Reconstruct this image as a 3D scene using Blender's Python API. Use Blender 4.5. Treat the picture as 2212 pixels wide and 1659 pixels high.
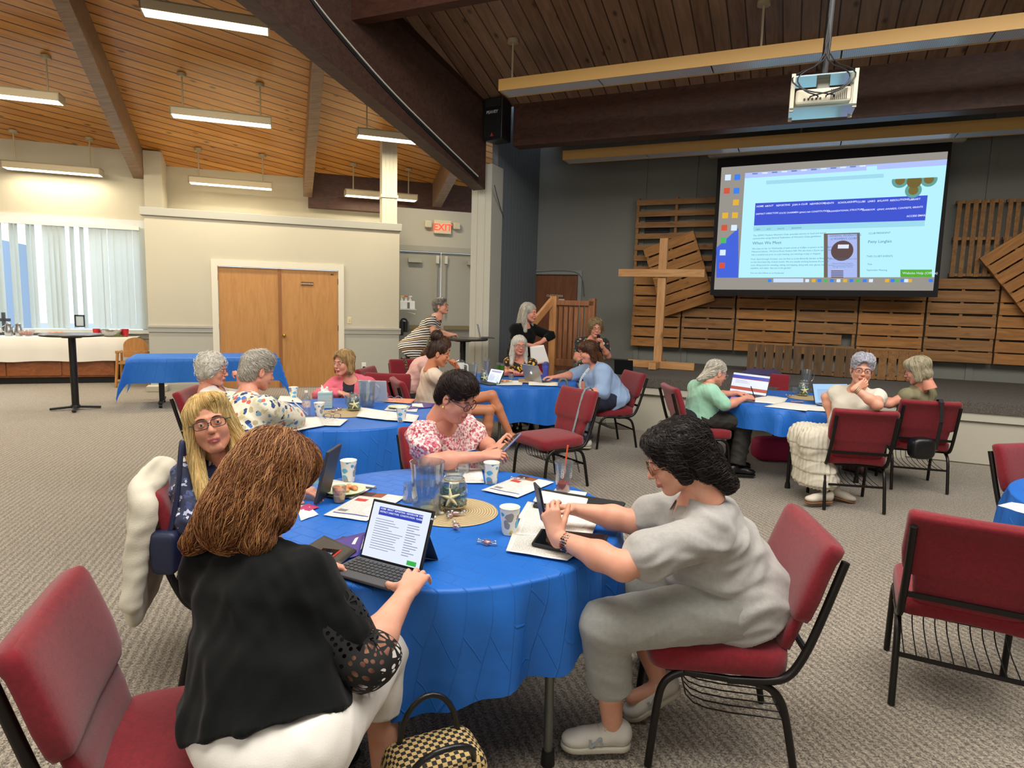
import bpy, math, random
import numpy as np
from mathutils import Vector, Matrix, Euler
for o in list(bpy.data.objects): bpy.data.objects.remove(o)
SC = bpy.context.scene; COL = SC.collection
R = math.radians
# ---------------- camera
F_PX, PITCH, ROLL, CAM_H = 1390.0, 7.17, 1.587, 1.65
cd = bpy.data.cameras.new('camera'); cam = bpy.data.objects.new('camera', cd); COL.objects.link(cam)
cd.sensor_width = 36; cd.lens = F_PX/2212*36; cd.clip_start = .05; cd.clip_end = 200
_p, _r = R(PITCH), R(ROLL)
FW = np.array([0, math.cos(_p), -math.sin(_p)]); _up0 = np.array([0, math.sin(_p), math.cos(_p)]); _rt0 = np.array([1., 0, 0])
RT = math.cos(_r)*_rt0+math.sin(_r)*_up0; UP = -math.sin(_r)*_rt0+math.cos(_r)*_up0
CC = np.array([0, 0, CAM_H])
cam.matrix_world = Matrix(((RT[0], UP[0], -FW[0], 0), (RT[1], UP[1], -FW[1], 0), (RT[2], UP[2], -FW[2], CAM_H), (0, 0, 0, 1)))
SC.camera = cam
# ---------------- view, world, daylight
SC.view_settings.view_transform = 'Standard'; SC.view_settings.look = 'None'
SC.view_settings.gamma = 1; SC.view_settings.use_curve_mapping = False
SC.view_settings.exposure = 0.22
W = bpy.data.worlds.new('world'); SC.world = W; W.use_nodes = True
bg = W.node_tree.nodes['Background']; bg.inputs[0].default_value = (.72, .85, 1, 1); bg.inputs[1].default_value = 1.6
def area_lamp(name, loc, target, size, size_y, power, col):
    l = bpy.data.lights.new(name, 'AREA'); l.shape = 'RECTANGLE'; l.size = size; l.size_y = size_y; l.energy = power; l.color = col
    o = bpy.data.objects.new(name, l); COL.objects.link(o); o.location = loc
    o.rotation_euler = (Vector(target)-Vector(loc)).to_track_quat('-Z', 'Y').to_euler(); return o
PENDANT_W = 66.0       # watts of each lit pendant lamp
# directions of the two wall systems
UL = np.array([math.cos(R(20)), math.sin(R(20))]); NL = np.array([-UL[1], UL[0]])
UR = np.array([math.cos(R(24)), -math.sin(R(24))]); NR = np.array([-UR[1], UR[0]])
def LP(s, d, z=0.): q = s*UL+d*NL; return np.array([q[0], q[1], z])
def RP(s, d, z=0.): q = s*UR+d*NR; return np.array([q[0], q[1], z])
area_lamp('daylight_window', LP(-5.4, 19.5, 8.0), LP(-5.0, 12.5, .8), 9.0, 5.0, 1500, (.72, .85, 1))
# added fill lights, no real source: two above the tables, one behind the camera
area_lamp('overhead_fill', (0.2, 1.6, 6.2), (.3, 2.6, 0), 5.5, 4.0, 480, (1, .96, .9))
area_lamp('overhead_fill', (4.6, 3.6, 5.2), (4.0, 5.6, 0), 4.0, 3.0, 260, (1, .96, .9))  # second added overhead fill, on the stage side
area_lamp('rear_fill', (-4.0, -3.2, 3.2), (-1.0, 5, .6), 5.0, 2.2, 110, (1, .97, .93))  # weak fill added from behind; the rear wall has no window

def ray(x, y): return FW+RT*(x-1106)/F_PX-UP*(y-829.5)/F_PX
def atz(x, y, z): d = ray(x, y); return CC+d*((z-CAM_H)/d[2])
def aty(x, y, Y): d = ray(x, y); return CC+d*(Y/d[1])
def onR(D, x, y): d = ray(x, y); return CC+d*(D/(NR@d[:2]))
def onL(D, x, y): d = ray(x, y); return CC+d*(D/(NL@d[:2]))
def sR(p): return float(UR@np.array(p[:2]))
def sL(p): return float(UL@np.array(p[:2]))

# ---------------- mesh helpers
def nrm(v): v = np.array(v, float); return v/max(1e-9, np.linalg.norm(v))
def lin(h):
    if not isinstance(h, str): return tuple(h)
    c = [int(h[i:i+2], 16)/255 for i in (0, 2, 4)]
    return tuple(((x+.055)/1.055)**2.4 if x > .04045 else x/12.92 for x in c)
class MB:
    def __init__(s): s.v = []; s.f = []; s.m = []; s.mi = 0
    def add(s, vs, fs):
        b = len(s.v); s.v += [tuple(map(float, q)) for q in vs]
        s.f += [tuple(i+b for i in f) for f in fs]; s.m += [s.mi]*len(fs); return s
    def mat(s, i): s.mi = i; return s
    def box(s, c, size, M=None, taper=1.):
        c = np.array(c, float); h = np.array(size, float)/2; vs = []
        for z in (-1, 1):
            for y in (-1, 1):
                for x in (-1, 1):
                    k = taper if z > 0 else 1.
                    vs.append(np.array([x*h[0]*k, y*h[1]*k, z*h[2]]))
        if M is not None: vs = [np.array(M)@q for q in vs]
        return s.add([c+q for q in vs], [(0, 2, 3, 1), (4, 5, 7, 6), (0, 1, 5, 4), (2, 6, 7, 3), (0, 4, 6, 2), (1, 3, 7, 5)])
    def bar(s, p, q, w, h, up=(0, 0, 1)):     # rectangular bar from p to q; w across, h along 'up'
        p = np.array(p, float); q = np.array(q, float); d = nrm(q-p); x = nrm(np.cross(d, up)); u = np.cross(x, d)
        vs = [a+x*i*w/2+u*j*h/2 for a in (p, q) for i, j in ((-1, -1), (1, -1), (1, 1), (-1, 1))]
        return s.add(vs, [(0, 3, 2, 1), (4, 5, 6, 7), (0, 1, 5, 4), (1, 2, 6, 5), (2, 3, 7, 6), (3, 0, 4, 7)])
    def prism(s, pts, off):                  # polygon swept by vector off
        n = len(pts); off = np.array(off, float); pts = [np.array(q, float) for q in pts]
        return s.add(pts+[q+off for q in pts], [tuple(range(n))[::-1], tuple(range(n, 2*n))]+[(i, (i+1) % n, n+(i+1) % n, n+i) for i in range(n)])
    def tube(s, pts, r, n=8, closed=False, cap=True):
        pts = [np.array(q, float) for q in pts]; m = len(pts)
        rs = list(r) if hasattr(r, '__len__') else [r]*m
        if not closed and 3 <= m <= 12:          # round the bends
            for _ in range(2):
                P2, R2 = [pts[0]], [rs[0]]
                for i in range(len(pts)-1):
                    if i > 0: P2.append(pts[i]*.75+pts[i+1]*.25); R2.append(rs[i]*.75+rs[i+1]*.25)
                    if i < len(pts)-2: P2.append(pts[i]*.25+pts[i+1]*.75); R2.append(rs[i]*.25+rs[i+1]*.75)
                pts, rs = P2+[pts[-1]], R2+[rs[-1]]
            m = len(pts)
        vs = []; last = None
        for i, q in enumerate(pts):
            a = pts[(i-1) % m] if (closed or i > 0) else q; b = pts[(i+1) % m] if (closed or i < m-1) else q
            t = nrm(b-a)
            if last is None: x = nrm(np.cross(t, (0, 0, 1) if abs(t[2]) < .9 else (1, 0, 0)))
            else: x = nrm(last-t*(last@t))
            last = x; y = np.cross(t, x)
            vs += [q+rs[i]*(math.cos(2*math.pi*k/n)*x+math.sin(2*math.pi*k/n)*y) for k in range(n)]
        fs = [(i*n+k, i*n+(k+1) % n, ((i+1) % m)*n+(k+1) % n, ((i+1) % m)*n+k) for i in range(m if closed else m-1) for k in range(n)]
        if cap and not closed: fs += [tuple(range(n))[::-1], tuple(range((m-1)*n, m*n))]
        return s.add(vs, fs)
    def cyl(s, p, q, r, r2=None, n=16): return s.tube([p, q], [r, r if r2 is None else r2], n)
    def lathe(s, prof, n=24, c=(0, 0, 0), wave=None):   # prof: (r,z)
        c = np.array(c, float); vs = []
        for r, z in prof:
            for k in range(n):
                a = 2*math.pi*k/n; rr = r*(1+(wave(k, z) if wave else 0)); vs.append(c+np.array([rr*math.cos(a), rr*math.sin(a), z]))
        m = len(prof)
        fs = [(i*n+k, i*n+(k+1) % n, (i+1)*n+(k+1) % n, (i+1)*n+k) for i in range(m-1) for k in range(n)]
        if prof[0][0] > 1e-5: fs.append(tuple(range(n))[::-1])
        if prof[-1][0] > 1e-5: fs.append(tuple(range((m-1)*n, m*n)))
        return s.add(vs, fs)
    def ball(s, c, r, n=12, M=None):
        r = np.array(r if hasattr(r, '__len__') else (r, r, r), float); c = np.array(c, float); vs = []; k = n//2
        for i in range(1, k):
            t = math.pi*i/k
            for j in range(n):
                a = 2*math.pi*j/n; vs.append(np.array([math.sin(t)*math.cos(a), math.sin(t)*math.sin(a), math.cos(t)])*r)
        vs += [np.array([0, 0, r[2]]), np.array([0, 0, -r[2]])]
        if M is not None: vs = [np.array(M)@q for q in vs]
        fs = [(i*n+j, (i+1)*n+j, (i+1)*n+(j+1) % n, i*n+(j+1) % n) for i in range(k-2) for j in range(n)]
        t = (k-1)*n; fs += [(t, j, (j+1) % n) for j in range(n)]+[(t+1, (k-2)*n+(j+1) % n, (k-2)*n+j) for j in range(n)]
        return s.add([c+q for q in vs], fs)
    def text(s, txt, o, ex, ey, size, align='LEFT', off=.0006, depth=0, bold=False):   # flat letters; o origin, ex reading direction, ey up
        cu = bpy.data.curves.new('t', 'FONT'); cu.body = txt; cu.size = size; cu.align_x = align; cu.resolution_u = 2; cu.extrude = depth
        if bold: cu.offset = size*.02
        ob = bpy.data.objects.new('t', cu); COL.objects.link(ob)
        me = bpy.data.meshes.new_from_object(ob.evaluated_get(bpy.context.evaluated_depsgraph_get()))
        ex = nrm(ex); ey = nrm(ey); ez = np.cross(ex, ey); o = np.array(o, float)
        s.add([o+ex*v.co.x+ey*v.co.y+ez*(off+v.co.z) for v in me.vertices], [tuple(p.vertices) for p in me.polygons])
        bpy.data.objects.remove(ob); bpy.data.curves.remove(cu); bpy.data.meshes.remove(me); return s
    def quad(s, o, ex, ey, w, h, off=0., cx=0, cy=0):      # flat rectangle at (cx,cy)..(+w,+h) in the plane
        ex = nrm(ex); ey = nrm(ey); ez = np.cross(ex, ey); o = np.array(o, float)+ex*cx+ey*cy+ez*off
        return s.add([o, o+ex*w, o+ex*w+ey*h, o+ey*h], [(0, 1, 2, 3)])
    def build(s, name, mats, parent=None, smooth=None, bevel=0, loc=None, seg=2):
        me = bpy.data.meshes.new(name)
        vs = s.v if loc is None else [tuple(np.array(q)-np.array(loc)) for q in s.v]
        me.from_pydata(vs, [], s.f)
        return fin(name, me, mats, parent, smooth, bevel, s.m, loc, seg)
def fin(name, me, mats, parent=None, smooth=None, bevel=0, mi=None, loc=None, seg=2):
    if not isinstance(mats, (list, tuple)): mats = [mats]
    for m in mats: me.materials.append(m)
    if mi is not None and len(mats) > 1: me.polygons.foreach_set('material_index', [min(i, len(mats)-1) for i in mi])
    if smooth is not None:
        me.polygons.foreach_set('use_smooth', [True]*len(me.polygons))
        if smooth < 180: me.set_sharp_from_angle(angle=R(smooth))
    me.update()
    o = bpy.data.objects.new(name, me); COL.objects.link(o)
    if loc is not None: o.location = tuple(map(float, loc))
    if parent: o.parent = parent
    if bevel:
        b = o.modifiers.new('bevel', 'BEVEL'); b.width = bevel; b.segments = seg; b.limit_method = 'ANGLE'; b.angle_limit = R(40)
    return o
def tag(o, label=None, cat=None, group=None, kind=None):
    if label: o['label'] = label
    if cat: o['category'] = cat
    if group: o['group'] = group
    if kind: o['kind'] = kind
    return o
def empty(name, loc, rz=0., label=None, cat=None, group=None):
    o = bpy.data.objects.new(name, None); COL.objects.link(o); o.location = tuple(map(float, loc)); o.rotation_euler = (0, 0, rz)
    o.empty_display_size = .1
    return tag(o, label, cat, group)
def struct(o, label=None): return tag(o, label, None, None, 'structure')
def copy_tree(o, parent=None):
    c = o.copy(); COL.objects.link(c)
    if parent: c.parent = parent
    for ch in list(o.children): copy_tree(ch, c)
    return c
def dup(o, loc, rz, label, group=None):
    c = copy_tree(o); c.location = tuple(map(float, loc)); c.rotation_euler = (0, 0, rz); c['label'] = label
    if group: c['group'] = group
    return c
def rotz(a): c, s = math.cos(a), math.sin(a); return np.array([[c, -s, 0], [s, c, 0], [0, 0, 1]])

# ---------------- materials
MATS = {}
class NT:
    def __init__(s, name):
        s.m = bpy.data.materials.new(name); s.m.use_nodes = True; s.t = s.m.node_tree; s.b = s.t.nodes['Principled BSDF']
    def n(s, typ, **k):
        x = s.t.nodes.new('ShaderNode'+typ)
        for a, v in k.items():
            if a[0] == '_': setattr(x, a[1:], v)
        return x
    def l(s, a, b): s.t.links.new(a, b)
    def math(s, op, a, b=None, c=None):
        x = s.n('Math', _operation=op)
        for i, v in enumerate((a, b, c)):
            if v is None: continue
            if isinstance(v, (int, float)): x.inputs[i].default_value = v
            else: s.l(v, x.inputs[i])
        return x.outputs[0]
    def mix(s, f, a, b, typ='MIX'):
        x = s.n('Mix', _data_type='RGBA', _blend_type=typ)
        for i, v in ((0, f), (6, a), (7, b)):
            if isinstance(v, (int, float)): x.inputs[i].default_value = v
            elif isinstance(v, (tuple, list)): x.inputs[i].default_value = (*v[:3], 1)
            elif isinstance(v, str): x.inputs[i].default_value = (*lin(v), 1)
            else: s.l(v, x.inputs[i])
        return x.outputs[2]
    def co(s, scale=(1, 1, 1), rot=(0, 0, 0), src='Object'):
        c = s.n('TexCoord'); mp = s.n('Mapping'); s.l(c.outputs[src], mp.inputs[0]); mp.inputs[3].default_value = scale; mp.inputs[2].default_value = rot
        return mp.outputs[0]
    def noise(s, co, scale, detail=3, rough=.5, dist=0.):
        x = s.n('TexNoise'); s.l(co, x.inputs['Vector']); x.inputs['Scale'].default_value = scale; x.inputs['Detail'].default_value = detail
        x.inputs['Roughness'].default_value = rough; x.inputs['Distortion'].default_value = dist; return x.outputs['Fac'] if 'Fac' in x.outputs else x.outputs[0]
    def vor(s, co, scale, feat='F1', rnd=1., out='Distance'):
        x = s.n('TexVoronoi', _feature=feat); s.l(co, x.inputs['Vector']); x.inputs['Scale'].default_value = scale
        x.inputs['Randomness'].default_value = rnd; return x.outputs[out]
    def ramp(s, f, stops, interp='LINEAR'):
        x = s.n('ValToRGB'); s.l(f, x.inputs[0]); e = x.color_ramp.elements; x.color_ramp.interpolation = interp
        while len(e) < len(stops): e.new(.5)
        for i, (p, c) in enumerate(stops):
            e[i].position = p; e[i].color = (*(lin(c) if isinstance(c, str) else c), 1)
        return x.outputs[0]
    def bump(s, h, strength=.3, dist=.01):
        x = s.n('Bump'); s.l(h, x.inputs['Height']); x.inputs['Strength'].default_value = strength; x.inputs['Distance'].default_value = dist
        s.l(x.outputs[0], s.b.inputs['Normal'])
    def base(s, c):
        if isinstance(c, (str, tuple, list)): s.b.inputs['Base Color'].default_value = (*lin(c), 1)
        else: s.l(c, s.b.inputs['Base Color'])
    def set(s, **k):
        for a, v in k.items():
            s.b.inputs[{'rough': 'Roughness', 'metal': 'Metallic', 'spec': 'Specular IOR Level', 'trans': 'Transmission Weight', 'ior': 'IOR', 'alpha': 'Alpha', 'coat': 'Coat Weight', 'sheen': 'Sheen Weight', 'sss': 'Subsurface Weight'}[a]].default_value = v
        return s
def M(name, col, rough=.6, metal=0., var=.0, vs=12., bump=0., bs=150., emit=None, es=1., stretch=(1, 1, 1), **k):
    if name in MATS: return MATS[name]
    t = NT(name); t.set(rough=rough, metal=metal, **k)
    if var:
        c = lin(col); f = t.noise(t.co(stretch), vs, 4)
        t.base(t.ramp(f, [(.3, tuple(x*(1-var) for x in c)), (.7, tuple(min(1, x*(1+var)) for x in c))]))
    else: t.base(col)
    if bump: t.bump(t.noise(t.co(stretch), bs, 3), bump, .004)
    if emit is not None:
        t.b.inputs['Emission Color'].default_value = (*lin(emit), 1); t.b.inputs['Emission Strength'].default_value = es
    MATS[name] = t.m; return t.m
def planks(name, cols, width, gap=.006, rough=.45, grain=1., knots=True, dark='2a1508', bumpy=.5, gapcol=None):
    t = NT(name); tc = t.n('TexCoord'); sp = t.n('SeparateXYZ'); t.l(tc.outputs['Object'], sp.inputs[0])
    y = t.math('DIVIDE', sp.outputs[1], width); fl = t.math('FLOOR', y); fr = t.math('SUBTRACT', y, fl)
    wn = t.n('TexWhiteNoise', _noise_dimensions='1D'); t.l(fl, wn.inputs['W'])
    cb = t.n('CombineXYZ'); t.l(t.math('ADD', sp.outputs[0], t.math('MULTIPLY', wn.outputs[0], 37.)), cb.inputs[0]); t.l(t.math('MULTIPLY', sp.outputs[1], 9.), cb.inputs[1]); t.l(fl, cb.inputs[2])
    g = t.noise(cb.outputs[0], 1.6*grain, 5, .6, .6)
    c = t.ramp(g, [(.25, cols[0]), (.5, cols[1]), (.75, cols[2])])
    c = t.mix(.35, c, t.ramp(wn.outputs[0], [(0, cols[0]), (1, cols[2])]), 'MIX')
    if knots:
        cb2 = t.n('CombineXYZ'); t.l(t.math('MULTIPLY', sp.outputs[0], .55), cb2.inputs[0]); t.l(sp.outputs[1], cb2.inputs[1]); t.l(t.math('MULTIPLY', wn.outputs[0], 9.), cb2.inputs[2])
        v = t.vor(cb2.outputs[0], 4.2); k = t.ramp(v, [(.05, (1, 1, 1)), (.16, (0, 0, 0))]); c = t.mix(t.math('MULTIPLY', k, .75), c, dark)
    gm = t.math('LESS_THAN', t.math('MINIMUM', fr, t.math('SUBTRACT', 1., fr)), gap/width)
    c = t.mix(gm, c, gapcol or dark); t.base(c); t.set(rough=rough)
    t.bump(t.math('SUBTRACT', 1., gm), bumpy, .006); MATS[name] = t.m; return t.m
def woodm(name, c0, c1, axis=0, rough=.6, knots=.5, per=True):
    t = NT(name); sc = [7, 7, 7]; sc[axis] = .9; co = t.co(tuple(sc))
    if per:
        oi = t.n('ObjectInfo'); va = t.n('VectorMath', _operation='ADD'); t.l(co, va.inputs[0]); cb = t.n('CombineXYZ')
        for i in range(3): t.l(t.math('MULTIPLY', oi.outputs['Random'], 31.), cb.inputs[i])
        t.l(cb.outputs[0], va.inputs[1]); co = va.outputs[0]
    c = t.ramp(t.noise(co, 2.2, 6, .62, 1.1), [(.28, c0), (.72, c1)])
    if knots:
        sc2 = [5, 5, 5]; sc2[axis] = 2.2; v = t.vor(t.co(tuple(sc2)), 1.); c = t.mix(t.math('MULTIPLY', t.ramp(v, [(.05, (1, 1, 1)), (.15, (0, 0, 0))]), knots), c, '3a1d0c')
    t.base(c); t.set(rough=rough); t.bump(t.noise(co, 14, 3), .12, .004); MATS[name] = t.m; return t.m
# ================= ROOM =================
def carpet():
    t = NT('carpet'); co = t.co()
    a = t.noise(co, 95, 2, .7); w = t.n('TexWave', _wave_type='BANDS', _bands_direction='DIAGONAL'); t.l(t.co((1, 1, 1), (0, 0, .5)), w.inputs['Vector'])
    w.inputs['Scale'].default_value = 11; w.inputs['Distortion'].default_value = 7; w.inputs['Detail'].default_value = 2; w.inputs['Detail Scale'].default_value = 9
    f = t.math('ADD', t.math('MULTIPLY', a, .75), t.math('MULTIPLY', w.outputs['Fac'], .25))
    c = t.ramp(f, [(.30, '40382f'), (.44, '766c60'), (.58, '99907f'), (.74, 'bcb19e')])
    c = t.mix(t.math('MULTIPLY', t.noise(co, .5, 3), .25), c, '6e6457'); t.base(c); t.set(rough=.95, spec=.2, sheen=.3)
    t.bump(f, .6, .01); return t.m
CARPET = carpet()
def paint(name, col, rough=.85, b=.08): return M(name, col, rough, bump=b, bs=90, var=.02, vs=1.5)
CREAM = paint('cream_paint', 'beb8a5'); GREYW = paint('grey_paint', 'adaca2'); TRIMW = paint('trim_paint', 'd8d3c2', .5, .02); TRIMG = paint('trim_grey_paint', 'aaa99f', .5, .02)
STAGEW = paint('stage_wall_paint', '7d7d76'); SIDINGC = 'b'
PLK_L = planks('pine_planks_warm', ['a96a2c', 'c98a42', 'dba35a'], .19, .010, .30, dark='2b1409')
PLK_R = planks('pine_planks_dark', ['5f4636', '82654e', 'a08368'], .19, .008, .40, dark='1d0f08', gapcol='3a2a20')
BEAM = woodm('beam_wood', '341a11', '54301f', 0, .5, .15); BEAMG = woodm('rafter_wood', '6b5340', '94785e', 0, .42, .1)
DOORW = woodm('oak_door_veneer', 'a97741', 'bd8b52', 2, .45, 0); DOORC = woodm('brown_door_veneer', '63391f', '84512f', 2, .45, 0)
BLACK = M('black_plastic', '121213', .45); BRASS = M('brass', 'c9a24a', .25, 1.); STEEL = M('steel', 'b9bcc0', .28, 1.); WHITEP = M('white_plastic', 'e6e5df', .4)
DARKM = M('dark_metal', '2b2826', .38, .7)
fl = MB().quad((-16, -5, 0), (1, 0, 0), (0, 1, 0), 30, 23).build('floor', CARPET); struct(fl)
def wallobj(name, m, mats, **k): return struct(m.build(name, mats, **k))
EZ = np.array([0, 0, 1.])
def MLr(): return np.array([[UL[0], NL[0], 0], [UL[1], NL[1], 0], [0, 0, 1]])
def MRr(): return np.array([[UR[0], NR[0], 0], [UR[1], NR[1], 0], [0, 0, 1]])
ML, MR = MLr(), MRr()
def lbox(mb, s0, s1, d0, d1, z0, z1): return mb.box(LP((s0+s1)/2, (d0+d1)/2, (z0+z1)/2), (abs(s1-s0), abs(d1-d0), z1-z0), ML)
def rbox(mb, s0, s1, d0, d1, z0, z1): return mb.box(RP((s0+s1)/2, (d0+d1)/2, (z0+z1)/2), (abs(s1-s0), abs(d1-d0), z1-z0), MR)
# --- window wall (d=14, beyond the buffet)
wb = MB()
lbox(wb, -13, -7.6, 14.0, 14.2, 0, 5.2); lbox(wb, -7.6, -2.07, 14.0, 14.2, 0, .93); lbox(wb, -7.6, -2.07, 14.0, 14.2, 2.9, 5.2); lbox(wb, -2.39, -2.07, 14.0, 14.2, .93, 2.9)
wallobj('wall_back', wb, CREAM)
wn = empty('window_1', LP(-5, 14, .93)); struct(wn)
fr = MB(); lbox(fr, -7.6, -2.3, 13.96, 14.02, 2.84, 2.99); lbox(fr, -2.44, -2.34, 13.97, 14.04, .93, 2.9); lbox(fr, -7.6, -2.3, 13.86, 14.05, .88, .95); lbox(fr, -7.6, -2.3, 13.97, 14.01, .78, .88)
for s in (-6.3, -5.0, -3.7): lbox(fr, s-.03, s+.03, 14.12, 14.17, .95, 2.85)
def inv(o, parent): o.parent = parent; o.matrix_parent_inverse = Matrix.Translation(-Vector(parent.location)); return o
inv(fr.build('window_frame', paint('window_trim', 'c7ccca', .5)), wn)
GLASSW = M('window_glass', 'ffffff', .02, trans=1., ior=1.02)
inv(lbox(MB(), -7.6, -2.4, 14.145, 14.15, .95, 2.85).build('pane', GLASSW), wn)
# exterior: neighbouring house seen through the blinds
ex = empty('neighbouring_house', LP(-8.6, 20), 0, 'grey clapboard house outside beyond the window blinds', 'house')
hs = MB(); lbox(hs, -14.5, -7.2, 20, 24, 0, 3.0); inv(hs.build('wall', M('house_siding', '8fa0b3', .8)), ex)
h2 = MB()
for s in (-9.9, -8.4): lbox(h2, s, s+.7, 19.95, 20.0, 1.2, 2.6)
inv(h2.build('window_trim', M('house_trim', 'cfd6dc', .6)), ex)
gr = lbox(MB(), -30, 4, 14.3, 40, -.3, -.05).build('ground', M('outside_paving', 'b9bcbb', .9)); struct(gr)
# vertical blinds: each vane a part of the blind
VANE = M('blind_vane', 'b9c1bf', .7, trans=0., alpha=1.)
def vanem():
    t = NT('blind_fabric'); t.base('c3cac6'); t.set(rough=.8)
    tr = t.n('BsdfTranslucent'); tr.inputs[0].default_value = (*lin('bcc6c4'), 1); mx = t.n('MixShader'); mx.inputs[0].default_value = .38
    t.l(t.b.outputs[0], mx.inputs[1]); t.l(tr.outputs[0], mx.inputs[2]); t.l(mx.outputs[0], t.t.nodes['Material Output'].inputs[0]); return t.m
VANE = vanem()
bl = empty('vertical_blinds', LP(-5, 13.93, 2.85), 0, 'grey vertical blinds hanging across the big window behind the buffet', 'blinds')
inv(lbox(MB(), -7.55, -2.42, 13.88, 13.94, 2.8, 2.87).build('head_rail', WHITEP), bl)
random.seed(3)
s = -2.5; i = 0
gaps = {-4.08: .16, -4.42: .2, -5.16: .2, -5.42: .17, -5.7: .2, -6.0: .17, -6.35: .2}
pos = [onL(13.9, x, 600)[:2]@UL for x in (311, 297, 283, 270, 256, 243, 229, 217, 203, 181, 160, 138, 127, 116, 104, 76, 66, 40, 31, 4, -4, -30, -45, -70, -80)]
for k, sp in enumerate(pos):
    turned = k > 8
    a = R(random.uniform(-12, 12)) if not turned else R(random.choice([62, 68, 74]))
    if k in (11, 12, 13, 14): a = R(25)
    m = MB(); w_ = .105
    d = np.array([math.cos(a), math.sin(a)]); q = LP(sp, 13.9)
    dx = (UL*d[0]+NL*d[1]); nn = np.array([-dx[1], dx[0]])
    pr = [np.array([*(q[:2]+dx*u*w_/2+nn*.008*(1-u*u)), .97+.0]) for u in (-1, -.5, 0, .5, 1)]
    m.add([p for p in pr]+[p+np.array([0, 0, 1.84]) for p in pr], [(j, j+1, j+6, j+5) for j in range(4)])
    inv(m.build('vane', VANE, smooth=180), bl)
# --- partition with oak double doors
pw = MB(); D = 12.34
lbox(pw, -2.07, -1.08, D, D+.15, 0, 3.0).mat(0); lbox(pw, 1.14, 2.16, D, D+.15, 0, 3.0); lbox(pw, -1.08, 1.14, D, D+.15, 2.24, 3.0)
lbox(pw, -2.07, -1.92, D+.15, 14, 0, 3.0); lbox(pw, 2.01, 2.16, D+.15, 13.3, 0, 3.0); lbox(pw, -2.07, 2.16, D+.15, 14.5, 2.9, 3.0)
wallobj('wall_partition', pw, CREAM)
lw = MB(); lbox(lw, -2.07, -1.08, D-.004, D, 0, 1.0); lbox(lw, 1.14, 2.16, D-.004, D, 0, 1.0); wallobj('trim_1', lw, GREYW)
cr = MB()
for a, b in ((-2.08, -1.08), (1.14, 2.19)): lbox(cr, a, b, D-.035, D, 1.075, 1.11); lbox(cr, a, b, D-.022, D, 1.0, 1.075)
wallobj('trim_2', cr, TRIMG)
cap = MB(); lbox(cap, -2.13, 2.2, D-.03, D+.18, 2.93, 3.06); wallobj('trim_3', cap, TRIMG, bevel=.004)
bb = MB(); lbox(bb, -2.07, -1.08, D-.02, D, 0, .1); lbox(bb, 1.14, 2.16, D-.02, D, 0, .1); wallobj('baseboard_partition', bb, TRIMG)
dr = empty('door_1', LP(.03, D)); struct(dr)
f = MB(); lbox(f, -1.08, -.98, D-.03, D+.12, 0, 2.15); lbox(f, 1.04, 1.14, D-.03, D+.12, 0, 2.15); lbox(f, -1.08, 1.14, D-.03, D+.12, 2.15, 2.25); inv(f.build('door_frame', TRIMW), dr)
l1 = inv(lbox(MB(), -.975, .025, D+.01, D+.05, .01, 2.14).build('door_leaf', DOORW), dr)
l2 = inv(lbox(MB(), .032, 1.035, D-.0, D+.045, .01, 2.14).build('door_leaf', DOORW), dr)
as_ = lbox(MB(), .0, .05, D-.012, D+.0, .01, 2.14); inv(as_.build('astragal', M('door_edge', '8a5830', .5)), dr)
kb = MB(); p = LP(.09, D-.005, .96); q = LP(.09, D-.06, .96); kb.cyl(LP(.09, D, .96), LP(.09, D-.01, .96), .032); kb.cyl(p, q, .012); kb.ball(LP(.09, D-.065, .96), (.03, .03, .03)); o = kb.build('door_knob', BRASS, smooth=40); o.parent = l2
hg = MB()
for z in (1.95, 1.1, .25):
    for s_ in (-.985, 1.04): hg.cyl(LP(s_, D-.012, z-.05), LP(s_, D-.012, z+.05), .009)
inv(hg.build('hinge', M('bronze', '4a3526', .4, .8)), dr)
pl = MB(); lbox(pl, .39, .6, D-.012, D-.004, 1.865, 1.925); npl = pl.build('name_plate', M('plate_brown', '5d3b25', .5)); npl.parent = l2
tx = MB(); tx.text('AUDIO/VISUAL', LP(.495, D-.013, 1.883), [*UL, 0], EZ, .032, 'CENTER', bold=True); inv(tx.build('plate_lettering', M('cream_letter', 'd9c9a4', .6)), dr)
tx = MB(); tx.text('44', LP(.93, D-.001, 2.055), [*UL, 0], EZ, .055, 'CENTER', bold=True); inv(tx.build('door_number', BLACK), dr)
SW = empty('light_switch', LP(1.235, D, 1.25), 0, 'cream light switch plate right of the oak double doors', 'light switch')
inv(lbox(MB(), 1.2, 1.27, D-.006, D, 1.19, 1.31).build('plate', M('cream_plastic', 'd8cfa6', .4), bevel=.003), SW); inv(lbox(MB(), 1.222, 1.248, D-.011, D-.006, 1.225, 1.275).build('rocker', M('cream_plastic2', 'c7bd93', .4)), SW)
OT = empty('wall_outlet', LP(1.5, D, .4), 0, 'white wall outlet with a black plug, low beside the oak doors', 'outlet')
inv(lbox(MB(), 1.46, 1.54, D-.006, D, .34, .46).build('plate', WHITEP, bevel=.003), OT); inv(lbox(MB(), 1.475, 1.525, D-.05, D-.006, .33, .385).build('plug', BLACK, bevel=.006), OT)
c_ = MB().tube([LP(1.5, D-.04, .34), LP(1.55, D-.06, .27), LP(1.68, D-.05, .25), LP(1.9, D-.06, .2)], .005, 6); inv(c_.build('cord', BLACK), OT)
# upper wall behind the partition, fascia
wallobj('wall_upper', lbox(MB(), -2.25, 5.2, 14.46, 14.6, 2.9, 5.0), CREAM)
pil = MB(); lbox(pil, -2.3, -2.0, 13.85, 14.4, 2.9, 4.25); wallobj('trim_4', pil, CREAM)
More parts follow.
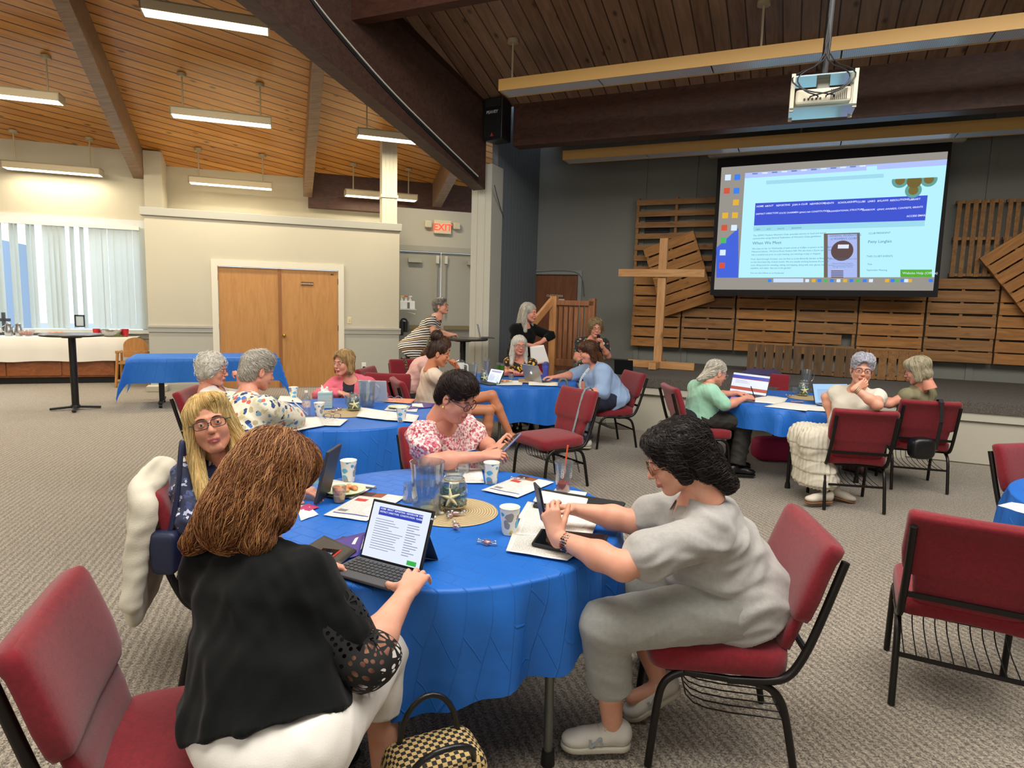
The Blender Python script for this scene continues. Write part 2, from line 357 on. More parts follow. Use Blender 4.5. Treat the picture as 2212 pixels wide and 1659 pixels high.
# exit wall
exw = MB(); lbox(exw, 2.1, 5.6, 13.3, 13.45, 2.75, 3.5); lbox(exw, 2.1, 2.3, 13.3, 13.45, 0, 2.75); lbox(exw, 4.12, 5.6, 13.3, 13.45, 0, 2.75)
wallobj('wall_exit', exw, paint('exit_wall_paint', 'b8b3a3'))
d2 = empty('door_2', LP(3.2, 13.3)); struct(d2); EXD = paint('exit_door_paint', 'a5a193', .55, .02)
f = MB(); lbox(f, 2.3, 4.12, 13.25, 13.4, 2.65, 2.76); lbox(f, 2.25, 2.33, 13.25, 13.4, 0, 2.65); lbox(f, 4.06, 4.14, 13.25, 13.4, 0, 2.65); inv(f.build('door_frame', EXD), d2)
mid = sL(onL(13.3, 953, 600))
for a, b in ((2.33, mid-.008), (mid+.008, 4.06)):
    lf = inv(lbox(MB(), a, b, 13.31, 13.36, .01, 2.64).build('door_leaf', EXD), d2)
for s_ in (mid-.09, mid+.09):
    inv(MB().cyl(LP(s_, 13.27, 1.3), LP(s_, 13.27, 2.6), .012).build('latch_rod', M('rod_paint', '8e8b80', .4)), d2)
    inv(lbox(MB(), s_-.03, s_+.03, 13.24, 13.3, 2.42, 2.58).build('latch_case', M('latch_white', 'cfcabb', .4)), d2)
for a, b in ((2.4, mid-.06), (mid+.06, 4.0)): inv(lbox(MB(), a, b, 13.2, 13.27, 1.06, 1.14).build('push_bar', M('push_bar_bronze', '9b8b66', .35, .5)), d2)
for a in (2.5, 3.75): inv(lbox(MB(), a, a+.28, 13.22, 13.3, 2.42, 2.5).build('door_closer', M('closer_grey', 'a9a697', .4)), d2)
# exit sign
p = onL(13.28, 955, 491); s_, z_ = sL(p), p[2]
es = empty('exit_sign', p, 0, 'white exit sign with glowing red letters above the grey double doors', 'exit sign')
inv(lbox(MB(), s_-.18, s_+.18, 13.22, 13.3, z_-.135, z_+.135).build('housing', M('sign_housing', 'd9cfae', .5), bevel=.01), es)
tx = MB(); tx.text('EXIT', LP(s_, 13.215, z_-.07), [*UL, 0], EZ, .19, 'CENTER', bold=True); inv(tx.build('lettering', M('exit_red', 'ff2b1a', .5, emit='ff3b2b', es=2.2)), es)
for k in (-1, 1):
    m = MB(); lbox(m, s_+k*.3-.07, s_+k*.3+.07, 13.2, 13.3, z_-.03, z_+.11); inv(m.build('emergency_lamp', M('sign_housing2', 'c9c0a4', .5), bevel=.02), es)
# white column on the partition end
cl = MB(); lbox(cl, 1.86, 2.14, 12.5, 12.8, 3.06, 4.6); lbox(cl, 1.84, 2.16, 12.48, 12.82, 3.55, 3.6)
for k in (1.93, 2.0, 2.07): lbox(cl, k-.004, k+.004, 12.49, 12.5, 3.06, 4.6)
tag(cl.build('column', paint('column_paint', 'cfc9b4')), 'short white boxed column standing on the end of the partition', 'column')
# fascia beam
fb = MB(); lbox(fb, .62, 5.3, 14.2, 14.45, 3.5, 4.25); tag(fb.build('roof_beam', BEAM), 'dark brown beam along the top of the wall above the exit doors', 'beam', None)
# ceilings
def zl(x, y): return 8.59-.31*(NL@np.array([x, y]))
def zr(x, y): return 7.398-.31*(NR@np.array([x, y]))
def slab(name, pts, zf, mat, org, ang, th=.12):
    # local frame: x along boards
    top = [np.array([x, y, zf(x, y)]) for x, y in pts]
    a = R(ang); o0 = np.array([*org, zf(*org)])
    ex = np.array([math.cos(a), math.sin(a), 0]); ex[2] = zf(org[0]+ex[0], org[1]+ex[1])-o0[2]; ex = nrm(ex)
    e2 = np.array([-math.sin(a), math.cos(a), 0]); e2[2] = zf(org[0]+e2[0], org[1]+e2[1])-o0[2]; ez = nrm(np.cross(ex, e2)); ey = np.cross(ez, ex)
    Mx = np.array([ex, ey, ez]).T
    loc = [Mx.T@(q-o0) for q in top]
    m = MB().prism(loc, (0, 0, th)); ob = m.build(name, mat)
    ob.matrix_world = Matrix([[*Mx[0], o0[0]], [*Mx[1], o0[1]], [*Mx[2], o0[2]], [0, 0, 0, 1]]); return struct(ob)
CL0 = np.array([-.6, 9.9]); CLd = np.array([-.94, -1.4])   # big beam line, z = 3.41+.53 t
def cl_(t, w=0): n = np.array([-.83, .557]); q = CL0+CLd*t+n*w; return q
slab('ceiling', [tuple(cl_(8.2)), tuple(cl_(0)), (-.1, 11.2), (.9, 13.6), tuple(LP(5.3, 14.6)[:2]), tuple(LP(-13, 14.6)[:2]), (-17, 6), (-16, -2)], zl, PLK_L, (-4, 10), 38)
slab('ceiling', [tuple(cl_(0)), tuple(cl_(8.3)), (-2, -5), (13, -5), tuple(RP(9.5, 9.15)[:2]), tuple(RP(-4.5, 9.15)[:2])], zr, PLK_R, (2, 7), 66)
struct(rbox(MB(), -4.3, 9.5, 9.15, 12.0, 4.72, 4.85).build('ceiling', M('stage_ceiling_dark', '1d1c1c', .9)))
# closing strip between the two roof slopes, on the big beam
m = MB(); a0 = cl_(-.2); a1 = cl_(8.2)
m.prism([np.array([*a0, zr(*a0)-.05]), np.array([*a1, zr(*a1)-.05]), np.array([*a1, zl(*a1)+.1]), np.array([*a0, zl(*a0)+.1])], np.array([-.08, .055, 0])); wallobj('wall_clerestory', m, M('clerestory_brown', '5d3a26', .6))
# big sloping girder
g = MB()
for tA, tB in ((-.12, 8.0),):
    vs = []
    for t_ in (tA, tB):
        zb = 3.41+.53*t_
        for w, top in ((0, 0), (.23, 0), (.23, 1), (0, 1)):
            q = cl_(t_, w); vs.append((q[0], q[1], zb if not top else zb+1.27))
    g.add(vs, [(0, 3, 2, 1), (4, 5, 6, 7), (0, 1, 5, 4), (1, 2, 6, 5), (2, 3, 7, 6), (3, 0, 4, 7)])
GIRD = woodm('girder_wood', '32201a', '52382b', 0, .5, .1)
tag(g.build('girder', GIRD, bevel=.006), 'big dark laminated girder sloping up from the column with cables along it', 'beam')
# rafters
def rafter(s0, d0, d1, w, h, label, zlo=None):
    m = MB(); vs = []
    for d in (d0, d1):
        for s_, tp in ((s0-w/2, 0), (s0+w/2, 0), (s0+w/2, 1), (s0-w/2, 1)):
            q = LP(s_, d); z = zl(q[0], q[1])+(0 if tp else -h); vs.append((q[0], q[1], z))
    m.add(vs, [(0, 3, 2, 1), (4, 5, 6, 7), (0, 1, 5, 4), (1, 2, 6, 5), (2, 3, 7, 6), (3, 0, 4, 7)])
    return tag(m.build('rafter', BEAMG, bevel=.005), label, 'beam')
rafter(-2.4, 7.2, 14.0, .19, .5, 'long sloping rafter left of the pendant rows, ending over the window corner')
rafter(.6, 9.2, 14.2, .17, .5, 'sloping rafter above the oak double doors')
rafter(3.3, 11.5, 14.2, .2, .5, 'short rafter tinted red above the exit sign')
# stage side: opening beam, column, walls
eb = rbox(MB(), -4.15, 9.5, 9.1, 9.35, 4.0-.02, 4.62); tag(eb.build('roof_beam', BEAM, bevel=.006), 'long dark beam across the top of the stage opening', 'beam')
tb_ = cl_(1.45); m = MB(); s_t, d_t = float(UR@tb_), float(NR@tb_); rbox(m, s_t, s_t+9, d_t, d_t+.16, 4.83, 5.45); tag(m.build('roof_beam', BEAM, bevel=.006), 'dark beam joining the girder at the top centre of the picture', 'beam')
m = MB(); rbox(m, s_t-.22, s_t-.02, d_t-.12, d_t+.02, 4.86, 5.6); tag(m.build('beam_post', BEAM, bevel=.006), 'short dark post where the top beam meets the girder', 'post')
D = 9.12; sc0 = sR(onR(D, 1015, 640)); sc1 = sR(onR(D, 1057, 640))
cm = MB(); rbox(cm, sc0, sc1, D, D+.4, 0, 3.75)
for k in (.3, .68): rbox(cm, sc0+(sc1-sc0)*k-.004, sc0+(sc1-sc0)*k+.004, D-.004, D, 0, 3.75)
cm2 = tag(cm.build('column', paint('column_grey', 'b9b8ac')), 'tall grey boxed column carrying the big girder beside the stage', 'column')
SID = NT('siding_blue_grey'); tcw = SID.n('TexCoord'); sp = SID.n('SeparateXYZ'); SID.l(tcw.outputs['Object'], sp.inputs[0])
fr_ = SID.math('FRACT', SID.math('DIVIDE', sp.outputs[0], .14)); gm = SID.math('LESS_THAN', fr_, .07); SID.base(SID.mix(gm, '6d757b', '555c62')); SID.bump(SID.math('SUBTRACT', 1., gm), .6, .008); SID.set(rough=.7)
cor = RP(0, 11.2); cor = onR(11.2, 1152, 640); a_ = RP(sc1-.05, D+.2)
dv = nrm(cor-a_)*[1, 1, 0]; L_ = float(np.linalg.norm((cor-a_)[:2]))
sd = MB().box((L_/2, 0, 2.4), (L_, .1, 4.8)); so = sd.build('wall_stage_left', SID.m); so.location = (a_[0], a_[1], 0); so.rotation_euler = (0, 0, math.atan2(dv[1], dv[0])); struct(so)
sb = sR(cor)
bw = MB(); dd = 11.2
dL, dRr = sR(onR(dd, 1155, 600)), sR(onR(dd, 1250, 600)); dz = onR(dd, 1200, 593)[2]
rbox(bw, sb-.1, dL, dd, dd+.15, 0, 4.8); rbox(bw, dRr, 9.5, dd, dd+.15, 0, 4.8); rbox(bw, dL, dRr, dd, dd+.15, dz, 4.8); wallobj('wall_stage', bw, STAGEW)
d3 = empty('door_3', RP((dL+dRr)/2, dd)); struct(d3)
inv(rbox(MB(), dL, dRr, dd+.02, dd+.07, 0, dz).build('door_leaf', DOORC), d3)
f = MB(); rbox(f, dL-.07, dL, dd-.03, dd+.02, 0, dz+.07); rbox(f, dRr, dRr+.07, dd-.03, dd+.02, 0, dz+.07); rbox(f, dL, dRr, dd-.03, dd+.02, dz, dz+.07); inv(f.build('door_frame', paint('stage_trim', '878a84', .6)), d3)
p = onR(dd, 1198, 640); tx = MB(); tx.text('CUSTODIAN', p+[0, 0, -.01], [*UR, 0], EZ, .055, 'CENTER', bold=True); o = tx.build('lettering', M('sign_letters', 'c9c4b4', .6)); inv(o, d3)
p = onR(dd, 1203, 649); m = MB(); rbox(m, sR(p)-.14, sR(p)+.14, dd+.0, dd+.02, p[2]-.03, p[2]+.03); inv(m.build('name_plate', M('plate_white', 'cfccc0', .5)), d3)
tx = MB(); tx.text('ELECTRICAL PANEL', RP(sR(p), dd-.002, p[2]-.014), [*UR, 0], EZ, .03, 'CENTER', bold=True); inv(tx.build('plate_lettering', BLACK), d3)
kb = MB(); kb.ball(RP(dRr-.08, dd-.03, 1.0), .03); inv(kb.build('door_knob', STEEL), d3)
# batten strips on stage wall
for i, x in enumerate((1392, 1500, 2140)):
    p = onR(dd, x, 400); m = rbox(MB(), sR(p)-.045, sR(p)+.045, dd-.02, dd, 0, 4.8); wallobj('trim_%d' % (5+i), m, STAGEW)
# stage platform
SD = 8.46; st = empty('stage', RP(2, SD)); struct(st); ss0 = -3.05
pf = rbox(MB(), ss0, 9.5, SD+.03, 11.2, 0, .70); inv(pf.build('platform', M('stage_front_paint', 'b5b0a0', .7)), st)
lp = rbox(MB(), ss0-.02, 9.5, SD-.02, SD+.05, .50, .60); inv(lp.build('fascia_trim', M('stage_trim_paint', 'bdb9aa', .6), bevel=.004), st)
STC = NT('stage_carpet'); STC.base(STC.ramp(STC.noise(STC.co(), 120, 3, .7), [(.35, '3a3632'), (.65, '6b655d')])); STC.set(rough=.95)
ce = rbox(MB(), ss0-.03, 9.5, SD-.04, 11.2, .60, .72); inv(ce.build('carpet', STC.m), st)
fp = rbox(MB(), 1.2, 4.7, SD+.012, SD+.03, .03, .49); inv(fp.build('front_panel', M('stage_panel_paint', 'b9b4a5', .65)), st)
for k in range(3): 
    m = rbox(MB(), ss0-.28*(3-k), ss0-.28*(2-k), SD+.25, SD+1.5, 0, .18*(k+1)); inv(m.build('step', STC.m), st)
# outer walls (left, rear, right)
def vwall(name, a, b, z1, mat, th=.15):
    a = np.array([*a, 0.]); b = np.array([*b, 0.]); m = MB().bar(a+[0, 0, z1/2], b+[0, 0, z1/2], th, z1); return wallobj(name, m, mat)
lw0 = LP(-9.5, 14.0); vwall('wall_left', lw0[:2], (-14.5, 4), 8.3, CREAM); vwall('wall_left_rear', (-14.5, 4), (-13, -4.5), 10.5, CREAM)
vwall('wall_rear', (-13.5, -4.6), (13, -4.6), 12.5, CREAM); vwall('wall_right', RP(9.3, 12)[:2], (12.6, -5), 10, CREAM)
# ================= FIXTURES, STAGE, FURNITURE =================
FIXB = M('fixture_cream', 'b3a587', .5); DIFF = M('lamp_diffuser', 'fff4d8', .4, emit='fff1cf', es=5.0)
def ribbed():
    t = NT('off_diffuser'); w = t.n('TexWave', _bands_direction='X'); t.l(t.co(), w.inputs['Vector']); w.inputs['Scale'].default_value = 16
    t.base(t.mix(w.outputs['Fac'], 'a9b0b8', 'cdd3d9')); t.set(rough=.25); return t.m
OFFD = ribbed(); TAN = M('fixture_tan', 'c59a55', .5)
def pendant(s, d, lit=True, label='', zdrop=.64, vis=True):
    q = LP(s, d); zc = zl(q[0], q[1]); zb = zc-zdrop
    t = empty('pendant_light', (q[0], q[1], zb), R(20), label, 'ceiling light', 'lit pendant lights under the pine ceiling')
    m = MB(); Lh, Wh, H = .73, .15, .12
    m.box((0, -Wh+.01, H/2), (2*Lh, .02, H)); m.box((0, Wh-.01, H/2), (2*Lh, .02, H)); m.box((0, 0, H-.01), (2*Lh, 2*Wh, .02))
    for k in (-1, 1): m.box((k*(Lh-.01), 0, H/2), (.02, 2*Wh, H))
    m.build('housing', FIXB, t)
    MB().box((0, 0, .012), (2*Lh-.04, 2*Wh-.04, .02)).build('diffuser', DIFF, t)
    for k in (-1, 1):
        x = k*.56; cx = q+UL_3*x; zz = zl(cx[0], cx[1])-zb
        MB().cyl((x, 0, H), (x, 0, zz), .012, n=8).build('stem', FIXB, t)
        MB().lathe([(.0, 0), (.062, 0), (.066, .012), (.066, .05), (0, .05)], 20, (x, 0, zz-.045)).build('canopy', FIXB, t, smooth=40)
    l = bpy.data.lights.new('pendant_lamp', 'AREA'); l.shape = 'RECTANGLE'; l.size = 1.4; l.size_y = .26; l.energy = PENDANT_W*(.19 if d > 13 else .9); l.color = (1, .88, .68)
    o = bpy.data.objects.new('lamp_light', l); COL.objects.link(o); o.parent = t; o.location = (0, 0, -.012)
    return t
UL_3 = np.array([*UL, 0.])
for s, d, w in ((-3.66, 13.7, 'over the buffet window wall, leftmost of the farthest row'), (-.8, 13.7, 'just above the partition left of the oak doors, farthest row'), (2.02, 13.7, 'in front of the white column, farthest row'),
             (-3.66, 11.55, 'cut by the left picture edge, middle row'), (-.78, 11.55, 'between the two long rafters, middle row'), (2.02, 11.55, 'partly behind the girder, middle row'),
             (-3.66, 9.4, 'peeking in at the top left corner'), (-.78, 9.4, 'nearest and largest, beside the top of the girder')):
    pendant(s, d, label='lit cream pendant light '+w)
for s, d in ((-6.5, 12.5), (-6.5, 9), (-3.66, 7.2), (-5.7, 5.2)):  # extra pendants out of view, added to light the hall
    pendant(s, d, label='lit cream pendant light above the hall outside the view', zdrop=1.2)
def longlight(x0, y0, D, zb, Ltot, nseg, label, stems):
    p = onR(D, x0, y0); s0 = sR(p); z = p[2]
    t = empty('strip_light', RP(s0, D, z), -R(24), label, 'ceiling light')
    m = MB(); m.box((Ltot/2, -.14, .07), (Ltot, .015, .14)); m.box((Ltot/2, .14, .07), (Ltot, .015, .14)); m.box((Ltot/2, 0, .135), (Ltot, .28, .012)); m.box((.008, 0, .07), (.015, .28, .14)); m.build('housing', TAN, t)
    L = Ltot/nseg
    for i in range(nseg): MB().box((L*(i+.5), 0, .012), (L-.015, .255, .012)).build('diffuser', OFFD, t)
    for x in stems:
        q = RP(s0+x, D); top = (zr(q[0], q[1]) if D < 9 else 4.72)-z
        MB().cyl((x, 0, .14), (x, 0, top), .013, n=8).build('stem', FIXB, t); MB().lathe([(0, 0), (.07, 0), (.07, .05), (0, .05)], 20, (x, 0, top-.04)).build('canopy', FIXB, t, smooth=40)
longlight(1087, 204, 7.86, 0, 7.8, 6, 'long unlit strip light with tan sides hanging before the stage beam', [.12, 3.1, 6.2])
longlight(1222, 350, 9.95, 0, 7.8, 6, 'long unlit strip light with tan sides hanging over the stage', [.3, 3.4, 6.4])
# --- speaker
spk = onR(9.0, 1077, 262); t = empty('loudspeaker', spk, -R(24)+R(-8), 'black loudspeaker hung in the corner where the girder meets the stage beam', 'loudspeaker')
m = MB().prism([(-.17, -.16, -.30), (.17, -.16, -.30), (.14, .14, -.30), (-.14, .14, -.30)], (0, 0, .6)); o = m.build('cabinet', BLACK, t, bevel=.02)
MB().box((0, -.165, -.07), (.29, .012, .40)).build('grille', M('speaker_grille', '0b0b0c', .7, bump=.6, bs=400), t, bevel=.005)
MB().prism([(-.13, -.172, .16), (.13, -.172, .16), (.13, -.172, .28), (-.13, -.172, .28)], (0, .01, 0)).build('horn', M('horn_black', '202022', .5), t, bevel=.01)
MB().text('PEAVEY', (0, -.175, .07), (1, 0, 0), (0, 0, 1), .06, 'CENTER', bold=True).build('logo', M('logo_white', 'd8d8d8', .5), t)
MB().prism([(-.025, -.175, -.25), (.025, -.175, -.25), (0, -.175, -.2)], (0, .004, 0)).build('badge', M('badge_red', 'b3403a', .5), t)
for k in (-.13, .13):
    MB().tube([(k, 0, .30), (k*1.1, .02, .42), (k*1.15, .04, .52)], .006, 6).build('chain', STEEL, t)
# cables on the girder
def girder_pt(t_, f): q = cl_(t_, -.012); return np.array([q[0], q[1], 3.41+.53*t_+1.27*f])
cab = empty('cable_bundle', girder_pt(1, .1), 0, 'black and white cables strapped along the side of the big girder', 'cable')
for k, (c, dz) in enumerate((('1a1a1a', 0), ('1a1a1a', .02), ('c9c4b6', .045))):
    pts = [girder_pt(2.0, .78-dz), girder_pt(1.98, .62-dz), girder_pt(1.9, .45), girder_pt(1.75, .33+dz), girder_pt(1.5, .25+dz), girder_pt(1.1, .15+dz), girder_pt(.6, .09+dz), girder_pt(.2, .05+dz), girder_pt(-.0, .03+dz)]
    inv(MB().tube(pts, .011, 6).build('cable', M('cable_'+c, c, .5)), cab)
w_ = MB().tube([onR(9.05, 1068, 400), onR(9.3, 1078, 440), onR(10, 1100, 510), onR(11.1, 1138, 583), onR(11.17, 1155, 588), onR(11.17, 1215, 584), onR(11.17, 1258, 590), onR(11.17, 1262, 640)], .008, 6)
tag(w_.build('wall_cable', M('cable_grey', '55585a', .6)), 'thin grey cable drooping down the blue-grey siding to the brown door frame', 'cable')
# --- projector on its pole
pp = onR(6.25, 1776, 205); t = empty('projector', pp, -R(24)+R(3), 'cream projector in a wire cradle on a black ceiling pole', 'projector')
PJ = M('projector_cream', 'cfc8b2', .45)
MB().box((0, 0, -.045), (.42, .3, .12)).build('body', PJ, t, bevel=.02)
m = MB()
for i in range(9): m.box((.06+i*.014, -.152, -.045), (.006, .004, .085))
for i in range(5): m.box((-.14+i*.03, -.152, -.07), (.014, .004, .018))
m.build('vents', M('vent_dark', '3b372f', .6), t)
MB().box((0, 0, -.14), (.5, .34, .012)).build('lower_shelf', M('shelf_metal', 'b9cfd4', .15, .9), t)
MB().box((0, 0, .12), (.5, .3, .01)).build('upper_shelf', M('shelf_metal', 'b9cfd4', .15, .9), t)
for k in (-.235, .235):
    MB().box((k, -.15, -.01), (.03, .025, .3)).build('post', PJ, t); MB().box((k, .15, -.01), (.03, .025, .3)).build('post', PJ, t)
MB().box((0, 0, .07), (.1, .1, .1)).build('mount', M('mount_grey', '8b8a80', .4, .5), t, bevel=.01)
ztop = zr(pp[0], pp[1])-pp[2]
MB().cyl((0, 0, .12), (.04, .02, ztop), .03, n=12).build('pole', BLACK, t)
for k, a in enumerate((-.5, .45)): MB().tube([(.04, 0, ztop-.45), (a*.6, .05, ztop-.2), (a, .1, ztop)], .018, 6).build('brace', M('brace_grey', '5c5b58', .5, .6), t)
for k in range(4):
    r_ = random.Random(k); MB().tube([(.0, -.04, .6), (-.02+.02*k, -.06, .25), ((-1)**k*(.2+.03*k), -.16, .12), ((-1)**k*(.16), -.22, -.02), (-.1+.06*k, -.2, -.06), (-.1+.06*k, -.155, -.06)], .006, 6).build('cable', BLACK, t)
# --- projection screen
DS = 10.55
def SP(x, y, o=0.): return onR(DS-o, 1540+x/4.174, 320+y/4.174)     # detail coordinates of the page
tl, tr, br_, bl_ = SP(78, 175), SP(2120, 30), SP(1985, 1285), SP(10, 1275)
s0, s1 = (sR(tl)+sR(bl_))/2, (sR(tr)+sR(br_))/2; zt, zb = (tl[2]+tr[2])/2, (bl_[2]+br_[2])/2
t = empty('projection_screen', RP((s0+s1)/2, DS, zb), 0, 'pulled-down projection screen showing a blue web page above the pallets', 'projection screen')
bm_ = MB().prism([SP(-25, 1325, -.006), SP(2025, 1345, -.006), SP(2160, -75, -.006), SP(45, 95, -.006)], np.array([*NR, 0])*.006); inv(bm_.build('black_border', M('screen_black', '0c0c0f', .8)), t)
def em(name, col, es=1.0): return M(name, (0, 0, 0), .9, emit=col, es=es, spec=0.)
inv(MB().prism([SP(10, 1275), SP(1985, 1285), SP(2120, 30), SP(78, 175)], np.array([*NR, 0])*.003).build('screen_surface', em('screen_grey', '908b84')), t)
inv(rbox(MB(), s0-.22, s1+.2, DS-.02, DS+.12, zt+.14, zt+.28).build('roller_case', M('case_white', 'a9a69a', .4), bevel=.03), t)
ux, uz = np.array([*UR, 0]), EZ
def patch(m, x0, y0, x1, y1, o):    # quadrilateral between page coordinates, following the page
    m.add([SP(x0, y0 if not callable(y0) else y0(x0), o), SP(x1, y0 if not callable(y0) else y0(x1), o), SP(x1, y1 if not callable(y1) else y1(x1), o), SP(x0, y1 if not callable(y1) else y1(x0), o)][::-1], [(0, 1, 2, 3)])
def Y(v):      # page row v (0 top of page .. 1 bottom) at column x
    return lambda x: (1-v)*(225-(x-290)*.0655)+v*(1168-(x-230)*.003)
PX0, PX1 = 262, 2095
def quad4(m, o, *q): m.add([SP(x, y, o) for x, y in q], [(0, 1, 2, 3)])
m = MB(); m.mi = 0; quad4(m, .002, (287, 272), (2107, 153), (2113, 100), (290, 225))
m.mi = 1; quad4(m, .002, (230, 1168), (1997, 1163), (2107, 153), (287, 272))
m.mi = 2; quad4(m, .004, (370, 698), (1913, 652), (1937, 425), (383, 497))
m.mi = 3; patch(m, 365, Y(.51), 1910, Y(.56), .004)
m.mi = 4; patch(m, 1000, Y(.60), 1325, Y(1), .004); m.mi = 5; patch(m, 1035, Y(.61), 1300, Y(1), .005)
m.mi = 6; patch(m, 1690, 1095, 1975, 1163, .006)
m.mi = 7; patch(m, 30, lambda x: 900-(x-30)*.9, 230, lambda x: 1168, .002)
m.mi = 8; patch(m, 545, 1175, 815, 1210, .003)
m.mi = 3; patch(m, 480, Y(.085), 1540, Y(.12), .003)
m.mi = 1; patch(m, 1385, Y(.012), 1480, Y(.05), .003)
inv(m.build('web_page', [em('pg_tab', 'a9b9f0'), em('pg_bg', 'aee4f3'), em('pg_nav', '3f52c4'), em('pg_line', '97cfe0'), em('pg_photo', '6b6257'), em('pg_photo2', 'a3b2e6'), em('pg_green', '55a52e'), em('pg_desk', '4460cf'), em('pg_search', 'bfd4f2')]), t)
m = MB()
def tw(txt, x, y, h, b=True, al='LEFT', o=.008):
    sl = -.0655*(1-(y-200)/1000); m.text(txt, SP(x, y, o), [UR[0], UR[1], -sl*.9], uz, h/4.174/139*.93, al, bold=b)
for tx_, x in (('HOME', 392), ('ABOUT', 468), ('REPORTING', 570), ('JOIN A CLUB', 715), ('NEWSROOM', 872), ('EVENTS', 1006), ('SCHOLARSHIPS', 1126), ('CLUBS', 1300), ('LINKS', 1395), ('BYLAWS', 1482), ('RESOLUTIONS', 1595), ('LIBRARY', 1768)): tw(tx_, x, 534-(x-392)*.045, 22)
for tx_, x in (('DISTRICT DIRECTORS', 387), ('STATE CHAIRMEN', 597), ('GFWC-NH CONSTITUTION', 776), ('ORGANIZATIONAL STRUCTURE', 1028), ('YEARBOOK', 1340), ('GFWC AWARDS, CONTESTS, GRANTS', 1478)): tw(tx_, x, 602-(x-387)*.037, 20)
tw('ACCESS EMAIL', 1745, 622, 22); tw('Website Help (Offline)', 1708, 1136, 28, False)
inv(m.build('page_text', em('pg_white', 'd6dcff')), t)
m = MB()
for tx_, x, y, h in (('When We Meet', 356, 870, 38), ('Patty Langlais', 1396, 856, 34), ('CLUB PRESIDENT', 1402, 777, 22), ("THIS CLUB'S EVENTS", 1385, 984, 22), ('Title', 1392, 1054, 20), ('September Meeting', 1386, 1106, 20), ('VIEW', 384, 740, 18), ('EDIT', 484, 737, 18), ('DELETE', 580, 733, 18), ('REVISIONS', 708, 728, 18),
    ('The GFWC Hudson Women\'s Club, provides service to local and world', 362, 796, 21), ('communities using General Federation of Women\'s Clubs guidelines.', 358, 822, 21),
    ('We meet on the 1st Wednesday of each month at 6:30pm in person at the Rodgers', 352, 914, 20), ('Memorial Library, 194 Derry Road, Hudson NH. We also have a Zoom option, the', 350, 940, 20), ('link is emailed out prior to each meeting. (no meetings in July or August)', 348, 968, 20),
    ('From April through October, you can find us at the Butterfly Garden at Benson Park', 343, 1008, 20), ('on the third Saturday of each month. We are usually working between 8 a.m. and', 341, 1034, 20), ('noon. Bring tools for weeding, raking, and clipping, along with your gloves, bug', 340, 1062, 20), ('repellent, and water. See you in the garden!', 338, 1088, 20), ('You can also follow us on Facebook!', 336, 1132, 20),
    ('GENERAL FEDERATION', 1050, 800, 24), ("of WOMEN'S CLUBS", 1058, 828, 24), ('GFWC-NH Hudson Women\'s Club', 1048, 1006, 15), ('Women Working Together', 1075, 1045, 15), ('Dedicated to Community Improvement', 1040, 1060, 13), ('Through Volunteer Service', 1075, 1075, 15)): tw(tx_, x, y, h, False)
inv(m.build('page_text', em('pg_dark', '3f6f8a')), t)
m = MB()
for i in range(5): m.quad(SP(1065, 1110+i*14, .008), ux, uz, .16, .012)
m.lathe([(0, 0), (.16, 0)], 30)
m.v[-60:] = [tuple(SP(1165, 925, .008)+ux*a[0]*.9+uz*a[1]*.9) for a in m.v[-60:]]
inv(m.build('banner_emblem', em('pg_brown', '5c4a48')), t)
m = MB(); m.quad(SP(1125, 905, .009), ux, uz, .14, .055); inv(m.build('page_text', em('pg_wh2', 'd5dcf0')), t)
# desktop icons and club emblem
m = MB(); r_ = random.Random(4)
icons = [(135, 265, 2), (220, 262, 3), (125, 385, 0), (212, 385, 3), (207, 490, 1), (110, 608, 1), (198, 605, 1), (102, 718, 0), (190, 718, 2), (95, 832, 4), (88, 942, 2), (82, 1058, 0)]
for x, y, c in icons:
    p = SP(x, y, .006); m.mi = c; m.quad(p, ux, uz, .085, .085, 0, -.042, -.042)
for i, x in enumerate((512, 850, 908, 960, 1017, 1072, 1132, 1192, 1248, 1308, 1368, 1425, 1570, 1620, 1660, 1710, 1742, 1775, 1965)): m.mi = [3, 2, 1, 3, 4][i % 5]; m.quad(SP(x, 1195, .006), ux, uz, .05, .045, 0, -.025, -.022)
m.mi = 5
for i in range(12): m.mi = (5, 2)[i % 2]; m.quad(SP(355+i*88, 238-i*6.3, .006), ux, uz, .075, .02)
inv(m.build('desktop_icons', [em('ic_red', 'c8523c'), em('ic_yel', 'd8a83c'), em('ic_wht', 'cfe0f2'), em('ic_blu', '3c7be0'), em('ic_grn', '4fae5f'), em('ic_gry', '6f7fb0')]), t)
m = MB(); c0 = SP(1815, 300, .006)
for a, (dx, dz) in enumerate(((0, 0), (-.17, .02), (.17, .02), (0, -.12))):
    m.mi = 0 if a else 1; n = 24; ce = c0+ux*dx+uz*dz
    vs = [ce+ux*math.cos(2*math.pi*k/n)*.1*(1 if a else .9)+uz*min(math.sin(2*math.pi*k/n)*.1*(1 if a else .9), SP(1815, 272)[2]-ce[2])-np.array([*NR, 0])*(.001*a if a else .006) for k in range(n)]
    m.add(vs, [tuple(range(n))])
inv(m.build('club_emblem', [em('emb_ring', '5f9a92'), em('emb_brown', '6d5f34')]), t)
m = MB()
for q in ((-.17, .02), (.17, .02), (0, -.12)):
    ce = c0+ux*q[0]+uz*q[1]-np.array([*NR, 0])*.005; n = 20; m.add([ce+ux*math.cos(2*math.pi*k/n)*.06+uz*min(math.sin(2*math.pi*k/n)*.06, SP(1815, 272)[2]-ce[2]) for k in range(n)], [tuple(range(n))])
inv(m.build('club_emblem_disc', em('emb_brown2', '756538')), t)
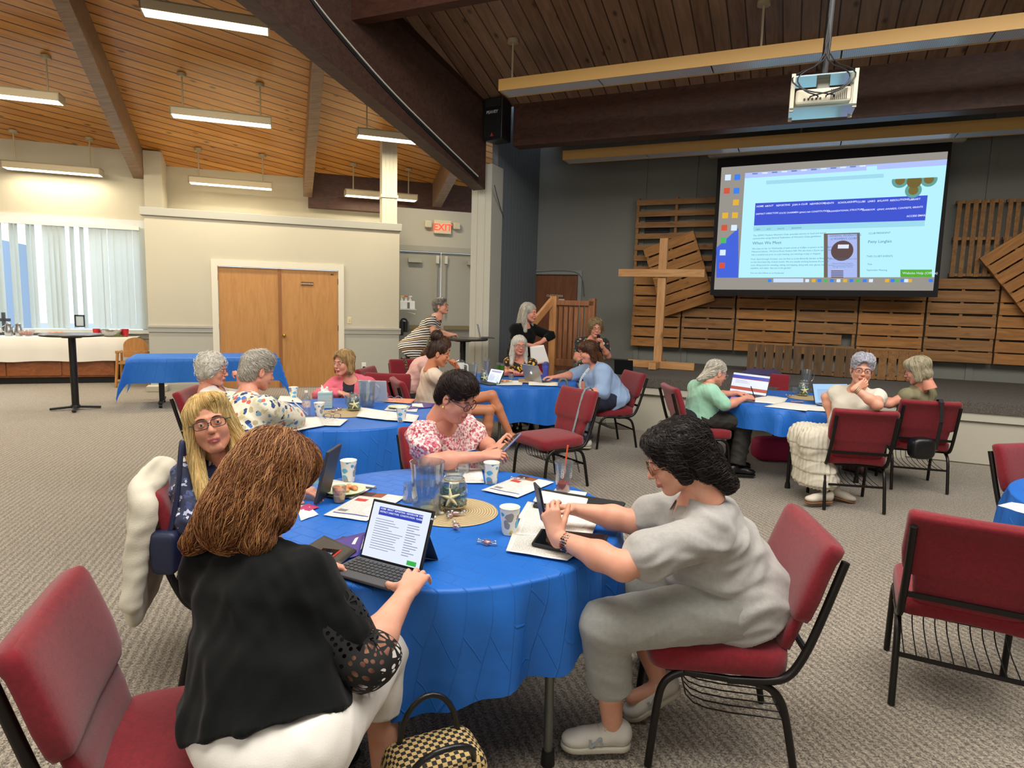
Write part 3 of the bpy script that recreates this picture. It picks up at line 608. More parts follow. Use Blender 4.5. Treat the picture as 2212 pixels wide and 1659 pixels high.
# --- pallets
PAL = [woodm('pallet_wood_a', '8a5a2c', 'b98347', 0, .75, .5), woodm('pallet_wood_b', '7a5430', 'a5794a', 0, .75, .5), woodm('pallet_wood_dark', '4b3a29', '76593a', 0, .8, .4), woodm('pallet_wood_v', '6d4c2b', '9c7143', 2, .8, .4)]
NR3 = np.array([*NR, 0.]); ux3 = ux
def pallet(label, corner, ex, ey, w, h, n, frac, matc, grp=None, nst=3, front=True, skip=()):
    # corner bottom-left; slats run along ex, stacked along ey; faces -NR
    ex = nrm(ex); ey = nrm(ey); nz = np.cross(ex, ey)          # toward viewer
    t = empty('pallet', corner, 0, label, 'pallet', grp); Mx = np.array([ex, ey, nz]).T; t.matrix_world = Matrix([[*Mx[0], corner[0]], [*Mx[1], corner[1]], [*Mx[2], corner[2]], [0, 0, 0, 1]])
    r_ = random.Random(label); p = h/n; m = MB()
    for i in range(n):
        hh = p*frac*r_.uniform(.96, 1.03); a = 0 if i not in skip else .0; ww = w if i not in skip else w*.78
        m.mi = 0; m.box((ww/2+r_.uniform(-.006, .006), p*(i+.5)+r_.uniform(-.004, .004), .052), (ww-.012, hh, .018), rotz(R(r_.uniform(-.25, .25))))
    m.build('slats', matc, t, bevel=.002)
    m2 = MB()
    for k in range(nst): m2.box((.03+(w-.06)*k/(nst-1), h/2, 0), (.04, h-.02, .085))
    m2.build('stringers', PAL[1], t)
    return t
DP = 11.08
cols = [1357, 1463, 1578, 1706, 1839, 1982, 2135, 2290]
names = ['leftmost behind the wooden cross', 'second from the left, with a cut gap low down', 'third from the left under the screen corner', 'fourth from the left under the screen, one short slat', 'under the right part of the screen', 'under the right screen corner', 'at the right picture edge']
for i in range(7):
    a = onR(DP, cols[i]+6, 752+i*6); b = onR(DP, cols[i+1]+6, 752+i*6); s_a, s_b = sR(a), sR(b)
    zb_, zt_ = .97, 2.18
    pallet('pallet with seven light horizontal slats, '+names[i], RP(s_a, DP, zb_), ux, uz, s_b-s_a-.008, zt_-zb_, 7, .86, PAL[0] if i % 2 == 0 else PAL[1], 'pallets forming the lower row on the stage wall', skip=(1,) if i == 3 else ())
a = onR(DP, 1366, 600); b = onR(DP, 1541, 600); zt_ = onR(DP, 1371, 428)[2]
pallet('open pallet with narrow dark slats above the tilted one', RP(sR(a)+.02, DP, 2.19), ux, uz, sR(b)-sR(a), zt_-2.19, 7, .5, PAL[1], None, 3)
for k, (xa, xb, c) in enumerate(((2046, 2150, 2), (2153, 2260, 3))):
    a, b = onR(DP, xa, 600), onR(DP, xb, 600); hh = onR(DP, 2100, 432)[2]-2.19
    pallet('upright pallet with weathered vertical slats, %s of the screen' % ('just right' if k == 0 else 'farther right'), RP(sR(a), DP, 2.19)+ux*(sR(b)-sR(a)), uz, -ux, hh, sR(b)-sR(a), 6, .62, PAL[3], None)
# tilted pallets
def tilted(px, ang, w, h, label, D_=10.93):
    c = onR(D_, *px); e1 = ux*math.cos(ang)+uz*math.sin(ang); e2 = -ux*math.sin(ang)+uz*math.cos(ang)
    return pallet(label, c-e1*w/2-e2*h/2, e1, e2, w, h, 7, .88, PAL[0])
tilted((1467, 593), R(20), .86, 1.2, 'tilted pallet fixed askew on the wall behind the wooden cross')
tilted((2235, 588), R(38), .8, 1.1, 'tilted pallet cut off by the right picture edge')
# wall vent behind the open pallet
p = onR(11.17, 1418, 490); vm = MB()
for i in range(9): rbox(vm, sR(p)-.2, sR(p)+.2, 11.165, 11.185, p[2]-.16+i*.036, p[2]-.14+i*.036)
vo = tag(rbox(vm, sR(p)-.22, sR(p)+.22, 11.185, 11.195, p[2]-.18, p[2]+.2).build('air_vent', M('vent_black', '24252a', .6)), 'dark louvred wall vent behind the open pallet', 'vent')
# low fence pallets
DF = 10.35
fx = [1612, 1733, 1872, 2003]
for i in range(3):
    a, b = onR(DF, fx[i], 800), onR(DF, fx[i+1]-3, 800)
    pallet('low pallet of vertical weathered boards on the stage floor, '+['left, below the screen', 'middle, below the screen', 'right, behind the silver-haired woman'][i], RP(sR(b), DF, .725), uz, -ux, .42, sR(b)-sR(a), 6, .84, PAL[2] if i != 2 else PAL[3], 'low upright pallets on the stage floor', 2)
# --- wooden cross
cb_ = onR(9.9, 1421, 775); cb_[2] = .72; tp = onR(9.9, 1438, 515); WD = woodm('pine_cross', 'ad7a48', 'cf9f69', 2, .6, .5); WD2 = woodm('pine_cross_arm', 'ad7a48', 'cf9f69', 0, .6, .5)
t = empty('wooden_cross', cb_, -R(24), 'tall plain wooden cross standing on the stage before the pallets', 'cross')
hc = tp[2]-.72
MB().box((.0, 0, hc/2), (.12, .09, hc)).build('upright', WD, t, bevel=.004)
az = onR(9.85, 1437, 590)[2]-.72; MB().box((-.02, -.06, az), (1.28, .04, .115), None).build('crossarm', WD2, t, bevel=.003)
MB().box((.06, -.07, .06), (1.0, .045, .11)).build('foot', WD2, t, bevel=.003)
MB().box((0, 0, .06), (.11, .8, .1)).build('foot', WD, t, bevel=.003)
# --- railing
RW = woodm('railing_wood', '6f4428', '9a6640', 2, .5, .2); RW2 = woodm('railing_light', 'a06c3d', 'c48c58', 2, .5, .2)
ra = onR(8.75, 1192, 720); rb = onR(8.75, 1282, 720); zt_ = onR(8.75, 1240, 650)[2]
sa, sb_ = sR(ra), sR(rb)
t = empty('stair_railing', RP(sa, 8.75, .72), -R(24), 'brown slatted stage railing with a sloping handrail beside the standing woman', 'railing')
Lr = sb_-sa; hz = zt_-.72
MB().box((0.02, 0, hz/2-.3), (.1, .1, hz+.72)).build('post', RW2, t, bevel=.004); MB().box((Lr-.03, 0, hz/2+.02), (.09, .09, hz+.04)).build('post', RW, t, bevel=.004)
MB().box((Lr/2, 0, hz-.03), (Lr, .09, .07)).build('top_rail', RW, t, bevel=.004); MB().box((Lr/2, 0, .1), (Lr, .05, .1)).build('bottom_rail', RW, t, bevel=.004)
m = MB(); n = 6
for i in range(n): m.box((.09+(Lr-.16)*(i+.5)/n, .0, hz/2), ((Lr-.16)/n-.022, .025, hz-.12))
m.build('slats', RW, t, bevel=.002)
MB().bar((0, -.02, hz-.0), (-.34, -.5, hz-.62), .07, .09).build('handrail', RW2, t, bevel=.006)
MB().box((-.34, -.5, (hz-.62-.72)/2+.0), (.1, .1, hz-.55+.72)).build('newel_post', RW2, t, bevel=.006)
# laptop on stage
# ================= TABLES AND CHAIRS =================
def fabric(name, col, dark=.75, bs=420, b=.35):
    t = NT(name); c = lin(col); f = t.noise(t.co(), 60, 3, .7)
    t.base(t.ramp(f, [(.3, tuple(x*dark for x in c)), (.7, c)])); t.set(rough=.85, sheen=.25, spec=.25); t.bump(t.noise(t.co(), bs, 2, .7), b, .003); return t.m
BURG = fabric('burgundy_fabric', '831c27', .7)
def superbox(m, c, half, e=.35, n=(20, 12), fn=None):
    c = np.array(c, float); vs = []; N1, N2 = n
    sg = lambda v, p: math.copysign(abs(v)**p, v)
    for i in range(1, N2):
        ph = -math.pi/2+math.pi*i/N2
        for j in range(N1*2):
            th = math.pi*j/N1; q = np.array([sg(math.cos(ph), e)*sg(math.cos(th), e), sg(math.cos(ph), e)*sg(math.sin(th), e), sg(math.sin(ph), e)])*half
            if fn: q = fn(q)
            vs.append(c+q)
    K = N1*2
    for z in (-1, 1):
        q = np.array([0, 0, z*half[2]]); q = fn(q) if fn else q; vs.append(c+q)
    t0 = (N2-1)*K; fs = [(i*K+j, i*K+(j+1) % K, (i+1)*K+(j+1) % K, (i+1)*K+j) for i in range(N2-2) for j in range(K)]
    fs += [(t0, (j+1) % K, j) for j in range(K)]+[(t0+1, (N2-2)*K+j, (N2-2)*K+(j+1) % K) for j in range(K)]
    return m.add(vs, fs)
def make_chair():
    t = empty('stacking_chair', (0, 0, 0)); tag(t, 'x', 'chair')
    m = MB(); superbox(m, (0, .01, .432), np.array([.245, .245, .048]), .28, (22, 12), lambda q: q+np.array([0, 0, -.10*max(0, q[1]-.12)-.02*(q[0]/.245)**2+.012])); m.build('seat', BURG, t, smooth=180)
    # backrest: outline by height, lean 17 deg
    m = MB(); rows = []; a = R(17); o0 = np.array([0, -.225, .475])
    lv = [(-.025, .15, .01, .01), (-.0, .195, .022, .018), (.06, .20, .026, .02), (.115, .205, .02, .018), (.125, .232, .03, .02), (.15, .247, .036, .02), (.22, .255, .038, .02), (.30, .252, .036, .02), (.355, .25, .032, .024), (.385, .25, .028, .036), (.405, .246, .018, .04), (.415, .235, .006, .03)]
    for v, hw, fr_, bk in lv:
        up = np.array([0, -math.sin(a), math.cos(a)]); out = np.array([0, math.cos(a), math.sin(a)]); ring = []
        for k in range(28):
            th = 2*math.pi*k/28; x = math.copysign(abs(math.cos(th))**.45, math.cos(th))*hw; s_ = math.sin(th); y = (fr_ if s_ > 0 else bk)*math.copysign(abs(s_)**.6, s_)
            y -= .02*(x/.25)**2*(-1) if s_ > 0 else 0
            ring.append(o0+up*v+out*y+np.array([x, 0, 0]))
        rows.append(ring)
    vs = sum(rows, []); K = 28; m.add(vs, [(i*K+j, i*K+(j+1) % K, (i+1)*K+(j+1) % K, (i+1)*K+j) for i in range(len(rows)-1) for j in range(K)]+[tuple(range(K))[::-1], tuple(range((len(rows)-1)*K, len(rows)*K))])
    m.build('backrest', BURG, t, smooth=60)
    for k in (-1, 1):
        x = k*.232
        MB().tube([(x, .235, .005), (x, .215, .26), (x, .2, .33), (x, .165, .365), (x, .13, .378)], .014, 8).build('leg', DARKM, t, smooth=60)
        MB().tube([(x, -.275, .005), (x, -.225, .25), (x, -.2, .315), (x, -.165, .348), (x, -.12, .362)], .014, 8).build('leg', DARKM, t, smooth=60)
        MB().tube([(x, .13, .378), (x, -.12, .362)], .013, 8).build('side_rail', DARKM, t, smooth=60)
        MB().tube([(x, -.02, .365), (x, -.17, .372), (x, -.225, .395), (x, -.262, .46), (x*.99, -.30, .56), (x*.985, -.375, .82)], .015, 8).build('back_post', DARKM, t, smooth=60)
    MB().bar((-.23, -.268, .50), (.23, -.268, .50), .012, .022).build('back_rail', DARKM, t)
    MB().bar((-.225, .1, .37), (.225, .1, .37), .03, .015).bar((-.225, -.1, .362), (.225, -.1, .362), .03, .015).build('seat_frame', DARKM, t)
    m = MB().bar((-.225, -.232, .215), (.225, -.232, .215), .01, .018)
    for i in range(10): m.tube([(-.2+i*.0444, -.232, .215), (-.2+i*.0444, .1, .225), (-.2+i*.0444, .13, .34)], .0028, 5)
    m.build('book_rack', DARKM, t)
    return t
CH0 = make_chair(); CH_USED = False
def chair(x, y, heading, label, group=None):
    global CH_USED
    rz = R(heading-90)
    if not CH_USED:
        CH_USED = True; CH0.location = (x, y, 0); CH0.rotation_euler = (0, 0, rz); CH0['label'] = label
        if group: CH0['group'] = group
        return CH0
    return dup(CH0, (x, y, 0), rz, label, group)
G_ = 'burgundy stacking chairs around the tables'
chair(-.83, 1.63, 19, 'burgundy chair in the left foreground under the woman in black', G_)
chair(.79, 2.34, 173, 'burgundy chair holding the woman in the grey polo shirt', G_)
chair(1.98, 2.68, 62, 'burgundy chair seen from behind at the right picture edge', G_)
chair(3.3, 3.62, -75, 'burgundy chair facing forward behind the table at the right edge', G_)
chair(.36, 5.78, 215, 'burgundy chair with a grey strap hanging over its backrest', G_)
chair(1.15, 7.57, 198, 'burgundy chair holding the woman in the light blue blouse', G_)
chair(1.92, 6.42, 3, 'burgundy chair holding the woman in the mint green sweater', G_)
chair(2.92, 5.46, 80, 'burgundy chair seen from behind under the silver-haired woman', G_)
chair(3.9, 6.12, 75, 'burgundy chair seen from behind under the woman in the olive top', G_)
chair(-2.36, 5.32, 8, 'burgundy chair under the grey-haired woman in white', G_)
chair(-1.22, 8.25, -55, 'burgundy chair with a floral strap over its backrest', G_)
chair(-.82, 6.42, 22, 'burgundy chair holding the woman with the hair bun', G_)
chair(-.28, 3.78, -50, 'burgundy chair under the dark-haired woman in the pink blouse', G_)
chair(-1.35, 6.45, -95, 'burgundy chair behind the woman in the pink cardigan', G_)
chair(-1.14, 2.76, 18, 'burgundy chair draped with a cream jacket under the blonde woman', G_)
chair(2.98, 7.65, -125, 'burgundy chair with a purple jacket behind the left laptop', G_)
chair(.18, 8.75, -95, 'burgundy chair under the woman with long white hair', G_)
chair(-1.62, 4.08, 60, 'burgundy chair under the woman in the floral shirt', G_)
chair(-1.35, 7.25, -10, 'burgundy chair under the bent-over woman in the pale pink top', G_)
def clothm():
    t = NT('blue_tablecloth'); co = t.co(); t.base(t.mix(t.math('MULTIPLY', t.noise(co, 3, 2), .5), '2473d6', '3a8aec')); t.set(rough=.42, spec=.45)
    v = t.n('TexBrick'); t.l(t.co((1, 1, 1), (.4, .3, .6)), v.inputs['Vector']); v.inputs['Scale'].default_value = 4.2; v.inputs['Mortar Size'].default_value = .012; v.inputs['Mortar Smooth'].default_value = 1.
    h = t.math('ADD', t.math('MULTIPLY', v.outputs['Fac'], .25), t.math('MULTIPLY', t.noise(co, 5, 3, .5, .4), .9)); t.bump(h, .5, .02)
    tr = t.n('BsdfTranslucent'); tr.inputs[0].default_value = (*lin('2a7ff0'), 1); mx = t.n('MixShader'); mx.inputs[0].default_value = .3
    t.l(t.b.outputs[0], mx.inputs[1]); t.l(tr.outputs[0], mx.inputs[2]); t.l(mx.outputs[0], t.t.nodes['Material Output'].inputs[0]); return t.m
BLUEC = clothm(); TOPM = M('table_top', '8a7e6c', .5); LEGG = M('table_leg_grey', '6f706a', .35, .6)
TZ = .742
def cloth(cx, cy, seed, drops, label, r=.762, nf=15):
    r_ = random.Random(seed); N = 180; ph = [r_.uniform(0, 6.28) for _ in range(6)]
    vs = [(0, 0, TZ)]; rings = [.2, .4, .6, .72, .752]; fs = []
    def fold(a): return .5*math.sin(nf*a+ph[0]+.9*math.sin(3*a+ph[1]))+.32*math.sin((nf*1.6//1)*a+ph[2])+.18*math.sin(27*a+ph[3])
    def drop(a):
        n = len(drops); u = (a % (2*math.pi))/(2*math.pi)*n; i = int(u); f = u-i; f = f*f*(3-2*f); return drops[i % n]*(1-f)+drops[(i+1) % n]*f
    for rr in rings: vs += [(rr*math.cos(2*math.pi*k/N), rr*math.sin(2*math.pi*k/N), TZ) for k in range(N)]
    tv = [0.0, .02, .05, .1, .18, .28, .4, .55, .7, .85, 1.0]
    for v in tv:
        for k in range(N):
            a = 2*math.pi*k/N; d = drop(a)+.012*math.sin(9*a+ph[4]); f_ = fold(a); z = TZ-.006-d*v
            rr = r+.004+min(v*6, 1)*.006+(.016*f_+.010)*min(1, v*3)+v*(.030*f_+.012)
            vs.append((rr*math.cos(a), rr*math.sin(a), z))
    fs = [(0, 1+k, 1+(k+1) % N) for k in range(N)]
    nr = len(rings)+len(tv)
    fs += [(1+i*N+k, 1+(i+1)*N+k, 1+(i+1)*N+(k+1) % N, 1+i*N+(k+1) % N) for i in range(nr-1) for k in range(N)]
    m = MB(); m.add(vs, fs); o = m.build('tablecloth', BLUEC, smooth=180); o.location = (cx, cy, 0)
    return tag(o, label, 'tablecloth')
def rtable(cx, cy, rot, label, legc, legs=((.5, .5), (-.5, .5), (-.5, -.5), (.5, -.5))):
    t = empty('round_table', (cx, cy, 0), rot, label, 'table', 'round folding tables')
    MB().lathe([(0, .712), (.755, .712), (.762, .72), (.762, .734), (.755, .74), (0, .74)], 64).build('tabletop', TOPM, t, smooth=40)
    for x, y in legs:
        MB().tube([(x, y, .71), (x*1.02, y*1.02, .01)], .0165, 12).build('leg', legc, t, smooth=60)
        MB().lathe([(0, 0), (.026, 0), (.022, .055), (0, .055)], 14, (x*1.02, y*1.02, 0)).build('foot_cap', BLACK, t, smooth=60)
    for a, b in ((0, 1), (2, 3)): MB().tube([(*legs[a], .62), (*legs[b], .62)], .011, 8).build('brace', legc, t)
    return t
T1, T2, T3, T4 = (-.287, 2.70), (-1.36, 5.12), (-.0, 7.62), (2.9, 6.57)
rtable(*T1, R(-6), 'round folding table with grey legs, nearest in the foreground', LEGG)
cloth(*T1, 1, [.22, .27, .3, .33, .36, .34, .33, .36, .39, .40, .345, .24], 'bright blue cloth on the foreground round table')
rtable(*T2, R(20), 'round folding table in the middle left, four women around it', LEGG)
cloth(*T2, 2, [.3, .36, .33, .3, .36, .33, .3, .38, .45, .42, .36, .3], 'bright blue cloth on the middle left round table')
rtable(*T3, R(35), 'round folding table in front of the stage steps', LEGG)
cloth(*T3, 3, [.33, .36, .3, .33, .36, .3, .33, .36, .35, .36, .4, .36], 'bright blue cloth on the round table before the steps')
rtable(*T4, R(10), 'round folding table with dark legs at the right, before the stage', DARKM, ((.32, .58), (-.40, .50), (-.40, -.62), (.40, -.5)))
cloth(*T4, 4, [.25, .2, .22, .2, .2, .18, .2, .22, .24, .2, .22, .2], 'bright blue cloth on the right round table before the stage')
rtable(3.30, 2.92, R(0), 'round table mostly outside the right picture edge', LEGG)
cloth(3.30, 2.92, 5, [.3, .3, .33, .3, .36, .3], 'bright blue cloth corner at the right picture edge')
# rectangular rolling table
c1, c2 = atz(263, 776, TZ), atz(606, 768, TZ); dv = nrm(c2-c1); an = math.atan2(dv[1], dv[0]); Lt = float(np.linalg.norm(c2-c1))
an = R(24); Lt = 1.95; mid_ = (c1+c2)/2; dv = np.array([math.cos(an), math.sin(an), 0]); nv = np.array([-dv[1], dv[0], 0]); ce = mid_+nv*.38; ce[2] = 0
t = empty('folding_table', ce, an, 'long rectangular table with black legs on casters before the oak doors', 'table')
MB().box((0, 0, .718), (Lt-.05, .70, .03)).build('tabletop', TOPM, t)
for k in (-1, 1):
    MB().box((k*.62, 0, .4), (.07, .1, .64)).build('leg', BLACK, t, bevel=.006)
    MB().box((k*.62, 0, .075), (.06, .6, .035)).build('foot_bar', BLACK, t, bevel=.006)
    for j in (-1, 1): MB().cyl((k*.62-.02, j*.27, .03), (k*.62+.02, j*.27, .03), .03).build('caster', BLACK, t)
def rectcloth(name, L, Wd, drop, sag, mat, seed=0, corner=.0):
    vs = []; fs = []; nx, ny = 60, 26; m = MB(); r_ = random.Random(seed); ph = [r_.uniform(0, 6) for _ in range(4)]
    ox, oy = L/2+drop, Wd/2+drop
    for j in range(ny+1):
        for i in range(nx+1):
            X = -ox+2*ox*i/nx; Y_ = -oy+2*oy*j/ny; ex = max(0, abs(X)-L/2); ey = max(0, abs(Y_)-Wd/2); sx = math.copysign(1, X); sy = math.copysign(1, Y_)
            x = min(abs(X), L/2); y = min(abs(Y_), Wd/2); e = math.hypot(ex, ey) if (ex and ey) else ex+ey
            wob = .016*math.sin(X*11+ph[0])*(ey/drop)+.012*math.sin(Y_*13+ph[1])*(ex/drop)
            if ex and ey: x += .12*min(ex, ey)/drop+.03; y += .12*min(ex, ey)/drop+.03
            z = TZ+.0-(max(ex, ey)+ (.75*min(ex, ey)))
            x += .006 if ex else 0; y += .006 if ey else 0
            m_y = wob if ey else 0; m_x = wob if ex else 0
            vs.append((sx*(x+max(0, ex)*.06+m_x), sy*(y+max(0, ey)*.06+m_y), z))
    for j in range(ny):
        for i in range(nx): a = j*(nx+1)+i; fs.append((a, a+1, a+nx+2, a+nx+1))
    m.add(vs, fs); return m.build(name, mat, smooth=180)
rc = rectcloth('tablecloth', Lt, .76, .36, 0, BLUEC, 3); rc.location = ce; rc.rotation_euler = (0, 0, an); tag(rc, 'bright blue cloth with hanging corners on the long rectangular table', 'tablecloth')
# pole tables
def poletable(p, h, label, r=.38):
    t = empty('bar_table', p, R(30), label, 'table')
    MB().lathe([(0, h-.03), (r-.01, h-.03), (r, h-.02), (r, h-.008), (r-.008, h), (0, h)], 40).build('tabletop', M('table_laminate', '3a3432', .3), t, smooth=40)
    MB().lathe([(0, h-.06), (.12, h-.055), (.13, h-.03), (0, h-.03)], 20).build('mount_plate', BLACK, t)
    MB().cyl((0, 0, .05), (0, 0, h-.05), .045, n=20).build('pole', BLACK, t, smooth=60)
    for k in range(4):
        d = np.array([math.cos(k*math.pi/2), math.sin(k*math.pi/2), 0]); MB().bar(d*.03+[0, 0, .045], d*.30+[0, 0, .025], .05, .03).build('foot', BLACK, t, bevel=.006)
    MB().lathe([(0, .01), (.07, .03), (.055, .07), (0, .07)], 16).build('hub', BLACK, t)
pt = atz(164, 885, 0); hpt = aty(150, 721, pt[1])[2]; poletable(pt, hpt, 'tall black pedestal table standing alone at the left before the buffet')
qt = aty(1000, 730, 9.7); H2 = qt[2]; poletable((qt[0], 9.7, 0), H2, 'tall black pedestal table the striped woman leans on')
# --- buffet cabinet
CB = empty('buffet_cabinet', LP(-4.6, 13), 0, 'long low wooden cabinet counter under the big window', 'cabinet'); CBW = woodm('cabinet_wood', '6e3d1f', '99592f', 0, .4, .2)
cs1 = sL(onL(13.35, 250, 800))
inv(lbox(MB(), -9, cs1, 13.42, 13.95, .12, .8).build('body', CBW), CB); inv(lbox(MB(), -9, cs1, 13.5, 13.95, 0, .12).build('plinth', BLACK), CB)
w = .82; k = 0; x = cs1-.02
while x-w > -9: inv(lbox(MB(), x-w+.01, x-.01, 13.4, 13.425, .15, .78).build('door', CBW, bevel=.003), CB); inv(lbox(MB(), x-w+.03, x-w+.045, 13.385, 13.4, .5, .56).build('handle', DARKM), CB); x -= w
cs2 = sL(onL(13.35, 293, 730)); inv(lbox(MB(), -9, cs2-.03, 13.37, 13.95, .8, .83).build('worktop', M('counter_top', 'c9c2b0', .5)), CB)
m = MB(); N = 60; vs = []
for i in range(N+1):
    s_ = -9+(cs2+9)*i/N
    for dd_, zz in ((13.8, .836), (13.36, .836), (13.345, .82), (13.335+.012*math.sin(i*1.3), .6), (13.33+.02*math.sin(i*1.3), .41+.01*math.sin(i*.7))): vs.append(LP(s_, dd_, zz))
m.add(vs, [(i*5+j, (i+1)*5+j, (i+1)*5+j+1, i*5+j+1) for i in range(N) for j in range(4)])
tag(m.build('tablecloth', M('white_cloth', 'd9d6cf', .7), smooth=180), 'white cloth covering the buffet counter under the window', 'tablecloth')
# ================= PEOPLE: signed-distance bodies turned into meshes =================
def fastmesh(name, V, F):
    V = np.asarray(V, np.float32); F = np.asarray(F, np.int32); me = bpy.data.meshes.new(name); n, k = F.shape
    me.vertices.add(len(V)); me.vertices.foreach_set('co', V.ravel()); me.loops.add(n*k); me.loops.foreach_set('vertex_index', F.ravel())
    me.polygons.add(n); me.polygons.foreach_set('loop_start', np.arange(0, n*k, k, dtype=np.int32)); me.update(calc_edges=True); me.validate(); return me
class SDF:
    def __init__(s, lo, hi, h):
        s.lo = np.array(lo, float); s.h = h; s.n = np.maximum(4, np.ceil((np.array(hi)-s.lo)/h).astype(int)+1)
        s.ax = [s.lo[i]+h*np.arange(s.n[i]) for i in range(3)]; s.D = np.full(s.n, .5, np.float32)
    def sl(s, lo, hi):
        a = np.clip(np.floor((np.array(lo)-s.lo)/s.h).astype(int), 0, s.n); b = np.clip(np.ceil((np.array(hi)-s.lo)/s.h).astype(int)+1, 0, s.n)
        S = tuple(slice(a[i], b[i]) for i in range(3)); P = (s.ax[0][S[0]][:, None, None], s.ax[1][S[1]][None, :, None], s.ax[2][S[2]][None, None, :]); return S, P
    def put(s, S, d, k, op):
        A = s.D[S]
        if A.size == 0: return
        d = d.astype(np.float32)
        if op == 'sub': A2 = -A; hh = np.maximum(k-np.abs(A2-d), 0)/max(k, 1e-6); s.D[S] = -(np.minimum(A2, d)-hh*hh*k*.25)
        else: hh = np.maximum(k-np.abs(A-d), 0)/max(k, 1e-6); s.D[S] = np.minimum(A, d)-hh*hh*k*.25
    def cap(s, a, b, ra, rb=None, k=.01, op='add', fl=None, fr=1.):
        a = np.array(a, float); b = np.array(b, float); rb = ra if rb is None else rb; m = max(ra, rb)*max(1, 1/1.)+k+3*s.h
        S, P = s.sl(np.minimum(a, b)-m, np.maximum(a, b)+m); p = [P[i]-a[i] for i in range(3)]; d = b-a; L = max(d@d, 1e-9)
        t = np.clip((p[0]*d[0]+p[1]*d[1]+p[2]*d[2])/L, 0, 1); q = [p[i]-t*d[i] for i in range(3)]
        if fl is not None:
            f = nrm(fl); u = q[0]*f[0]+q[1]*f[1]+q[2]*f[2]; q = [q[i]+f[i]*u*(1/fr-1) for i in range(3)]
        s.put(S, np.sqrt(q[0]**2+q[1]**2+q[2]**2)-(ra+(rb-ra)*t), k, op); return s
    def ell(s, c, r, Mx=None, k=.01, op='add'):
        c = np.array(c, float); r = np.array(r if hasattr(r, '__len__') else (r,)*3, float); m = r.max()+k+3*s.h
        S, P = s.sl(c-m, c+m); p = [P[i]-c[i] for i in range(3)]
        if Mx is not None: p = [p[0]*Mx[0, j]+p[1]*Mx[1, j]+p[2]*Mx[2, j] for j in range(3)]
        k0 = np.sqrt((p[0]/r[0])**2+(p[1]/r[1])**2+(p[2]/r[2])**2); k1 = np.sqrt((p[0]/r[0]**2)**2+(p[1]/r[1]**2)**2+(p[2]/r[2]**2)**2)
        s.put(S, k0*(k0-1)/np.maximum(k1, 1e-6), k, op); return s
    def cut(s, pt, n, lo=None, hi=None):
        S, P = s.sl(s.lo if lo is None else lo, s.lo+s.h*s.n if hi is None else hi); n = nrm(n)
        s.D[S] = np.maximum(s.D[S], ((P[0]-pt[0])*n[0]+(P[1]-pt[1])*n[1]+(P[2]-pt[2])*n[2]).astype(np.float32)); return s
    def samp(s, V):
        q = (np.asarray(V)-s.lo)/s.h; q = np.clip(q, 0, s.n-1.001); i = q.astype(int); f = q-i; r = 0
        for dx in (0, 1):
            for dy in (0, 1):
                for dz in (0, 1): r = r+s.D[i[:, 0]+dx, i[:, 1]+dy, i[:, 2]+dz]*(f[:, 0] if dx else 1-f[:, 0])*(f[:, 1] if dy else 1-f[:, 1])*(f[:, 2] if dz else 1-f[:, 2])
        return r
    def grad(s, V):
        g = np.stack([s.samp(V+s.h*e)-s.samp(V-s.h*e) for e in np.eye(3)], 1); return g/np.maximum(np.linalg.norm(g, axis=1, keepdims=True), 1e-6)
    def mesh(s):
        D = s.D; D[0] = D[-1] = .1; D[:, 0] = D[:, -1] = .1; D[:, :, 0] = D[:, :, -1] = .1
        I = D < 0; c = I[:-1, :-1, :-1].astype(np.int8)
        for dx in (0, 1):
            for dy in (0, 1):
                for dz in (0, 1):
                    if dx or dy or dz: c = c+I[dx:I.shape[0]-1+dx, dy:I.shape[1]-1+dy, dz:I.shape[2]-1+dz]
        act = np.argwhere((c > 0) & (c < 8)); idx = np.full(c.shape, -1, np.int32); idx[act[:, 0], act[:, 1], act[:, 2]] = np.arange(len(act))
        cs = [(x, y, z) for x in (0, 1) for y in (0, 1) for z in (0, 1)]; vals = [D[act[:, 0]+x, act[:, 1]+y, act[:, 2]+z] for x, y, z in cs]
        acc = np.zeros((len(act), 3)); cnt = np.zeros(len(act))
        for i, a in enumerate(cs):
            for j, b in enumerate(cs):
                if j > i and sum(abs(a[q]-b[q]) for q in range(3)) == 1:
                    va, vb = vals[i], vals[j]; m = (va < 0) != (vb < 0); t = np.where(m, va/np.where(m, va-vb, 1), 0)
                    for q in range(3): acc[:, q] += np.where(m, a[q]+t*(b[q]-a[q]), 0)
                    cnt += m
        V = s.lo+s.h*(act+acc/cnt[:, None]); F = []
        for ax in range(3):
            A = np.moveaxis(I, ax, 0); J = np.moveaxis(idx, ax, 0); e = A[:-1] != A[1:]; q = np.argwhere(e[:, 1:-1, 1:-1]); q[:, 1:] += 1
            i, j, k = q.T; f = np.stack([J[i, j-1, k-1], J[i, j, k-1], J[i, j, k], J[i, j-1, k]], 1); inside = A[i, j, k]
            if ax == 1: inside = ~inside
            f[~inside] = f[~inside][:, ::-1]; F.append(f)
        return V, np.concatenate(F)
def frame(yaw, pitch=0., roll=0.):
    h, p, r = R(yaw), R(pitch), R(roll); f0 = np.array([math.cos(h), math.sin(h), 0]); r0 = np.array([math.sin(h), -math.cos(h), 0])
    f = math.cos(p)*f0-math.sin(p)*EZ; u = math.cos(p)*EZ+math.sin(p)*f0; return np.array([math.cos(r)*r0-math.sin(r)*u, f, math.cos(r)*u+math.sin(r)*r0]).T
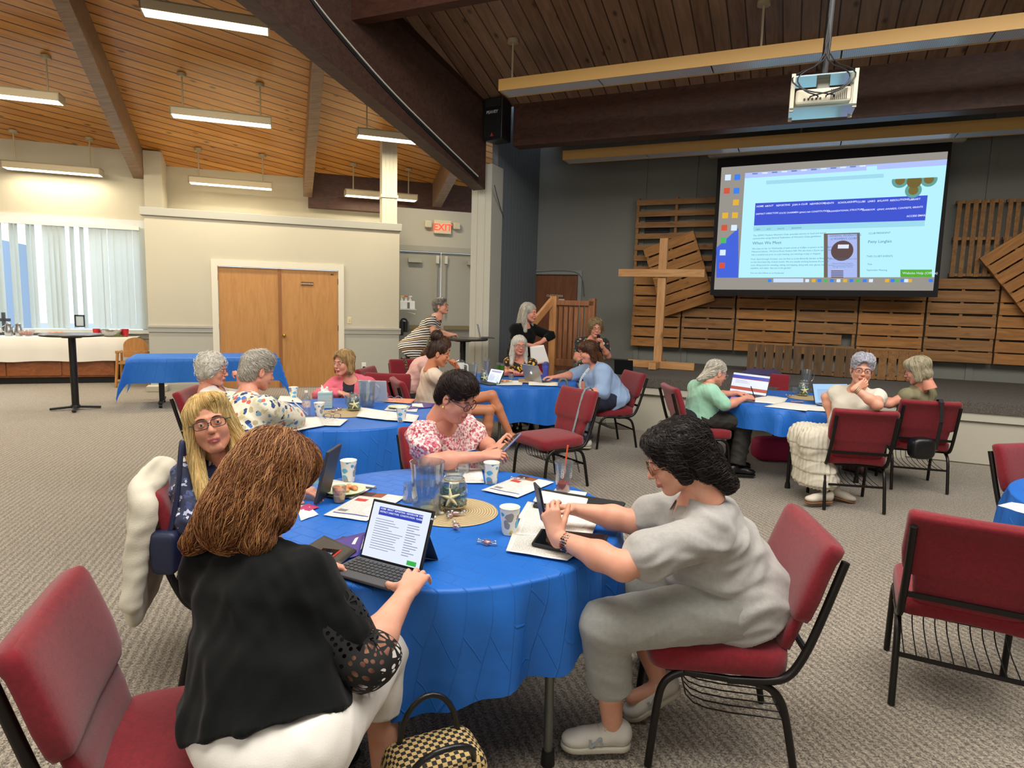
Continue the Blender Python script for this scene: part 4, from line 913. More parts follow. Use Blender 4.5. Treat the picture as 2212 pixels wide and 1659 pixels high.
def folds(V, N, amp, seed, sc=1., ax=(0, 0, 1)):
    r_ = random.Random(seed); d = np.zeros(len(V)); ax = nrm(ax)
    W_ = V+.03*np.stack([np.sin(V[:, 1]*17*sc+seed), np.sin(V[:, 2]*15*sc+2), np.sin(V[:, 0]*16*sc+1)], 1)
    for i in range(6):
        v = nrm(np.array([r_.gauss(0, 1) for _ in range(3)])+ax*1.2); f = r_.uniform(30, 95)*sc; d += (.5+.5*np.sin(W_@v*f+r_.uniform(0, 6)))**3*r_.uniform(.5, 1.1)
    return V+N*(amp*1.5*(d/3-.45))[:, None]
def skinm(name, col, lip='b8646a'):
    t = NT(name); c = lin(col); co = t.co(); f = t.noise(co, 14, 4, .6)
    cc = t.ramp(f, [(.3, tuple(np.array(c)*[.93, .80, .76])), (.7, c)]); t.base(cc); t.set(rough=.48, spec=.35, sss=.06); t.b.inputs['Subsurface Radius'].default_value = (.012, .005, .003)
    t.bump(t.noise(co, 160, 3, .6), .12, .002); return t.m
SK = {'fair': skinm('skin_fair', 'dca58b'), 'pink': skinm('skin_pink', 'd89a82'), 'tan': skinm('skin_tan', 'c58663'), 'mid': skinm('skin_mid', 'cf9478')}
LIP = M('lip_tint', 'b5645f', .4); EYEW = M('eye_white', 'dad4cc', .15); IRIS = {'d': M('iris_dark', '2c2420', .1), 'b': M('iris_grey', '48586a', .1)}; BROWM = {}
def hairm(name, cols):
    out = []
    for i, c in enumerate(cols):
        t = NT('%s_%d' % (name, i)); t.base(t.mix(t.noise(t.co((1, 1, .25)), 60, 3), tuple(np.array(lin(c))*.8), c)); t.set(rough=.42, spec=.35); t.bump(t.noise(t.co((1, 1, .15)), 300, 2), .4, .003); out.append(t.m)
    return out
HR = {'auburn': hairm('hair_auburn', ['704426', '9f6a41', 'c48e5a']), 'black': hairm('hair_dark', ['1c1715', '2b2422', '4b4440']), 'blonde': hairm('hair_blonde', ['c79f5c', 'e6c680', 'f6dfa4']),
      'brown': hairm('hair_dark_brown', ['1c1110', '2c1c18', '3f2a22']), 'white': hairm('hair_white', ['cdc8bb', 'efebe0', 'fbf8ee']), 'grey': hairm('hair_grey', ['aaa396', 'd8d2c3', 'f0eadb']),
      'sand': hairm('hair_sandy', ['a07f50', 'c7a671', 'dec396']), 'salt': hairm('hair_salt', ['6a645d', '9c958a', 'c8c1b4']), 'bun': hairm('hair_bun', ['33231b', '4d382b', '6b4f3b']),
      'silver': hairm('hair_silver', ['a9a9b6', 'cfcfdb', 'ececf3']), 'dirty': hairm('hair_ash', ['a1967c', 'c7bc9d', 'e0d6b8']), 'curly': hairm('hair_curly', ['7d6a4a', 'a38c64', 'c2ab80']), 'chest': hairm('hair_chestnut', ['4a2e1f', '6a432b', '855a3b'])}
GLASS = {}
def gmat(c): return M('glasses_'+c, c, .3)
LENS = None
def lensm():
    t = NT('spectacle_lens'); g = t.n('BsdfGlossy'); g.inputs['Roughness'].default_value = .03; tr = t.n('BsdfTransparent'); mx = t.n('MixShader'); mx.inputs[0].default_value = .08
    t.l(tr.outputs[0], mx.inputs[1]); t.l(g.outputs[0], mx.inputs[2]); t.l(mx.outputs[0], t.t.nodes['Material Output'].inputs[0]); return t.m
LENS = lensm()
def headsdf(h, heavy=1., age=0.):
    s = SDF((-.125, -.14, -.20), (.125, .15, .16), h); w = heavy
    s.cap((0, -.03, -.05), (0, -.055, -.19), .052*w, .056*w, k=.01)
    s.ell((0, -.012, .038), (.075, .096, .084), k=.02); s.ell((0, .028, -.03), (.060*w, .060, .082), k=.025)
    for x in (-1, 1):
        s.cap((x*.050*w, .005, -.052), (x*.018, .060, -.098), .020*w, .016, k=.03); s.ell((x*.034, .058, -.030), (.026*w, .024, .026), k=.02)
        s.cap((x*.010, .086, .024), (x*.044, .071, .024), .009, .008, k=.012)
    s.ell((0, .068, -.098), (.022, .017, .016), k=.02)
    if heavy > 1.08: s.ell((0, .03, -.105), (.045*w, .05, .03), k=.03)
    for x in (-1, 1): s.ell((x*.031, .100, .004), (.019, .017, .0125), k=.012, op='sub')
    s.cap((0, .084, .016), (0, .1085, -.026), .0075, .0115, k=.010); s.ell((0, .109, -.029), (.0115, .010, .009), k=.006)
    for x in (-1, 1): s.ell((x*.0115, .099, -.032), (.008, .010, .007), k=.006)
    for x in (-1, 1): s.ell((x*.0062, .102, -.0405), (.0035, .005, .004), k=.003, op='sub')
    s.ell((0, .088, -.060), (.026, .012, .017), k=.012)
    for x in (-1, 1): s.cap((x*.021, .0835, -.0685), (x*.004, .0975, -.0605), .0032, .0044, k=.005)
    for x in (-1, 1): s.cap((x*.019, .0835, -.0705), (0, .0960, -.0718), .0034, .0052, k=.005)
    for x in (-1, 1): s.cap((x*.023, .0895, -.0700), (0, .103, -.0658), .0013, .0017, k=.002, op='sub')
    if age:
        for x in (-1, 1): s.cap((x*.018, .097, -.034), (x*.032, .080, -.075), .0016, .0016, k=.008, op='sub'); s.cap((x*.026, .082, -.078), (x*.028, .074, -.100), .0018, .001, k=.008, op='sub')
    for x in (-1, 1):
        Me = np.array([[1, 0, 0], [0, 1, 0], [0, 0, 1.]]); s.ell((x*.080, -.010, -.006), (.008, .018, .031), k=.006); s.ell((x*.088, -.006, -.001), (.006, .010, .019), k=.004, op='sub')
    # eyelids: ball with an almond opening
    for x in (-1, 1): s.ell((x*.031, .0785, .003), (.0142, .0138, .0138), k=.003); s.ell((x*.031, .094, .0025), (.0128, .014, .0041), k=.0015, op='sub')
    return s
def strands(s, V, Nn, n, L, off, r, seed, flow, wav=.0, curl=0., step=.012):
    """march hair strands over the surface of field s"""
    rg = np.random.RandomState(seed); P = V[rg.randint(0, len(V), n)]+rg.normal(0, .003, (n, 3)); m = max(4, int(L/step)); T = np.zeros((n, m, 3)); offs = off*rg.uniform(.1, 1., n)
    cu = rg.normal(0, 1, (n, 3)); ph = rg.uniform(0, 6.28, n); fr = rg.uniform(.5, 1.2, n)
    for i in range(m):
        g = s.grad(P); d0 = s.samp(P); P = P-g*(d0-offs*(1+.4*np.sin(i*.7+ph)))[:, None]; T[:, i] = P
        d = flow(P)+curl*cu; d = d-g*np.sum(d*g, 1)[:, None]; sd = np.cross(g, d); d = d+sd*(wav*np.sin(i*fr*1.1+ph))[:, None]; d /= np.maximum(np.linalg.norm(d, axis=1, keepdims=True), 1e-6); P = P+d*step
        if curl: a = rg.normal(0, .5, (n, 3)); cu = cu*.8+a*.6
    Lk = rg.randint(max(3, m//2), m+1, n); k = np.arange(m)[None, :]; T = np.where((k < Lk[:, None])[..., None], T, T[np.arange(n), Lk-1][:, None])
    t = np.gradient(T, axis=1); t /= np.maximum(np.linalg.norm(t, axis=2, keepdims=True), 1e-7); a = np.cross(t, [.31, .2, .93]); a /= np.maximum(np.linalg.norm(a, axis=2, keepdims=True), 1e-7); b = np.cross(t, a)
    rr = r*np.clip(1.2-np.arange(m)/m, .35, 1)[None, :, None]; vs = np.stack([T+rr*(math.cos(q)*a+math.sin(q)*b) for q in (0, 2.09, 4.19)], 2)
    idx = np.arange(n*m*3).reshape(n, m, 3); F = np.stack([idx[:, :-1, :], np.roll(idx[:, :-1, :], -1, 2), np.roll(idx[:, 1:, :], -1, 2), idx[:, 1:, :]], -1).reshape(-1, 4)
    mi = np.repeat(rg.choice(3, n, p=[.3, .45, .25]), (m-1)*3); return vs.reshape(-1, 3), F, mi
def make_hair(root, M3, pos, mats, prims, subs, h, n, L, r, flow, wav=0., curl=0., off=.004, seed=1, name='hair', lo=(-.2, -.24, -.45), hi=(.2, .17, .24), amp=.004, step=.012):
    s = SDF(lo, hi, h)
    for q in prims:
        if q[0] == 'e': s.ell(q[1], q[2], k=q[3] if len(q) > 3 else .02)
        else: s.cap(q[1], q[2], q[3], q[4], k=q[5] if len(q) > 5 else .02)
    for q in subs:
        if q[0] == 'e': s.ell(q[1], q[2], k=q[3] if len(q) > 3 else .012, op='sub')
        else: s.cap(q[1], q[2], q[3], q[4], k=.01, op='sub')
    V, F = s.mesh(); N = s.grad(V)
    g = V*np.array([1, 1, .25]); fl = np.sin(g[:, 0]*170+12*V[:, 2]+seed)+np.sin(g[:, 1]*150-9*V[:, 2])+.6*np.sin((g[:, 0]+g[:, 1])*260)
    V2 = V+N*(amp*fl/2.6)[:, None]; m0 = np.ones(len(F), int)
    Vs, Fs, mi = strands(s, V, N, n, L, off, r, seed, flow, wav, curl, step)
    VV = np.concatenate([V2, Vs]); FF = np.concatenate([F, Fs+len(V2)]); MI = np.concatenate([m0*0, mi])
    W_ = VV@M3.T+pos; me = fastmesh(name, W_, FF)
    for m in mats: me.materials.append(m)
    me.polygons.foreach_set('material_index', MI.astype(np.int32)); me.polygons.foreach_set('use_smooth', np.ones(len(me.polygons), bool)); me.update()
    o = bpy.data.objects.new(name, me); COL.objects.link(o); o.parent = root; o.matrix_parent_inverse = Matrix.Translation(-Vector(root.location)); return o
def sub_(o, p): o.parent = p; o.matrix_parent_inverse = Matrix.Identity(4); return o
def attach(o, root): o.parent = root; o.matrix_parent_inverse = Matrix.Translation(-Vector(root.location)); return o
def ik(a, b, l1, l2, hint):
    a = np.array(a, float); b = np.array(b, float); d = b-a; L = np.linalg.norm(d); Lc = min(L, (l1+l2)*.999); u = d/L
    x = (l1*l1-l2*l2+Lc*Lc)/(2*Lc); y = math.sqrt(max(0, l1*l1-x*x)); hv = np.array(hint, float)-a; hv = hv-u*(hv@u); return a+u*x+nrm(hv)*y
def hand(s, wr, d, n, side, curl, k=.006, spread=.06, thumb=(.6, .75, .35), sc=1., fl=None):
    """wr wrist, d finger direction, n palm-facing direction, side: +1 thumb towards cross(d,n)"""
    wr = np.array(wr, float); d = nrm(d); n = np.array(n, float); n = nrm(n-d*(n@d)); t = np.cross(d, n)*side
    offs = [.027, .0085, -.010, -.027]; bl = [.088, .092, .088, .080]; fln = [.072, .080, .074, .058]; fr = [.0086, .0088, .0083, .0073]
    s.cap(wr-d*.02, wr+d*.02, .0235*sc, .025*sc, k=.015, fl=n, fr=.78)
    for i in range(4):
        o = offs[i]*sc; B = wr+d*bl[i]*sc+t*o; s.cap(wr+d*.015+t*o*.55, B, .0155*sc, .0115*sc, k=.012)
        a = 0; p = B; dd = nrm(d+t*(spread*(1.2-i*.8))); c = curl[i]
        for j, q in enumerate((.44, .31, .25)):
            a += R(c[j]); v = dd*math.cos(a)+n*math.sin(a); p2 = p+v*fln[i]*q*sc; s.cap(p, p2, fr[i]*sc*(1-.09*j), fr[i]*sc*(.93-.09*j), k=.003); p = p2
    c = curl[4]; v0 = nrm(d*thumb[0]+t*thumb[1]+n*thumb[2]); b = wr+d*.018*sc+t*.018*sc; p = b+v0*.042*sc; s.cap(b, p, .0155*sc, .0125*sc, k=.012)
    v1 = nrm(v0+d*.45*c); p2 = p+v1*.034*sc; s.cap(p, p2, .0112*sc, .0100*sc, k=.004); v2 = nrm(v1+d*.3*c-t*.25*c); s.cap(p2, p2+v2*.028*sc, .0102*sc, .0085*sc, k=.003)
RELAX = [(18, 22, 12), (22, 24, 14), (26, 26, 15), (30, 28, 15), .6]; TYPE = [(28, 38, 22), (25, 36, 20), (28, 38, 22), (34, 40, 22), .7]; FIST = [(70, 85, 45), (72, 88, 45), (72, 88, 45), (72, 85, 45), 1.]; HOLD = [(35, 45, 30), (38, 48, 30), (40, 48, 30), (42, 48, 30), .3]; FLAT = [(8, 10, 6), (6, 9, 5), (8, 10, 6), (12, 12, 8), .4]
def meshobj(name, V, F, mats, root, mi=None):
    me = fastmesh(name, V, F)
    for m in (mats if isinstance(mats, (list, tuple)) else [mats]): me.materials.append(m)
    if mi is not None: me.polygons.foreach_set('material_index', np.asarray(mi, np.int32))
    me.polygons.foreach_set('use_smooth', np.ones(len(me.polygons), bool)); me.update()
    o = bpy.data.objects.new(name, me); COL.objects.link(o); return attach(o, root)
def shoe(root, an, dirv, mat, solem, size=.26, sneaker=False, tilt=0.):
    """shoe with toe along dirv, under ankle point an (ankle bone)"""
    f = nrm([dirv[0], dirv[1], 0]); r = np.array([f[1], -f[0], 0]); f2 = nrm(f*math.cos(tilt)-EZ*math.sin(tilt)); u2 = nrm(EZ*math.cos(tilt)+f*math.sin(tilt)); Mx = np.array([r, f2, u2]).T
    s = SDF((-.07, -.10, -.005), (.07, .22, .15), .0045); k = size/.26
    s.cap((0, -.03, .055), (0, .10*k, .04), .040, .038, k=.02); s.ell((0, .135*k, .035), (.044, .052, .028), k=.02); s.ell((0, -.035, .055), (.034, .036, .05), k=.02); s.cap((0, .0, .07), (0, .0, .105), .036, .034, k=.02)
    s.cut((0, 0, .0), (0, 0, -1)); s.cap((0, 0, .085), (0, -.005, .15), .030, .034, k=.006, op='sub')
    V, F = s.mesh(); o = meshobj('shoe', V@Mx.T+(an-u2*.085), F, mat, root)
    so = SDF((-.07, -.10, -.02), (.07, .22, .045), .0045); so.cap((0, -.03, .012), (0, .12*k, .012), .042, .046, k=.02); so.ell((0, .135*k, .012), (.047, .055, .03), k=.01); so.cut((0, 0, .022 if sneaker else .012), (0, 0, 1)); so.cut((0, 0, 0), (0, 0, -1))
    V, F = so.mesh(); sub_(meshobj('sole', V@Mx.T+(an-u2*.085), F, solem, root), o)
    if sneaker:
        T = lambda v: Mx@np.array(v, float)+(an-u2*.085); m = MB()
        for i in range(5): y = .035+i*.018; z = .088-i*.0075; m.tube([T((-.022, y, z-.004)), T((0, y+.004, z+.0045)), T((.022, y, z-.004))], .0028, 6)
        m.tube([T((.0, .035, .094)), T((.02, .02, .105)), T((.032, .03, .085))], .0022, 6).tube([T((0, .035, .094)), T((-.02, .02, .105)), T((-.03, .034, .082))], .0022, 6)
        sub_(m.build('laces', M('lace_white', 'cdc9be', .7), smooth=180), o)
        for sd in (-1, 1):
            m = MB(); x = .0385*sd
            for a, b in (((x, .045, .03), (x*1.02, .05, .062)), ((x*1.02, .05, .062), (x*1.12, .085, .028)), ((x*1.12, .085, .028), (x*1.08, .088, .056))): m.bar(T(a), T(b), .004, .009, T((0, 1, 0))-T((0, 0, 0)))
            sub_(m.build('letter_emblem', M('emblem_grey', '9aa3a8', .5)), o)
    return o
def glasses(root, M3, pos, col, shape='rect', w=.0265, hh=.017, r=.0016, tcol=None):
    T = lambda v: M3@np.array(v, float)+pos; m = MB(); ls = MB()
    for x in (-1, 1):
        pts = []
        for k in range(20):
            a = 2*math.pi*k/20; e = .55 if shape == 'rect' else 1.; cx, sz = math.cos(a), math.sin(a)
            px = math.copysign(abs(cx)**e, cx)*w; pz = math.copysign(abs(sz)**e, sz)*hh; pts.append((x*.0325+px, .1075-.0035*abs(x*.0325+px)/.03-.06*max(0, abs(x*.0325+px)-.045), pz+.001))
        m.tube([T(p) for p in pts], r, 6, closed=True); ls.add([T(p) for p in pts], [tuple(range(20))])
        m.tube([T((x*(.0325+w), .1005, .006)), T((x*.0755, .085, .008)), T((x*.0835, .0, .008)), T((x*.083, -.02, -.008))], r*1.1, 6)
    m.tube([T((-.0325+w, .1065, .004)), T((0, .110, .006)), T((.0325-w, .1065, .004))], r, 6)
    o = attach(m.build('glasses', gmat(col), smooth=180), root); sub_(ls.build('lens', LENS), o); return o
def eyes(root, M3, pos, col='d', h=.003, brow='4a3526', lid=0.):
    for x in (-1, 1):
        c = np.array([x*.031, .0785, .003]); m = MB(); m.ball(M3@c+pos, .0118, 16, M3@np.array([[1, 0, 0], [0, 1, 0], [0, 0, 1]]))
        a = M3@(c+[0, .0095, -.0008])+pos; m.mi = 1; m.ball(a, (.0056, .0030, .0056), 12, M3); m.mi = 2; m.ball(M3@(c+[0, .0110, -.0008])+pos, (.0026, .0020, .0026), 10, M3)
        attach(m.build('eye', [EYEW, IRIS[col], M('pupil', '050505', .1)], smooth=180), root)
    m = MB()
    for x in (-1, 1): m.tube([M3@np.array(q)+pos for q in ((x*.014, .0935, .023), (x*.026, .0925, .0275), (x*.038, .087, .0265), (x*.047, .0785, .0215))], [.0022, .0028, .0022, .001], 6)
    attach(m.build('eyebrows', M('brow_'+brow, brow, .8), smooth=180), root)
def person(P):
    hp = np.array(P['head'], float); H3 = frame(*P['hd']); w = P.get('w', 1.); hip = np.array(P['hip'], float); byw = P['by']; B3 = frame(byw); rb, fb = B3[:, 0], B3[:, 1]
    py = P.get('py', byw); P3 = frame(py); rp, fp = P3[:, 0], P3[:, 1]
    root = empty('person', (hip[0], hip[1], 0), 0, P['label'], 'person')
    N = hp-H3[:, 1]*.045-EZ*.150-H3[:, 2]*.03 if 'neck' not in P else np.array(P['neck'], float)
    sw = P.get('sw', .165); sp_ = nrm(N-hip); sh = {}
    tilt = P.get('tilt', 0.)
    for k, x in (('L', -1), ('R', 1)): sh[k] = N+rb*x*sw-sp_*.055+EZ*x*tilt+fb*P.get('shf', {}).get(k, 0.)
    near = P.get('near', 0); ha = .0035 if near else .0045
    arms = {}
    for k in ('L', 'R'):
        if k in P['arms']:
            A = P['arms'][k]; wr = np.array(A['w'], float); l1, l2 = A.get('l', (.29, .25)); sc_ = sh[k]
            el = np.array(A['e'], float) if 'e' in A else ik(sc_, wr, l1, l2, A.get('hint', sc_+rb*(.3 if k == 'R' else -.3)-EZ*.4-fb*.1))
            arms[k] = (sc_, el, wr)
    legs = {}
    hx = .095*min(w, 1.15)
    for k, x in (('L', -1), ('R', 1)):
        if k in P.get('legs', {}): g = P['legs'][k]; legs[k] = (hip+rp*x*hx-EZ*.01, np.array(g['k'], float), np.array(g['a'], float))
    bl = P.get('belly', .02); bust = P.get('bust', .055)
    def torso(s, g):    # g: clothing gap
        m = lambda f: hip+(N-hip)*f
        s.ell(hip+EZ*.01, (.175*w+g, .135*w+g, .115+g), P3, k=.05); s.ell(m(.32)+fb*bl, (.155*w+g, .125*w+g, .13+g), B3, k=.06)
        s.ell(m(.66)+fb*.01, (.155*w+g, .108*w+g, .15+g), B3, k=.06); s.cap(sh['L']+EZ*.0, sh['R']+EZ*.0, .058+g, .058+g, k=.05)
        for x in (-1, 1): s.ell(m(.64)+fb*.085*w+rb*x*.072, (bust*1.1+g, bust+g, bust*1.1+g), B3, k=.04)
        s.cap(N-sp_*.06, N+EZ*.01, .075+g*.3, .055, k=.05)
    # --- head and body skin
    s = headsdf(.003 if near == 2 else (.0034 if near else .0042), P.get('hv', 1.), P.get('age', 1)); V, F = s.mesh()
    c = V[F].mean(1); mi = ((np.abs(c[:, 0]) < .0245) & (c[:, 1] > .083) & (c[:, 2] < -.0572) & (c[:, 2] > -.0778) & (np.abs(c[:, 2]+.0662)*1. < .0112-.32*np.abs(c[:, 0])*.9+.002)).astype(int)
    Vh = V@H3.T+hp; parts = [(Vh, F, mi)]
    pts = [N, sh['L'], sh['R']]+[q for a in arms.values() for q in a]
    lo = np.min(pts, 0)-.16; hi = np.max(pts, 0)+.16; lo[2] = min(lo[2], N[2]-.28); s = SDF(lo, hi, ha)
    s.cap(hp-H3[:, 2]*.10-H3[:, 1]*.045, N-sp_*.03, .054*P.get('nk', 1.), .062, k=.03)
    if P.get('chest', 1): s.ell(hip+(N-hip)*.72+fb*.012, (.145*w, .098*w, .13), B3, k=.04); s.cap(sh['L']*.8+sh['R']*.2, sh['R']*.8+sh['L']*.2, .05, .05, k=.04); s.cap(N-sp_*.06, N, .07, .052, k=.05)
    aw = P.get('aw', w)
    for k, (a, e, wr) in arms.items():
        A = P['arms'][k]; s.cap(a, e, .048*aw, .038*aw, k=.02); s.cap(e, e+(wr-e)*.35, .039*aw, .041*aw, k=.02); s.cap(e+(wr-e)*.35, wr, .040*aw, .0245, k=.02)
        if A.get('hand', 1): hand(s, wr, A.get('d', wr-e), A.get('n', (0, 0, -1)), A.get('side', 1 if k == 'R' else -1), A.get('curl', RELAX), thumb=A.get('th', (.6, .75, .35)), sc=A.get('sc', 1.), spread=A.get('sp', .06))
    V, F = s.mesh(); parts.append((V, F, np.zeros(len(F), int)))
    if P.get('bare'):
        q = [x for k in legs for x in legs[k]]; s = SDF(np.min(q, 0)-.12, np.max(q, 0)+.12, .006)
        for k, (a, kn, an) in legs.items():
            lw_ = min(w, 1.05) if 'pants' in P else w; s.cap(a, kn, .080*lw_, .056*lw_, k=.02); s.cap(kn, kn+(an-kn)*.35, .054*lw_, .055*lw_, k=.02); s.cap(kn+(an-kn)*.35, an, .054*lw_, .036, k=.02); fd = nrm(np.array([*P['legs'][k]['f'], 0.])); s.cap(an-EZ*.03, an+fd*.12-EZ*.06, .033, .026, k=.02)
        V, F = s.mesh(); parts.append((V, F, np.zeros(len(F), int)))
    VV = np.concatenate([p[0] for p in parts]); o = 0; FF = []
    for p in parts: FF.append(p[1]+o); o += len(p[0])
    meshobj('body', VV, np.concatenate(FF), [SK[P.get('skin', 'fair')], LIP], root, np.concatenate([p[2] for p in parts]))
    if P.get('face', 1): eyes(root, H3, hp, P.get('eye', 'd'), brow=P.get('brow', '5a4636'))
    if 'gl' in P: glasses(root, H3, hp, **P['gl'])
    # --- top
    T = P['top']; g = T.get('g', .012); sl = T.get('sleeve', .45); hg = T.get('h', .0075)
    pts = [N, sh['L'], sh['R'], hip]+[a[0]+(a[1]-a[0])*min(1, sl) for a in arms.values()]+([a[2] for a in arms.values()] if sl > 1 else [])
    lo = np.min(pts, 0)-.30; hi = np.max(pts, 0)+.22; lo[2] = hip[2]-.16; s = SDF(lo, hi, hg); torso(s, g)
    hem = T.get('hem', .02)
    if T.get('flare'): s.cap(hip+(N-hip)*.3, hip-EZ*.02, .15*w, .17*w+T['flare'], k=.05)
    for k, (a, e, wr) in arms.items():
        r0 = .058*aw+g*.6+T.get('puff', 0); l = T.get('sl_'+k, sl)
        if l <= .08: s.ell(a, .055, k=.03); continue
        if l <= 1: b = a+(e-a)*l; s.cap(a, b, r0, r0*T.get('taper', .92), k=.03); u = nrm(e-a); s.cut(b+u*.0, u, b-[.13]*3, b+[.13]*3) if False else None
        else: b = e+(wr-e)*(l-1); s.cap(a, e, r0, r0*.85, k=.03); s.cap(e, b, r0*.85, r0*T.get('cuff', .62), k=.02)
    s.cut(hip-EZ*hem-0*sp_, -sp_ if abs(sp_[2]) > .8 else -EZ)
    nk = T.get('neck', (.07, .075, .05)); s.ell(N+fb*T.get('nf', .035)+EZ*T.get('nz', .0), nk, B3, k=.012, op='sub')
    if T.get('vneck'): s.cap(N+fb*.06, N+fb*.10-EZ*T['vneck'], .035, .006, k=.01, op='sub')
    V, F = s.mesh(); Nn = s.grad(V); V = folds(V, Nn, T.get('amp', .006), P.get('seed', 3), T.get('fs', 1.), T.get('fax', (0, 0, 1))); tm = T['m']; tmi = None
    if 'm2' in T: c = (V[F].mean(1)-N)@B3; tmi = T['m2'][1](c[:, 0], c[:, 1], c[:, 2]).astype(int); tm = [T['m'], T['m2'][0]]
    to = meshobj(T.get('name', 'top'), V, F, tm, root, tmi)
    # --- legs clothing
    if 'pants' in P:
        B = P['pants']; cutf = B.get('to', .95); q = [x for k in legs for x in legs[k]]+[hip]; s = SDF(np.min(q, 0)-.24, np.max(q, 0)+.24, .008)
        s.ell(hip, (.178*w, .142*w, .12), P3, k=.04)
        for k, (a, kn, an) in legs.items():
            e = kn+(an-kn)*cutf; s.cap(a, kn, .098*w, .074*w, k=.03); s.cap(kn, e, .073*w, B.get('hemr', .062), k=.02)
        for k, (a, kn, an) in legs.items():
            e = kn+(an-kn)*cutf; u = nrm(an-kn); s.cut(e, u, e-[.12]*3+u*.0, e+[.12]*3); s.cap(e-u*.03, e+u*.05, B.get('hemr', .062)-.014, k=.002, op='sub')
        s.cut(hip+EZ*.09, EZ)
        V, F = s.mesh(); V = folds(V, s.grad(V), B.get('amp', .005), 7+P.get('seed', 3), 1., (0, 0, 1)); meshobj(B.get('name', 'trousers'), V, F, B['m'], root)
    for k, (a, kn, an) in legs.items():
        sh_ = P.get('shoes')
        if sh_: shoe(root, an, P['legs'][k]['f'], sh_[0], sh_[1], sneaker=len(sh_) > 2, tilt=P['legs'][k].get('tilt', 0.))
    return dict(root=root, H3=H3, hp=hp, N=N, sh=sh, arms=arms, B3=B3, hip=hip, legs=legs, top=to)
CROWN = np.array([0, -.02, .13])
def fl_down(back=.0, side=1., g=.5):
    def f(P): d = (P-CROWN)*np.array([side, 1, .6]); d = d/np.maximum(np.linalg.norm(d, axis=1, keepdims=True), 1e-6); return d+np.array([0, -back, -g])
    return f
BASE = [('e', (0, -.018, .048), (.083, .104, .086))]; NAPE = [('e', (0, -.062, -.015), (.072, .058, .075))]
FACE = [('e', (0, .125, -.025), (.065, .078, .116))]; EARS = [('e', (.085, .0, -.012), (.02, .024, .034)), ('e', (-.085, .0, -.012), (.02, .024, .034))]
def hair(q, style, col, seed=1, near=0, **k):
    M3, pos, root = q['H3'], q['hp'], q['root']; mats = HR[col]; n0 = (2600 if near == 2 else 1500 if near else 500); r0 = .0009 if near == 2 else (.0011 if near else .0018); h = .0045 if near else .006
    if style == 'short': return make_hair(root, M3, pos, mats, BASE+NAPE+[('e', (0, .045, .085), (.068, .05, .04))]+k.get('add', []), FACE+EARS, h, n0, .07, r0, fl_down(-.2, 1, .2), .25, k.get('curl', .25), .006, seed)
    if style == 'crop': return make_hair(root, M3, pos, mats, BASE+NAPE+[('e', (0, .05, .082), (.066, .046, .036)), ('e', (0, .0, .09), (.08, .085, .06))], FACE+EARS, h, n0, .075, r0, lambda P: fl_down(-.5, 1, .1)(P)+np.array([0, .5, 0]), .2, .3, .009, seed)
    if style == 'curly': return make_hair(root, M3, pos, mats, [('e', (0, -.02, .05), (.1, .115, .1)), ('e', (0, -.06, -.02), (.09, .06, .07)), ('e', (.075, .0, 0), (.035, .04, .05)), ('e', (-.075, 0, 0), (.035, .04, .05))], FACE, h, n0, .06, r0*1.1, fl_down(0, 1, .2), .8, 1.2, .014, seed, amp=.007)
    if style == 'bob': return make_hair(root, M3, pos, mats, [('e', (0, -.02, .045), (.092, .108, .09)), ('c', (.07, -.01, .03), (.078, .0, -.08), .035, .028), ('c', (-.07, -.01, .03), (-.078, .0, -.08), .035, .028), ('e', (0, -.05, -.045), (.082, .06, .07)), ('e', (0, .052, .075), (.068, .045, .04))], FACE, h, n0, .16, r0, fl_down(0, 1, .7), .12, .0, .005, seed)
    if style == 'long': return make_hair(root, M3, pos, mats, [('e', (0, -.022, .045), (.09, .106, .09)), ('c', (.068, -.02, .04), (.085, -.02, -.12), .034, .034), ('c', (-.068, -.02, .04), (-.085, -.02, -.12), .034, .034), ('c', (0, -.06, -.02), (0, -.09, -.16), .085, .075), ('c', (.08, -.02, -.12), (.10, .02, -.24), .032, .022), ('c', (-.08, -.02, -.12), (-.10, .02, -.24), .032, .022)]+k.get('add', []), FACE, h, n0, .34, r0, fl_down(k.get('back', .1), 1, .9), k.get('wav', .2), 0, .005, seed)
# ================= THE SIXTEEN PEOPLE =================
def splotch(name, base, cols, scale, thr=.42, dist=.35, rough=.8):
    t = NT(name); co = t.co(); nz = t.n('TexNoise'); t.l(co, nz.inputs['Vector']); nz.inputs['Scale'].default_value = scale*1.1; nz.inputs['Detail'].default_value = 3
    va = t.n('VectorMath', _operation='MULTIPLY_ADD'); t.l(nz.outputs['Color'], va.inputs[0]); va.inputs[1].default_value = (dist/scale*3,)*3; t.l(co, va.inputs[2])
    v = t.n('TexVoronoi'); t.l(va.outputs[0], v.inputs['Vector']); v.inputs['Scale'].default_value = scale; sp = t.n('SeparateColor'); t.l(v.outputs['Color'], sp.inputs[0])
    n = len(cols); cr = t.ramp(sp.outputs[0], [(i/n, c) for i, c in enumerate(cols)], 'CONSTANT'); m = t.math('LESS_THAN', v.outputs['Distance'], thr); m = t.math('MULTIPLY', m, t.math('GREATER_THAN', sp.outputs[1], .22))
    t.base(t.mix(m, base, cr)); t.set(rough=rough, sheen=.2); t.bump(t.noise(co, 300, 2), .15, .002); return t.m
def knit(name, col, **k): return fabric(name, col, .9, 500, .2)
